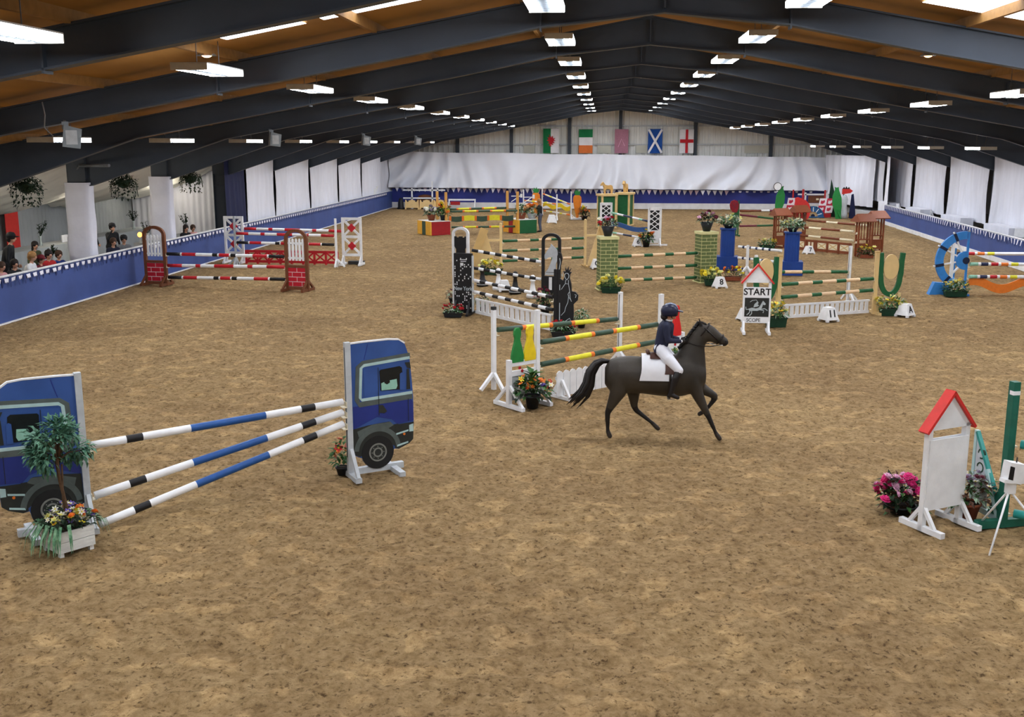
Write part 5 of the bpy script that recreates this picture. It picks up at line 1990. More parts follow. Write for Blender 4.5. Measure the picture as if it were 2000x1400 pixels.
for k in range(6):
    x = k * Lg / 5
    B('red_brown').bb(x - .04, x + .04, -.03, .03, 0, .5).build('stile', t)
    if k < 5:
        w_ = Lg / 5
        B('red_brown').bb(x + .04, x + w_ - .04, -.01, .0, .12, .42).build('back_panel', t)
        if k == 1:
            for q in (.35, .65):
                B('pole_cream').bb(x + w_ * q - .05, x + w_ * q + .05, -.02, -.01, .14, .40).build('cream_panel', t)
        else:
            B('pole_cream').bb(x + .07, x + w_ - .07, -.018, -.01, .14, .40).build('cream_panel', t)
            B('tan_dark').strip([(x + .09, .16), (x + w_ - .09, .38)], .035, -.024, -.018).build('cross_lath', t)
            B('tan_dark').strip([(x + .09, .38), (x + w_ - .09, .16)], .035, -.026, -.018).build('cross_lath', t)
marker('white number block reading 7 before the brown panelled gate', (8.87, 46.55), .3, [(0, '7')], .34)
arrangement('flower_trough', 'yellow and green flowers at the left pagoda wing', (7.45, 49.0), 0, ('trough', .35, .15, .14), 'trough_green', (.42, .18, .28), 140, ('leaf_green', 'leaf_silver'), (('bloom_yellow', 9, 'open'), ('bloom_lemon', 6, 'open')), .08, 25, leaf=.14)
arrangement('flower_trough', 'yellow flowers at the foot of the front right pagoda wing', (10.95, 45.1), 0, ('trough', .3, .15, .14), 'terracotta', (.36, .18, .36), 140, ('leaf_green', 'leaf_bronze'), (('bloom_yellow', 12, 'open'), ('bloom_lemon', 4, 'open')), .09, 26, leaf=.14)

# ------------------------------------------------------------------ 10. red brick arch jump by the gallery barrier
def arch_brick_wing(label, p, rz, s, zs):
    t = thing('arched_brick_wing', label, 'jump wing', p, rz)
    arch_frame(MB(), .82, 1.95, .10, -.05, .05, 'brown_wood', 0).build('arch_frame', t)
    B('brown_wood').bb(-.36, .36, -.045, .045, .76, .84).build('middle_rail', t)
    B('brown_wood').bb(-.36, .36, -.045, .045, .04, .14).build('bottom_rail', t)
    mo = B('mortar_white').bb(-.36, .36, -.02, .02, .14, .76).build('mortar_board', t)
    meshes = {}
    for r in range(4):
        rh = .62 / 4
        z = .14 + r * rh + rh / 2
        cuts = [-.36, .0, .36] if r % 2 else [-.36, -.17, .17, .36]
        for a, b in zip(cuts[:-1], cuts[1:]):
            L = round(b - a - .022, 3)
            if L not in meshes:
                meshes[L] = B('brick_red').box((0, 0, 0), (L, .012, rh - .022)).mesh('brick')
            for sy in (-1, 1):
                link('brick', meshes[L], mo, ((a + b) / 2, sy * .024, z))
    pk = B('white').prism([(-.035, .98), (.035, .98), (.035, 1.66), (0, 1.70), (-.035, 1.66)], -.015, .015).mesh('picket')
    for k in range(5):
        link('picket', pk, t, (-.24 + k * .12, -.01, 0))
    for z in (1.06, 1.54):
        B('white').bb(-.32, .32, .005, .03, z - .03, z + .03).build('picket_rail', t)
    for x in (-.36, .36):
        B('brown_wood').bar((x, -.42, .045), (x, .42, .045), .08, .09).build('cross_foot', t)
        for q in (-1, 1):
            B('brown_wood').bar((x, q * .36, .08), (x, q * .04, .34), .06, .06).build('brace', t)
    cups(t, s * .41, 0, zs, s)
    return t


RL, RR = (-15.05, 34.15), (-9.90, 33.2)
arch_brick_wing('brown arched wing with red bricks and white pickets, against the gallery barrier', RL, -.12, 1, [1.05, .66, .26])
arch_brick_wing('brown arched wing with red bricks and white pickets, out in the sand', RR, -.2, -1, [1.05, .74, .34])
rw = [(.5, 'black'), (.06, 'white'), (.5, 'pole_red'), (.6, 'white'), (.18, 'black'), (.06, 'white'), (.36, 'pole_red'), (.05, 'white'), (.18, 'black'), (.6, 'white'), (.5, 'pole_red'), (.06, 'white'), (.5, 'black')]
rw2 = [(.55, 'pole_red'), (.5, 'white'), (.18, 'pole_red'), (.5, 'white'), (.7, 'pole_red'), (.5, 'white'), (.18, 'pole_red'), (.5, 'white'), (.6, 'pole_red')]
p, q = along(RL, RR, .46), along(RR, RL, .46)
pole('top black, red and white pole of the brick arch jump', (*p, 1.07), (*q, 1.10), rw, .055)
pole('middle red and white pole of the brick arch jump', (*p, .68), (*q, .76), rw2, .055)
pole('lowest black, red and white pole of the brick arch jump', (*p, .28), (*q, .36), rw, .055)

# ------------------------------------------------------------------ 11. white lattice wings with red diamonds
def cross_wing(label, p, rz, w=.36):
    t = thing('cross_wing', label, 'jump wing', p, rz)
    h = 1.86
    for s in (-1, 1):
        B('white').bb(s * w - .045, s * w + .045, -.035, .035, .0, h).build('stile', t)
        B('white').bar((s * w, -.36, .04), (s * w, .36, .04), .09, .08).build('cross_foot', t)
        B('white').bar((s * w, -.32, .06), (s * w, -.02, .36), .05, .06).build('brace', t)
    for z in (.40, 1.11, h - .05):
        B('white').bb(-w, w, -.03, .03, z - .05, z + .05).build('rail', t)
    for z0, z1 in ((.45, 1.06), (1.16, h - .1)):
        B('white').strip([(-w + .04, z0), (w - .04, z1)], .08, -.025, .025).build('diagonal', t)
        B('white').strip([(-w + .04, z1), (w - .04, z0)], .08, -.028, .022).build('diagonal', t)
        zc = (z0 + z1) / 2
        B('pole_red').prism([(0, zc - .17), (.17, zc), (0, zc + .17), (-.17, zc)], -.034, .034).build('red_diamond', t)
    return t


XL, XR = (-14.75, 41.0), (-9.86, 40.6)
cross_wing('white crossed wing with red diamonds, left, close to the barrier', XL, -.05)
cross_wing('white crossed wing with red diamonds, standing clear on the sand', XR, -.05)
upright('white post in front of the left crossed wing', (-14.32, 39.9), 0, 1.93, [1.25, .85], 1, 'post_grey')
upright('white post beside the right crossed wing', (-10.28, 39.75), 0, 1.88, [1.2, .86], -1)
r3 = [(.6, 'pole_red'), (.6, 'white'), (.2, 'pole_red'), (.6, 'white'), (.75, 'pole_red'), (.6, 'white'), (.2, 'pole_red'), (.6, 'white'), (.6, 'pole_red')]
pole('front red and white pole of the crossed wing jump', (-14.25, 39.9, 1.27), (-10.36, 39.75, 1.22), r3, .055)
pole('back red and white pole of the crossed wing jump', (-14.30, 41.0, 1.37), (-10.30, 40.7, 1.32), r3, .055)
pole('lower black, red and white pole of the crossed wing jump', (-14.25, 39.9, .92), (-10.36, 39.75, .88), rw, .055)
X0, X1 = (-14.2, 40.75), (-10.45, 40.55)
t = thing('crossed_filler', 'red filler gate with a row of crosses behind the brick arch jump', 'jump filler', X0, ang(X0, X1))
Lg = math.dist(X0, X1)
for z in (.10, .50):
    B('pole_red').bb(0, Lg, -.02, .02, z - .05, z + .05).build('rail', t)
nb_ = 8
for k in range(nb_ + 1):
    x = k * Lg / nb_
    B('pole_red').bb(x - .04, x + .04, -.03, .03, 0, .54).build('stile', t)
    if k < nb_:
        w_ = Lg / nb_
        B('pole_red').strip([(x + .04, .14), (x + w_ - .04, .46)], .06, -.014, .014).build('diagonal', t)
        B('pole_red').strip([(x + .04, .46), (x + w_ - .04, .14)], .06, -.016, .012).build('diagonal', t)
o = B('dark_slot').bb(-.3, .3, -.15, .15, 0, .12).build('planter_base', None, (-9.8, 41.0, 0))
tag(o, 'low dark green trough behind the right crossed wing', 'trough')

# ------------------------------------------------------------------ 12. coloured block jump
def colour_block(label, p, rz, m, stripe, s, zs):
    """box wing: long coloured face to the right, yellow ends with a coloured stripe to the left; two pine posts"""
    t = thing('block_wing', label, 'jump wing', p, rz)
    B(m).bb(.02, 1.12, -.02, 1.5, 0, .70).build('box_body', t)
    B('offwhite').bb(0, 1.14, -.04, 1.52, .70, .72).build('box_lid', t)
    B('box_yellow').bb(-.04, .02, -.03, 1.52, 0, .71).build('end_board', t)
    B(stripe).bb(-.05, -.04, .55, .95, 0, .70).build('end_stripe', t)
    for y in (.25, 1.25):
        x = 1.02 if s > 0 else .06
        B('pine').bb(x - .055, x + .055, y - .055, y + .055, .72, 2.2).build('post', t)
    x = 1.07 if s > 0 else 0.0
    for y in (.25, 1.25):
        cups(t, x, y, zs, s)
    return t


colour_block('red and yellow box wing with flower pots and two pine posts', (-8.97, 54.24), math.radians(36), 'box_red', 'pole_dkgreen', 1, [1.15])
colour_block('green and yellow box wing with flower pots and two pine posts', (-4.51, 55.9), math.radians(38), 'box_green', 'box_red', -1, [1.15])
by = [(.8, 'pole_dkgreen'), (.14, 'pole_orange'), (.8, 'pole_yellow'), (.14, 'pole_orange'), (.8, 'pole_dkgreen'), (.14, 'pole_orange'), (.8, 'pole_yellow'), (.14, 'pole_orange'), (.8, 'pole_dkgreen')]
pole('front top yellow and green pole between the coloured box wings', (-8.05, 55.0, 1.20), (-4.62, 56.1, 1.20), by, .055)
pole('back top yellow and green pole between the coloured box wings', (-8.45, 55.9, 1.26), (-5.25, 56.95, 1.30), by, .055)
pole('lowest yellow and green pole between the coloured box wings', (-8.0, 55.0, .38), (-4.75, 56.1, .36), by, .055)
top_, bot_, seg = [], [], []
L_ = math.dist((-8.1, 55.2), (-4.85, 56.25))
t = thing('scalloped_plank', 'green and yellow scalloped filler plank between the coloured box wings', 'jump filler', (-8.1, 55.2, 0), ang((-8.1, 55.2), (-4.85, 56.25)))
for k in range(5):
    x0_, x1_ = k * L_ / 5, (k + 1) * L_ / 5
    m_ = 'pole_dkgreen' if k % 2 == 0 else 'pole_yellow'
    P_ = [(x0_ + (x1_ - x0_) * i / 8, .94 + .03 * math.sin(i / 8 * PI) * (-1 if k % 2 == 0 else 1)) for i in range(9)]
    Q_ = [(x0_ + (x1_ - x0_) * i / 8, .68 - .05 * math.sin(i / 8 * PI) * (1 if k % 2 == 0 else -.4)) for i in range(9)]
    B(m_).prism(P_ + Q_[::-1], -.02, .02).build('plank_section', t)
    B('pole_orange').bb(x0_ - .06, x0_ + .06, -.022, .022, .69, .95).build('orange_band', t)
arrangement('flower_pot', 'silver and purple flowers in a terracotta pot on the red box', (-9.1, 55.2, .72), 0, ('pot', .22, .2, .3), 'terracotta', (.42, .3, .4), 150, ('leaf_silver', 'leaf_dark'), (('bloom_lilac', 10, 'full'), ('bloom_white', 6, 'full')), .1, 40, leaf=.16)
arrangement('flower_pot', 'orange and yellow flowers with green leaves on the red box', (-8.45, 55.25, .72), 0, ('pot', .2, .2, .28), 'pot_black', (.32, .3, .6), 130, ('leaf_green', 'leaf_green'), (('bloom_orange', 6, 'full'), ('bloom_yellow', 5, 'full')), .12, 41, leaf=.2)
arrangement('flower_pot', 'pale green leafy pot on the green box', (-4.45, 56.8, .72), 0, ('pot', .24, .2, .34), 'terracotta', (.36, .3, .45), 160, ('leaf_silver', 'leaf_green'), (('bloom_white', 4, 'full'),), .1, 42, leaf=.18)
arrangement('flower_pot', 'peach and orange flowers in a grey pot on the green box', (-3.9, 56.9, .72), 0, ('pot', .26, .2, .28), 'grey_white', (.42, .3, .5), 120, ('leaf_green', 'leaf_silver'), (('bloom_peach', 9, 'full'), ('bloom_orange', 8, 'full')), .12, 43, leaf=.16)
for x, y, lab in ((-5.05, 57.3, 'small white bracket arm on the back pine post'), (-4.3, 56.2, 'small white bracket arm on the front pine post')):
    o = B('white').bar((0, 0, 1.6), (.55, 0, 1.95), .04).bar((0, 0, 1.9), (.55, 0, 1.9), .04).bb(.5, .6, -.05, .05, 1.82, 2.02).build('bracket_arm', None, (x, y, 0), .3)
    tag(o, lab, 'bracket')

# ------------------------------------------------------------------ 13. carrot jump
def carrot_wing(label, p, rz):
    t = thing('carrot_wing', label, 'jump wing', p, rz)
    B('carrot').prism([(-.05, .12), (.06, .12), (.20, .7), (.26, 1.2), (.24, 1.42), (.15, 1.52), (-.15, 1.52), (-.24, 1.42), (-.26, 1.2), (-.18, .7)], -.04, .04).build('carrot_board', t)
    B('pole_orange').strip([(.05, .15), (.19, .7), (.25, 1.2), (.23, 1.4)], .05, -.045, .045).build('shaded_edge', t)
    B('wing_green2').prism([(-.08, 1.50), (.08, 1.50), (.20, 1.62), (.18, 1.80), (.08, 1.74), (.05, 1.92), (-.03, 1.76), (-.14, 1.88), (-.13, 1.72), (-.22, 1.74), (-.16, 1.6)], -.035, .035).build('leaf_top', t)
    B('white').bb(-.35, .35, -.14, .14, 0, .12).build('base_board', t)
    return t


carrot_wing('orange carrot-shaped wing behind the standing person', (-4.5, 69.5), .1)
carrot_wing('orange carrot-shaped wing with flowers at its foot', (-1.72, 66.6), .1)
upright('white carrot jump post nearest the pine posts', (-5.28, 69.0), .2, 1.75, [1.1], 1)
upright('white carrot jump post right beside the far carrot', (-4.15, 70.5), .2, 1.9, [1.3], 1)
upright('white carrot jump post on splayed feet in front', (-2.95, 65.6), .2, 1.62, [1.0], 1)
upright('white carrot jump post beside the nearer carrot', (-2.1, 66.6), .2, 1.75, [1.0], -1)
yo = [(.3, 'pole_orange'), (.5, 'pole_cream'), (.3, 'pole_yellow'), (.9, 'white'), (.3, 'pole_yellow'), (.5, 'pole_cream'), (.3, 'pole_orange')]
pole('front cream and orange pole of the carrot jump', (-5.2, 69.0, 1.05), (-3.03, 65.7, 1.02), yo, .05)
pole('back cream and orange pole of the carrot jump', (-4.07, 70.4, 1.42), (-2.17, 66.7, .95), yo, .05)
pole('lowest cream and orange pole of the carrot jump', (-4.0, 70.2, .32), (-2.2, 66.6, .30), yo, .05)
P0_, P1_ = (-4.05, 70.1), (-2.15, 66.7)
L_ = math.dist(P0_, P1_)
T_ = [(i / 30 * L_, .72 + .10 * math.sin(i / 30 * 4 * PI)) for i in range(31)]
o = B('wing_yellow').prism([(x, z + .13) for x, z in T_] + [(x, z - .13) for x, z in T_[::-1]], -.02, .02).build('wavy_plank', None, (*P0_, 0), ang(P0_, P1_))
tag(o, 'yellow wavy filler plank of the carrot jump', 'jump filler')
arrangement('flower_pot', 'orange flower pot beside the nearer carrot wing', (-1.25, 66.3), 0, ('pot', .2, .2, .25), 'pot_black', (.28, .22, .6), 110, ('leaf_green', 'leaf_bronze', 'leaf_dark'), (('bloom_orange', 6, 'full'), ('bloom_yellow', 5, 'full')), .1, 44, leaf=.2)
marker('white block beside the standing person', (-3.15, 63.5), .2, [], .5, .28)

# ------------------------------------------------------------------ 14. green columns with horse figures, lattice wings
def horse_column(label, p, rz):
    t = thing('horse_column', label, 'jump wing', p, rz)
    w = .40
    B('wing_green').bb(-w, w, -.36, .36, .06, 1.78).build('green_core', t)
    for sx in (-1, 1):
        for sy in (-1, 1):
            B('tan').bb(sx * w - .05, sx * w + .05, sy * .36 - .05, sy * .36 + .05, 0, 1.80).build('corner_strip', t)
    B('tan').bb(-w - .10, w + .10, -.46, .46, 1.80, 1.92).build('cornice', t)
    B('tan').bb(-w - .06, w + .06, -.42, .42, 0, .08).build('base', t)
    # standing horse figure on top
    H = [(-.30, 1.92), (-.24, 1.92), (-.22, 2.12), (-.16, 2.18), (.06, 2.18), (.10, 2.12), (.10, 1.92), (.16, 1.92), (.19, 2.2), (.22, 2.36), (.30, 2.40), (.37, 2.36), (.39, 2.42), (.32, 2.52), (.26, 2.58), (.22, 2.54), (.12, 2.42), (-.05, 2.38), (-.20, 2.41), (-.30, 2.36), (-.36, 2.1), (-.33, 2.1)]
    B('gold_tan').prism([(-x, z) for x, z in H], -.07, .07).build('horse_figure', t)
    return t


horse_column('green and cream column topped by a golden horse figure, left', (.12, 60.1), .35)
horse_column('green and cream column topped by a golden horse figure, right', (1.18, 62.0), 1.25)


def lattice_wing(label, p, rz, h=1.78, w=.27):
    t = thing('lattice_wing', label, 'jump wing', p, rz)
    for s in (-1, 1):
        B('white').bb(s * w - .05, s * w + .05, -.03, .03, 0, h).build('stile', t)
    B('white').bb(-w, w, -.03, .03, h - .14, h).build('top_rail', t)
    B('white').bb(-w, w, -.025, .025, .12, .72).build('lower_panel', t)
    B('black').bb(-w, w, .01, .02, .72, h - .12).build('dark_back', t)
    for k in range(4):
        for s in (-1, 1):
            x = -w + .05 + k * .16
            z0_ = .76 + (k * .0)
        zc = .80 + k * .24
        B('white').strip([(-w + .05, zc - .08), (w - .05, zc + .26)], .035, -.02, .008).build('lattice_lath', t)
        B('white').strip([(-w + .05, zc + .26), (w - .05, zc - .08)], .035, -.022, .006).build('lattice_lath', t)
    for s in (-1, 1):
        B('white').bar((s * w, -.36, .04), (s * w, .36, .04), .08, .08).build('cross_foot', t)
        for q in (-1, 1):
            B('white').bar((s * w, q * .32, .06), (s * w, q * .03, .34), .05, .05).build('brace', t)
    B('white').bar((-w - .25, 0, .04), (w + .35, 0, .04), .07, .07).build('long_foot', t)
    return t


lattice_wing('white lattice wing in front of the horse columns', (.08, 53.6), .25)
lattice_wing('white lattice wing with a flower pot at its foot', (2.34, 49.7), .05)
bwp = [(.5, 'pole_mint'), (.5, 'white'), (.7, 'pole_navy'), (.5, 'white'), (.25, 'pole_mint'), (.4, 'pole_navy')]
pole('top blue and white pole between the lattice wings', (.36, 53.2, 1.30), (2.05, 49.8, 1.13), bwp, .05)
pole('lowest blue and white pole between the lattice wings', (.36, 53.2, .32), (2.05, 49.8, .30), bwp, .05)
P0_, P1_ = (.36, 53.1), (2.02, 49.75)
L_ = math.dist(P0_, P1_)
T_ = [(i / 24 * L_, .72 + .06 * math.sin(i / 24 * 2 * PI + .6)) for i in range(25)]
o = B('pole_blue').prism([(x, z + .11) for x, z in T_] + [(x, z - .11) for x, z in T_[::-1]], -.02, .02).build('wavy_plank', None, (*P0_, 0), ang(P0_, P1_))
tag(o, 'blue wavy filler plank between the lattice wings', 'jump filler')
arrangement('flower_pot', 'yellow flower pot at the foot of the right lattice wing', (1.95, 49.1), 0, ('pot', .18, .18, .3), 'pot_black', (.32, .24, .45), 110, ('leaf_green', 'leaf_dark'), (('bloom_yellow', 5, 'full'), ('bloom_orange', 4, 'full')), .1, 45, leaf=.2)
marker('white number block left of the yellow flower pot at the lattice wing', (1.55, 49.3), .2, [(0, '6')], .38)

# ------------------------------------------------------------------ 15. red rose wing
t = thing('rose_wing', 'tall red rose cut-out wing with a green stem behind the blue column', 'jump wing', (6.72, 55.5, 0), .1)
B('pole_green').prism([(-.05, 0), (.10, 0), (.16, .8), (.22, 1.2), (.20, 1.5), (.02, 1.35), (-.10, 1.2)], -.035, .035).build('stem_board', t)
B('pole_green').bb(.16, .22, -.04, .04, 0, 1.82).build('post', t)
B('rose_red').prism([(-.12, 1.22), (.08, 1.20), (.16, 1.36), (.18, 1.62), (.10, 1.80), (-.05, 1.84), (-.22, 1.78), (-.28, 1.6), (-.24, 1.38)], -.06, .06).build('rose_head', t)
for a, b in (((-.2, 1.7), (-.02, 1.45)), ((.10, 1.72), (-.05, 1.40)), ((-.1, 1.78), (.1, 1.6))):
    B('bloom_maroon').strip([a, ((a[0] + b[0]) / 2 - .03, (a[1] + b[1]) / 2), b], .03, -.066, -.06).build('petal_line', t)
B('pole_green').bar((.19, -.4, .04), (.19, .4, .04), .07, .07).build('cross_foot', t)
cups(t, .22, 0, [1.25, 1.05, .45], 1)
for z0, z1, y1, w in ((1.28, 1.22, 57.2, 'top'), (1.08, .72, 56.6, 'slanting middle'), (.50, .48, 56.8, 'lowest')):
    pole('%s dark red and green pole beside the rose wing' % w, (7.0, 55.5, z0), (9.75, y1, z1), [(1.2, 'pole_brown'), (.5, 'white'), (1.2, 'bloom_maroon')] if w == 'top' else [(1, 'bloom_maroon'), (1, 'pole_green'), (1, 'pole_brown')], .05)

# ------------------------------------------------------------------ 16. jumps parked in the far corners
def tan_table(label, p, rz):
    t = thing('tan_filler', label, 'jump filler', p, rz)
    B('tan').prism([(-.45, .12), (.45, .12), (.45, .62), (.25, .64), (0, .72), (-.25, .64), (-.45, .62)], -.03, .03).build('board', t)
    for s in (-1, 1):
        B('tan').prism([(s * .47 - .05, 0), (s * .47 + .05, 0), (s * .45 + .03, .7), (s * .45 - .03, .7)], -.05, .05).build('leg', t)
        B('tan_dark').bar((s * .46, -.26, .03), (s * .46, .26, .03), .06, .06).build('foot', t)
        B('dark_slot').disc(s * .30, .60, .06, -.034, -.03, 10).build('hook_plate', t)
    return t


tan_table('tan filler board in the far left corner, left of three', (-13.9, 75.8), .03)
tan_table('tan filler board in the far left corner, middle of three', (-12.85, 75.9), .03)
tan_table('tan filler board in the far left corner, right of three', (-11.85, 76.0), .03)
t = thing('white_rail_stand', 'white rail stand with two long bars in the far left corner', 'jump stand', (-13.5, 76.7, 0), 0)
for z in (.78, 1.36):
    B('white').bb(-1.2, 1.9 if z > 1 else 1.5, -.05, .05, z - .05, z + .05).build('rail', t)
for x, h in ((-.55, 1.5), (.95, 2.0), (1.35, 1.5)):
    B('white').bb(x - .05, x + .05, -.05, .05, 0, h).build('post', t)
    B('white').bar((x, -.3, .04), (x, .3, .04), .07, .07).build('foot', t)
o = B('brown_wood').lathe([(.5, 0), (.55, .5), (.35, .95), (.1, 1.02)], n=16, sx=1.3).build('brown_barrel', None, (-13.2, 77.3, 0))
tag(o, 'brown rounded barrel behind the white rails in the far left corner', 'barrel')
o = B('black').lathe([(.28, 0), (.3, .1), (.22, .14), (.2, .5), (.1, .8)], n=14).build('dark_drum', None, (-14.8, 76.2, 0))
tag(o, 'dark upright drum at the left end of the white rails', 'drum')
o = B('offwhite').prism([(0, 0), (1.0, 0), (1.6, .62), (.15, .35)], -.02, .02).build('leaning_sheet', None, (-16.05, 72.6, 1.14), PI / 2)
tag(o, 'pale sheet lying along the left barrier near the far corner', 'sheet')
t = thing('small_hurdle', 'low red and white hurdle by the pine posts in the far left corner', 'jump filler', (-10.9, 76.6, 0), 0)
B('box_red').bb(-.3, .4, -.03, .03, .3, .55).build('red_board', t)
for s in (-.4, 1.5):
    B('white').bar((s, -.3, .03), (s, 0, .7), .07, .06).bar((s, .3, .03), (s, 0, .7), .07, .06).build('trestle_leg', t)
B('white').bb(-.45, 1.55, -.04, .04, .62, .74).build('top_rail', t)

# far right corner: dragons, chequered shields, half wheel, parked stands
def dragon_board(label, p, rz, s=1):
    t = thing('dragon_wing', label, 'jump wing', p, rz)
    out = [(-.22, .0), (.10, .0), (.16, .4), (.34, .9), (.36, 1.4), (.22, 1.85), (.26, 2.0), (.12, 1.95), (.02, 2.0), (-.02, 1.8), (-.20, 1.35), (-.24, .8)]
    B('wing_green2').prism([(s * x, z) for x, z in out], -.04, .04).build('green_board', t)
    B('wing_green2').bar((-s * .2, -.3, .02), (s * .02, -.03, .6), .06, .05).build('prop', t)
    return t


dragon_board('tall green cut-out wing in the far right with a white ring at its top', (11.3, 70.2), 0, 1)
t = thing('white_ring', 'white disc with a dark rim on top of the green cut-out', 'disc', (11.15, 70.1, 1.62))
B('white').disc(0, .34, .24, -.02, .02, 22).build('disc_board', t)
B('dark_slot').ring(0, .34, .25, .035, -.03, .03, n=22).build('rim', t)
B('white').bb(-.03, .03, -.02, .02, 0, .14).build('stem', t)
dragon_board('tall green cut-out wing at the far right corner beside the shields', (14.75, 68.8), 0, -1)


def shield(label, p, rz):
    t = thing('chequered_board', label, 'jump wing', p, rz)
    S_ = .46
    for i in range(2):
        for j in range(2):
            m_ = 'check_white' if (i + j) % 2 else 'check_red'
            m2 = 'check_red' if (i + j) % 2 else 'check_white'
            x0_, z0_ = -S_ + i * S_ + j * .06, .30 + j * S_
            B(m_).prism([(x0_, z0_), (x0_ + S_, z0_), (x0_ + S_ + .06, z0_ + S_), (x0_ + .06, z0_ + S_)], -.03, .03).build('check_square', t)
            B(m2).prism([(x0_ + .10, z0_ + .14), (x0_ + .24, z0_ + .10), (x0_ + .38, z0_ + .22), (x0_ + .36, z0_ + .36), (x0_ + .24, z0_ + .30), (x0_ + .14, z0_ + .34)], -.034, -.03).build('check_emblem', t)
    B('box_red').bb(-.08, .02, .0, .06, 0, 1.75).build('post', t)
    B('box_red').bb(-.4, .4, -.06, .1, 0, .26).build('base', t)
    return t


shield('red and white chequered board beside the left green cut-out', (12.25, 70.4), .0)
shield('red and white chequered board beside the right green cut-out', (14.2, 70.0), .0)
# red creature-shaped wing behind the right blue column
t = thing('red_wing', 'bright red arched cut-out wing behind the white flowers', 'jump wing', (12.35, 67.6, 0), 0)
B('lego_red').prism([(-.50, 1.35), (-.30, 1.42), (-.05, 1.3), (.18, 1.22), (.40, .98), (.50, .6), (.42, .2), (.30, 0), (.18, 0), (.26, .3), (.22, .5), (.05, .62), (-.2, .55), (-.32, .4), (-.45, .9)], -.05, .05).build('cut_out_board', t)
B('cloth_red').prism([(-.34, .62), (-.1, .72), (.08, .60), (.12, .42), (-.05, .36), (-.28, .44)], -.056, -.05).build('dark_patch', t)
B('box_red').bb(-.06, .06, .05, .1, 0, 1.9).build('post', t)
# blue half wheel
t = thing('half_wheel', 'blue half wheel filler with white spokes near the far right corner', 'jump filler', (13.45, 69.9, 0), 0)
B('wheel_teal').ring(0, .05, .50, .36, -.04, .04, 0, PI, 20).build('rim', t)
for k in range(5):
    a = PI * (k + .5) / 5
    B('white').strip([(.30 * math.cos(a), .08 + .30 * math.sin(a)), (.58 * math.cos(a), .08 + .58 * math.sin(a))], .05, -.045, .045).build('spoke', t)
    B('wheel_navy').strip([(.52 * math.cos(a + .3), .08 + .52 * math.sin(a + .3)), (.66 * math.cos(a + .3), .08 + .66 * math.sin(a + .3))], .05, -.044, .044).build('rim_slot', t)
B('wheel_navy').disc(0, .1, .12, -.045, .045, 14).build('hub', t)
B('wheel_teal').bb(-.7, .7, -.2, .2, 0, .06).build('base', t)
t = thing('white_rail_stand', 'white rail stand with two bars behind the blue half wheel', 'jump stand', (13.6, 72.0, 0), 0)
for z in (.75, 1.38):
    B('white').bb(-.8, 1.5, -.05, .05, z - .05, z + .05).build('rail', t)
B('white').bb(-.35, -.25, -.05, .05, 0, 1.5).build('post', t)
B('white').bb(1.2, 1.3, -.05, .05, 0, 1.45).build('post', t)
B('brown_wood').bb(-.1, 1.0, .06, .12, .82, 1.3).build('brown_board', t)
B('pole_cream').bb(.42, .60, .05, .06, 1.0, 1.12).build('pale_tag', t)
# grey draped figure board, navy drape and red box by the corner
o = B('grey_white').lathe([(.26, 0), (.22, .3), (.16, .8), (.2, 1.2), (.14, 1.4), (.05, 1.5)], n=16).build('covered_post', None, (15.25, 69.2, 0))
tag(o, 'pale grey covered post beside the right green cut-out', 'covered post')
o = B('drape_navy').prism([(-.12, 0), (.30, 0), (.26, .5), (.10, 1.55), (-.02, 1.5)], -.04, .04).build('navy_board', None, (15.7, 69.3, 0))
tag(o, 'narrow navy board leaning beside the covered post', 'board')
t = thing('red_bird', 'red box with dark spikes on top in the far right corner', 'decoration', (15.3, 69.8, 1.5))
B('banner_red').prism([(-.1, 0), (.40, .08), (.55, .22), (.36, .34), (-.1, .34)], -.1, .1).build('red_box', t)
B('black').prism([(-.1, .34), (.36, .34), (.30, .46), (.22, .36), (.14, .50), (.06, .36), (0, .46)], -.05, .05).build('dark_spikes', t)
B('black').bb(-.04, .04, -.04, .04, -1.5, 0).build('post', t)
t = thing('dark_cone', 'tall dark pointed fin behind the right green cut-out', 'decoration', (14.6, 70.9, 0))
B('trough_green').prism([(-.1, .0), (.5, .0), (.3, 1.7), (.1, 2.4)], -.04, .04).build('fin_board', t)
B('trough_green').bb(-.3, .5, -.2, .2, 0, .06).build('base', t)

# ------------------------------------------------------------------ 17. right foreground: sign back, pots, green upright, timing eye
roof_board('white board with a bright red gabled top, seen from its plain back', (4.25, 12.88), math.radians(30), False)
arrangement('flower_pot', 'bright pink and pale pink flowers in a low pot left of the red-roofed board', (3.90, 13.38), 0, ('pot', .2, .2, .11), 'pot_black', (.28, .24, .44), 260, ('leaf_green', 'leaf_bronze', 'leaf_dark'), (('bloom_pink', 30, 'full'), ('bloom_palepink', 22, 'full'), ('bloom_white', 6, 'open')), .06, 50, leaf=.12, lz=.06)
arrangement('flower_pot', 'lilac and white flowers in a terracotta pot right of the red-roofed board', (4.70, 13.22), 0, ('pot', .14, .14, .22), 'terracotta', (.34, .26, .38), 240, ('leaf_bronze', 'leaf_silver', 'leaf_green'), (('bloom_lilac', 30, 'full'), ('bloom_white', 14, 'open'), ('bloom_maroon', 6, 'full')), .05, 51, leaf=.1)
t = thing('triangle_wing', 'dark green upright with a white triangular side frame at the right edge', 'jump wing', (5.02, 12.95, 0), math.radians(106))
B('post_green').bb(-.05, .05, -.045, .045, 0, 1.86).build('post', t)
B('white').bb(-.052, .02, -.047, .047, 1.70, 1.75).build('white_mark', t)
B('dark_slot').bb(-.01, .01, -.049, -.045, .3, 1.8).build('keyhole_track', t)
B('post_green').bar((0, -.36, .05), (0, .36, .05), .09, .10).build('cross_foot', t)
B('post_green').prism([(.05, .10), (.26, .10), (.05, .52)], -.03, .03).build('gusset', t)
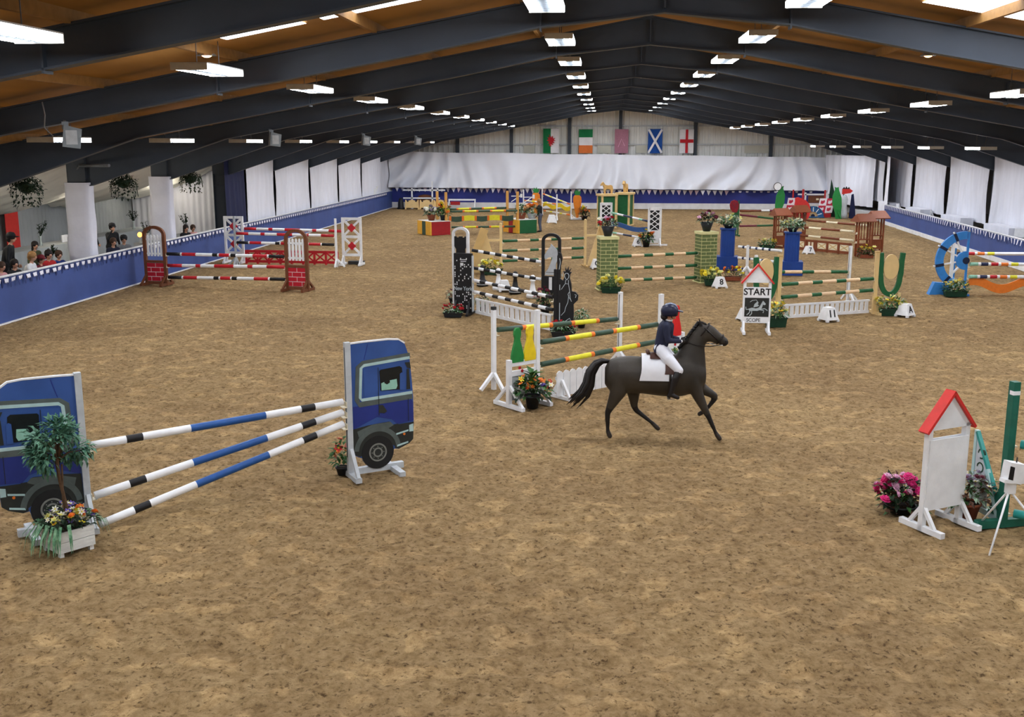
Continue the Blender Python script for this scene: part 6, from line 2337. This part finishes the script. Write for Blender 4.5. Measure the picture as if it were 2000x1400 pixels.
B('pole_aqua').bar((.06, 0, .22), (.62, 0, 1.06), .05, .04).build('sloping_edge', t)
B('truck_pale').bar((.04, 0, .08), (.66, 0, .08), .06, .07).build('base_rail', t)
B('truck_pale').bar((.03, .02, .06), (.34, .02, .64), .05, .05).build('inner_strut', t)
B('truck_pale').bar((.63, 0, .05), (.63, 0, 1.08), .05, .05).build('back_strut', t)
B('grey_white').prism([(.30, .12), (.60, .12), (.60, .98), (.34, .60)], .005, .015).build('scroll_panel', t)
for zc in (.4, .62, .80):
    B('trough_green').ring(.49, zc, .06, .018, -.004, .02, 0, PI * 1.6, 12).build('scroll_cutout', t)
cups(t, 0, -.045, [], 1)
mb = B('cup_cream').bb(.0, .07, -.12, -.05, 1.02, 1.04).bb(.0, .07, -.12, -.05, .14, .16)
mb.build('pole_cup', t)
aq = [(.35, 'pole_aqua'), (.3, 'white'), (.6, 'pole_aqua'), (.3, 'white'), (.6, 'pole_aqua')]
pole('upper turquoise pole leaving the frame on the right', (5.13, 12.88, 1.09), (7.9, 11.2, 1.09), aq, .055)
pole('lower turquoise and white pole leaving the frame on the right', (5.13, 12.88, .20), (7.9, 11.2, .20), [(.3, 'pole_aqua')] + aq[1:], .055)
upright('dark green upright carrying the turquoise poles beyond the right edge', (8.0, 11.1), -.54, 1.8, [1.04, .15], -1, 'post_green')
t = thing('timing_sensor', 'white timing sensor box on a thin white tripod', 'sensor', (4.86, 12.40, 0), .3)
B('white').prism([(-.09, .78), (.10, .74), (.14, .98), (-.06, 1.02)], -.07, .07).build('sensor_box', t)
B('black').prism([(-.085, .82), (-.02, .80), (-.01, .96), (-.07, .98)], -.074, -.07).build('dark_lens', t)
B('white').prism([(-.14, .78), (-.02, .76), (-.02, .80), (-.13, .82)], -.075, .02).build('lens_hood', t)
B('white').bb(.10, .24, -.05, .05, .74, .94).build('battery_box', t)
B('black').cyl((.06, 0, .98), (.065, 0, 1.06), .008, n=6).build('aerial', t)
B('white').bb(-.04, .06, -.04, .04, .62, .78).build('tripod_head', t)
for a in (-2.5, -.45, 1.5):
    L_ = .56
    B('white').cyl((0, 0, .66), (L_ * math.cos(a), L_ * math.sin(a), .0), .014, .012, n=8).build('leg', t)

# ================================================================== HORSE AND RIDER
HX = .95
HORSE_LOC = (HX, 16.6, 0.0)


def hv(x, y, z):
    return (x - HX, y, z)


horse = thing('horse', 'dark brown horse cantering to the right with a white saddle pad', 'horse', HORSE_LOC)


def section(bx, bz, fx, fz, ry):
    cx, cz = (bx + fx) / 2, (bz + fz) / 2
    return (hv(cx, 0, cz), ry, math.hypot(bx - fx, bz - fz) / 2, math.atan2(fx - bx, bz - fz))


def horse_fill(mb):
    mb.loft([(hv(.05, 0, 1.03), .10, .14, 0), (hv(.12, 0, 1.05), .19, .25, 0), (hv(.26, 0, 1.05), .25, .295, 0), (hv(.45, 0, 1.06), .27, .305, 0), (hv(.68, 0, 1.05), .275, .30, 0), (hv(.92, 0, 1.04), .285, .32, 0),
             (hv(1.12, 0, 1.05), .28, .345, 0), (hv(1.30, 0, 1.08), .25, .36, 0), (hv(1.46, 0, 1.08), .22, .31, 0), (hv(1.58, 0, 1.07), .18, .23, 0), (hv(1.66, 0, 1.06), .11, .13, 0)], 20)
    mb.loft([section(1.14, 1.36, 1.62, .98, .19), section(1.20, 1.44, 1.665, 1.14, .165), section(1.30, 1.59, 1.645, 1.36, .12), section(1.41, 1.745, 1.625, 1.52, .095), section(1.50, 1.86, 1.65, 1.60, .085), section(1.56, 1.92, 1.70, 1.62, .07)], 16)
    T = -.62
    mb.loft([(hv(1.55, 0, 1.82), .07, .10, T), (hv(1.62, 0, 1.775), .095, .145, T), (hv(1.70, 0, 1.735), .095, .135, T), (hv(1.79, 0, 1.69), .078, .105, T), (hv(1.87, 0, 1.65), .062, .082, T), (hv(1.93, 0, 1.62), .060, .075, T), (hv(1.965, 0, 1.60), .045, .05, T)], 16)


def leg(y, pts):
    out = []
    for (x0, z0, r0), (x1, z1, r1) in zip(pts[:-1], pts[1:]):
        out.append((hv(x0, y, z0), hv(x1, y, z1), r0, r1, 'horse_coat' if (z0 + z1) / 2 > .62 else 'horse_dark'))
    x0, z0, r0 = pts[-1]
    out[-1] = (*out[-1][:4], 'hoof')
    return out


NH = [(.29, 1.02, .15), (.27, .80, .135), (.15, .545, .072), (.105, .44, .050), (.112, .16, .034), (.118, .125, .042), (.15, .05, .046)]
FH = [(.42, .97, .15), (.52, .76, .115), (.535, .52, .060), (.57, .44, .046), (.835, .235, .033), (.86, .21, .041), (.93, .14, .044)]
NF = [(1.46, 1.0, .12), (1.53, .78, .098), (1.685, .47, .056), (1.715, .42, .048), (1.835, .16, .033), (1.85, .13, .041), (1.905, .055, .046)]
FF = [(1.46, .98, .12), (1.62, .82, .098), (1.82, .715, .056), (1.835, .67, .048), (1.70, .475, .032), (1.67, .45, .040), (1.59, .40, .043)]
hs = leg(-.105, NH) + leg(.105, FH) + leg(-.105, NF) + leg(.105, FF)
for y in (-.045, .045):
    hs.append((hv(1.545, y, 1.90), hv(1.515, y * 1.5, 2.01), .028, .010, 'horse_dark'))     # ears
hs += [(hv(1.93, 0, 1.60), hv(1.95, 0, 1.60), .062, .05, 'horse_dark'), (hv(.2, 0, 1.1), hv(1.5, 0, 1.1), -.3, -.3, 'horse_coat'), (hv(1.3, 0, 1.35), hv(1.6, 0, 1.75), -.2, -.1, 'horse_coat'), (hv(1.6, 0, 1.78), hv(1.9, 0, 1.64), -.1, -.07, 'horse_coat')]
hb = organic('horse_body', horse_fill, hs, .018, horse, 14)
for y in (-.088, .088):
    B('black').ball(hv(1.665, y, 1.79), .018, 8, 6).build('eye', hb)
    B('black').ball(hv(1.945, y * .6, 1.635), (.012, .008, .012), 6, 5).build('nostril', hb)
rnd = random.Random(4)
mb = B('horse_dark')
tl = [(.12, 1.27), (.0, 1.275), (-.10, 1.22), (-.19, 1.08), (-.22, .90), (-.30, .74), (-.46, .58)]
for k in range(34):
    ox, oy, oz = rnd.gauss(0, 1), rnd.gauss(0, 1), rnd.gauss(0, 1)
    j = [(x + ox * (.004 + .008 * i), oy * (.008 + .012 * i), z + oz * (.004 + .008 * i)) for i, (x, z) in enumerate(tl)]
    mb.tube([hv(*p) for p in j], [.020, .026, .032, .034, .030, .022, .004], 6)
mb.build('tail', horse)
mb = B('horse_dark')
for k in range(60):
    u = k / 59
    x, z = 1.24 + .30 * u, 1.50 + .42 * u
    y = rnd.uniform(-.03, .03)
    mb.tube([hv(x, y, z + .01), hv(x - .03, y + .05, z + .01), hv(x - .02 + .04, y + .10, z - .10)], [.014, .014, .003], 5)
for k in range(8):
    mb.tube([hv(1.56, rnd.uniform(-.03, .03), 1.93), hv(1.63, rnd.uniform(-.03, .03), 1.90), hv(1.68, rnd.uniform(-.04, .04), 1.84)], [.014, .012, .003], 5)
mb.build('mane', horse)


def trunk_sheet(m, x0, x1, a0, a1, off, n=12, k=18, drop=0.0, rzf=.335, ryf=.287, cz=1.045):
    mb = B(m)
    vs, fs = [], []
    for i in range(n + 1):
        u = i / n
        x = x0 + (x1 - x0) * u
        cr = 1.0 + .06 * max(0, x - 1.0)
        for j in range(k + 1):
            a = a0 + (a1 - a0) * j / k
            w = drop * max(0, abs(a) - 1.2)
            vs.append(hv(x + w * (u - .3), math.sin(a) * (ryf + off), cz + .01 + math.cos(a) * (rzf * cr + off)))
    for i in range(n):
        for j in range(k):
            a = i * (k + 1) + j
            fs.append((a, a + 1, a + k + 2, a + k + 1))
    return mb.add(vs, fs, True)


trunk_sheet('pad_white', .63, 1.12, -1.66, 1.66, .016, drop=.25).build('saddle_pad', horse)
trunk_sheet('saddle_brown', .76, 1.08, -.62, .62, .034, rzf=.34).build('saddle_seat', horse)
for s in (-1, 1):
    trunk_sheet('saddle_brown', 1.0, 1.20, s * .6, s * 1.35, .030, 8, 8, .2).build('saddle_flap', horse)
    B('steel').tube([hv(1.10, s * .335, .99), hv(1.10, s * .345, .86)], .006, 5).ring(0, 0, .001, .001, 0, .001).build('stirrup_leather', horse)
    B('steel').tube([hv(1.05, s * .335, .745), hv(1.06, s * .345, .83), hv(1.10, s * .345, .865), hv(1.145, s * .345, .83), hv(1.15, s * .335, .745), hv(1.05, s * .335, .745)], .010, 6).build('stirrup', horse)
B('saddle_brown').tube([hv(.74, -.06, 1.415), hv(.72, 0, 1.45), hv(.74, .06, 1.415)], .03, 8).build('cantle', horse)
mb = B('tack')
mb.tube([hv(1.08, .30 * math.sin(a), 1.045 + .365 * math.cos(a)) for a in np.linspace(1.3, 2 * PI - 1.3, 18)], .022, 6).build('girth', horse)
mb = B('tack')
T = (.58, .81)
for (cx, cz, ry, rz_) in ((1.86, 1.655, .072, .092), (1.60, 1.79, .098, .150)):
    mb.tube([hv(cx + T[0] * rz_ * math.sin(a), ry * math.cos(a), cz + T[1] * rz_ * math.sin(a)) for a in np.linspace(0, 2 * PI, 17)], .010, 5)
for s in (-1, 1):
    mb.tube([hv(1.60, s * .10, 1.86), hv(1.75, s * .095, 1.72), hv(1.87, s * .07, 1.60)], .010, 5)
mb.build('bridle', horse)
for s in (-1, 1):
    B('tack').tube([hv(1.88, s * .07, 1.585), hv(1.70, s * .13, 1.56), hv(1.50, s * .12, 1.57), hv(1.30, s * .08, 1.62)], .008, 5).build('rein', horse)
B('bit_white').tube([hv(1.70, .0, 1.585), hv(1.80, -.09, 1.575), hv(1.90, -.07, 1.575)], .007, 5).build('bit_shank', horse)


def glove(mb, c, d, s, r=1.0):
    """closed hand: palm, four unequal bent fingers and a thumb leaving the side of the palm; d = pointing direction in xz, s = side"""
    c = Vector(c)
    f = Vector(d).normalized()
    side = Vector((0, s, 0))
    dn = f.cross(side).normalized()
    if dn.z > 0:
        dn = -dn
    mb.ball(tuple(c), (.042 * r, .022 * r, .038 * r), 10, 7)
    for k, L in enumerate((.85, 1.0, .93, .72)):
        b = c + f * .030 * r + dn * (-.026 + .018 * k) * r
        k1 = b + f * .026 * L * r - side * .006
        k2 = k1 - side * .030 * L * r + f * .004
        k3 = k2 - f * .022 * L * r - side * .006
        mb.tube([b, k1, k2, k3], [.0095 * r, .0095 * r, .0085 * r, .007 * r], 6)
    b = c - dn * .026 * r
    mb.tube([b, b + f * .020 * r - dn * .018 * r - side * .01, b + f * .045 * r - dn * .014 * r - side * .022], [.011 * r, .010 * r, .008 * r], 6)


rider = thing('person', 'rider in navy jacket, white breeches and striped navy helmet on the horse', 'person', (HX, 16.6, 1.40))
RZ = 1.40


def rv(x, y, z):
    return (x - HX, y, z - RZ)



J, K_, S_, BR, BT = 'jacket_navy', 'bib_red', 'skin', 'breeches', 'boot_black'
rs = [(rv(.93, -.07, 1.50), rv(.93, .07, 1.50), .105, .105, BR),
      (rv(.94, -.03, 1.56), rv(1.00, -.04, 1.82), .108, .122, J), (rv(.94, .03, 1.56), rv(1.00, .04, 1.82), .108, .122, J),
      (rv(1.00, -.12, 1.885), rv(1.00, .12, 1.885), .068, .068, J),
      (rv(1.045, 0, 1.66), rv(1.06, 0, 1.86), .075, .075, J),
      (rv(1.03, 0, 1.93), rv(1.05, 0, 2.0), .048, .046, S_),
      (rv(1.065, 0, 2.085), rv(1.085, 0, 2.04), .092, .070, S_), (rv(1.15, 0, 2.065), rv(1.165, 0, 2.045), .012, .016, S_), (rv(1.12, 0, 1.995), rv(1.135, 0, 1.995), .03, .028, S_)]
for s in (-1, 1):
    rs += [(rv(1.00, s * .155, 1.875), rv(1.03, s * .205, 1.66), .058, .047, J), (rv(1.03, s * .205, 1.66), rv(1.22, s * .10, 1.63), .047, .034, J), (rv(1.22, s * .10, 1.63), rv(1.25, s * .09, 1.63), .03, .027, 'cloth_white'),
           (rv(.95, s * .10, 1.47), rv(1.05, s * .20, 1.36), .105, .098, BR), (rv(1.05, s * .20, 1.36), rv(1.215, s * .305, 1.20), .096, .066, BR),
           (rv(1.215, s * .305, 1.19), rv(1.16, s * .335, 1.08), .060, .060, BT), (rv(1.16, s * .335, 1.08), rv(1.09, s * .345, .84), .060, .040, BT), (rv(1.09, s * .345, .82), rv(1.20, s * .35, .775), .040, .034, BT), (rv(1.09, s * .345, .83), rv(1.06, s * .345, .795), .038, .03, BT),
           (rv(1.065, s * .092, 2.07), rv(1.06, s * .096, 2.05), .02, .016, S_)]
organic('body', None, rs, .012, rider, 4)
mb = B('helmet_navy')
prof = [(1.0, -.02), (1.02, .1), (.98, .35), (.85, .65), (.6, .86), (.3, .97), (.02, 1.0)]
mb.lathe([(.117, -.055)] + [(r * .122, z * .135) for r, z in prof], rv(1.055, 0, 2.085), 20, sx=1.12, sy=1.0)
helm = mb.build('helmet', rider)
B('helmet_navy').prism([(0, 0), (.09, -.012), (.095, -.002), (0, .02)], -.07, .07).build('helmet_peak', helm, rv(1.17, 0, 2.10))
for y in (-.035, .035):
    B('helmet_stripe').tube([rv(.94, y, 2.15), rv(1.0, y, 2.205), rv(1.07, y, 2.222), rv(1.14, y, 2.20), rv(1.18, y, 2.15)], .010, 5).build('helmet_stripe', helm)
B('hair_dark').ball(rv(.975, 0, 2.01), (.06, .085, .06)).build('hair_bun', rider)
B('tack').tube([rv(1.04, -.095, 2.10), rv(1.08, -.085, 2.02), rv(1.11, 0, 1.97), rv(1.08, .085, 2.02), rv(1.04, .095, 2.10)], .007, 5).build('chin_strap', rider)
for s in (-1, 1):
    B('letter_white').ball(rv(1.145, s * .032, 2.08), (.010, .012, .008), 8, 6).build('eye', rider)
    B('black').ball(rv(1.153, s * .033, 2.08), (.005, .006, .006), 6, 5).build('pupil', rider)
    mb = B('boot_black')
    glove(mb, rv(1.285, s * .08, 1.63), (1, 0, -.1), s, 1.0)
    mb.build('gloved_hand', rider)
B('bloom_red').tube([rv(1.148, -.022, 2.015), rv(1.156, 0, 2.012), rv(1.148, .022, 2.015)], .006, 5).build('mouth', rider)
B('jacket_navy').prism([(.82, 1.46), (.88, 1.62), (1.03, 1.60), (1.0, 1.47), (.92, 1.42)], -.135, .135).build('jacket_skirt', rider, (-HX, 0, -RZ))
B('cloth_white').tube([rv(.97, -.02, 1.975), rv(1.03, -.058, 1.955), rv(1.09, -.03, 1.945), rv(1.10, .03, 1.945), rv(1.03, .058, 1.955)], .012, 6).build('collar', rider)


# ================================================================== PEOPLE
def simple_person(label, loc, rz, top, hair, legs='denim', sit=True, hat=None, height=1.7, lean=.1, arm=None, hands=True, longhair=False):
    """clothed figure facing local +x; loc is the ground point"""
    k = height / 1.7
    t = thing('person', label, 'person', loc, rz)
    hz = .48 if sit else .92
    V = lambda x, y, z: (x * k, y * k, z * k)
    L = lean
    ch = hz + .52
    sg = [(V(0, -.08, hz), V(0, .08, hz), .125 * k, .125 * k, legs),
          (V(.01, -.05, hz + .10), V(L * .7, -.06, hz + .38), .115 * k, .135 * k, top), (V(.01, .05, hz + .10), V(L * .7, .06, hz + .38), .115 * k, .135 * k, top),
          (V(L, -.15, ch - .05), V(L, .15, ch - .05), .075 * k, .075 * k, top), (V(L * 1.05, 0, ch), V(L * 1.25, 0, ch + .10), .052 * k, .05 * k, 'skin'),
          (V(L * 1.4 + .015, 0, ch + .215), V(L * 1.4 + .03, 0, ch + .155), .098 * k, .075 * k, 'skin'), (V(L * 1.4 + .115, 0, ch + .20), V(L * 1.4 + .125, 0, ch + .175), .012 * k, .018 * k, 'skin')]
    for s in (-1, 1):
        if arm and s < 0:
            sh, el, ha = arm
        else:
            sh, el, ha = (L, s * .19, ch - .06), (L + .06, s * .25, ch - .34), (L + .28, s * .16, ch - .36)
        if not sit and not (arm and s < 0):
            el, ha = (L - .02, s * .25, ch - .36), (L + .10, s * .24, ch - .60)
        sg += [(V(*sh), V(*el), .062 * k, .048 * k, top), (V(*el), V(*ha), .047 * k, .034 * k, top)]
        if sit:
            sg += [(V(.02, s * .10, hz), V(.44, s * .12, hz + .02), .095 * k, .07 * k, legs), (V(.44, s * .12, hz + .02), V(.40, s * .12, .09), .062 * k, .045 * k, legs), (V(.40, s * .12, .05), V(.55, s * .13, .04), .045 * k, .04 * k, 'boot_black')]
        else:
            sg += [(V(0, s * .10, hz), V(.03, s * .11, .50), .10 * k, .068 * k, legs), (V(.03, s * .11, .50), V(-.02, s * .11, .10), .062 * k, .045 * k, legs), (V(-.03, s * .11, .05), V(.13, s * .13, .04), .045 * k, .038 * k, 'boot_black')]
        if hands:
            mb = B('skin')
            glove(mb, V(ha[0] + .03, ha[1], ha[2]), (1, 0, .15), s, 1.15 * k)
            mb.build('hand', t)
        B('black').ball(V(L * 1.4 + .105, s * .034, ch + .225), .011 * k, 6, 5).build('eye', t)
    sg.append((V(L * 1.4 + .02, 0, ch + .2), V(L * 1.4 + .02, 0, ch + .2), .0, .0, 'skin'))
    organic('body', None, sg, .024, t, 4)
    hc = V(L * 1.4 - .008, 0, ch + .235)
    mb = B(hair)
    mb.lathe([(.112 * k, -.06 * k), (.12 * k, .0), (.112 * k, .06 * k), (.08 * k, .105 * k), (.03 * k, .125 * k), (.002, .128 * k)], hc, 14)
    mb.ball((hc[0] - .05 * k, 0, hc[2] - .05 * k), (.085 * k, .10 * k, .10 * k))
    if longhair:
        mb.ball((hc[0] - .07 * k, 0, hc[2] - .17 * k), (.06 * k, .10 * k, .16 * k))
    mb.build('hair', t)
    if hat:
        mb = B(hat).lathe([(.124 * k, .0), (.125 * k, .05 * k), (.09 * k, .115 * k), (.002, .14 * k)], hc, 14)
        mb.prism([(.09 * k, .005), (.20 * k, -.01), (.20 * k, .005), (.09 * k, .025)], -.07 * k, .07 * k)
        if mb.v:
            n0 = len(mb.v)
            for i in range(n0 - 8, n0):
                x_, y_, z_ = mb.v[i]
                mb.v[i] = (x_ + hc[0], y_, z_ + hc[2])
        mb.build('cap', t)
    B('bloom_maroon').tube([V(L * 1.4 + .108, -.022, ch + .145), V(L * 1.4 + .116, 0, ch + .143), V(L * 1.4 + .108, .022, ch + .145)], .005, 5).build('mouth', t)
    return t


simple_person('person in a black coat and jeans standing by the green box wing', (-3.45, 57.0, 0), PI * .95, 'cloth_black', 'hair_fair', 'denim', False, None, 1.70, .05, ((.05, -.19, 1.38), (.18, -.24, 1.12), (.26, -.10, 1.36)), True, True)

SP = [((-17.75, 29.8, 0), .25, 'cloth_black', 'hair_dark', 'cloth_black', 'tall spectator in a black cap at the left edge of the gallery', 1.86, False),
      ((-17.1, 29.75, 0), .1, 'cloth_white', 'hair_fair', None, 'spectator with fair hair and a white scarf leaning forward', 1.78, True),
      ((-17.1, 28.2, 0), -.2, 'cloth_pink', 'hair_brown', None, 'spectator in pink low at the left edge behind the barrier', 1.62, True),
      ((-17.1, 28.95, 0), -.5, 'cloth_black', 'hair_dark', None, 'spectator in a dark jacket seated behind the bunting', 1.62, True),
      ((-17.1, 30.35, 0), -.3, 'cloth_maroon', 'hair_brown', 'cloth_maroon', 'child in a dark red cap looking down', 1.58, True),
      ((-17.1, 30.85, 0), -.5, 'cloth_red', 'hair_dark', None, 'spectator in a bright red top with short dark hair', 1.72, True),
      ((-17.75, 31.3, 0), -.5, 'cloth_olive', 'hair_dark', None, 'spectator in olive green with a dark ponytail', 1.5, False),
      ((-17.1, 31.5, 0), -.6, 'cloth_blue', 'hair_brown', None, 'spectator in a royal blue jacket left of the wrapped column', 1.62, True),
      ((-17.75, 36.6, 0), -.7, 'cloth_black', 'hair_dark', 'cloth_black', 'person in a black cap holding something to the face by the column', 1.66, False),
      ((-17.1, 35.25, 0), -.7, 'cloth_navy', 'hair_brown', None, 'spectator in a navy top right of the first wrapped column', 1.70, True),
      ((-17.1, 36.2, 0), -1.0, 'cloth_grey', 'hair_dark', 'cloth_black', 'spectator in grey wearing a black riding hat', 1.72, True),
      ((-17.1, 41.7, 0), -.7, 'cloth_black', 'hair_dark', None, 'spectator with long dark hair by the second wrapped column', 1.66, True),
      ((-17.1, 42.5, 0), -.8, 'cloth_pink', 'hair_brown', None, 'spectator with brown hair nearest the navy drape', 1.58, True),
      ((-18.9, 37.2, 0), -.4, 'cloth_black', 'hair_dark', None, 'dark-clothed person partly hidden behind the first wrapped column', 1.75, False)]
for loc, rz, topm, hair, hat, lab, ht, sit in SP:
    a = None
    if 'holding something' in lab:
        a = ((.14, -.19, 1.38), (.30, -.26, 1.22), (.34, -.06, 1.56))
    simple_person(lab, (loc[0], loc[1], .15), rz, topm, hair, 'cloth_black', sit, hat, ht, .14, a, True, 'long dark' in lab or 'ponytail' in lab)
for y0, y1, lab in ((27.6, 32.0, 'long plain bench behind the barrier under the spectators at the frame edge'), (34.9, 36.8, 'short plain bench behind the barrier right of the first wrapped column'), (41.1, 43.0, 'short plain bench behind the barrier by the second wrapped column')):
    t = thing('gallery_bench', lab, 'bench', (-17.1, (y0 + y1) / 2, .15))
    L_ = (y1 - y0) / 2
    B('cloth_grey').bb(-.18, .14, -L_, L_, .30, .34).build('seat', t)
    for q in (-L_ + .15, L_ - .15):
        B('post_grey').bb(-.15, .12, q - .03, q + .03, 0, .30).build('leg', t)
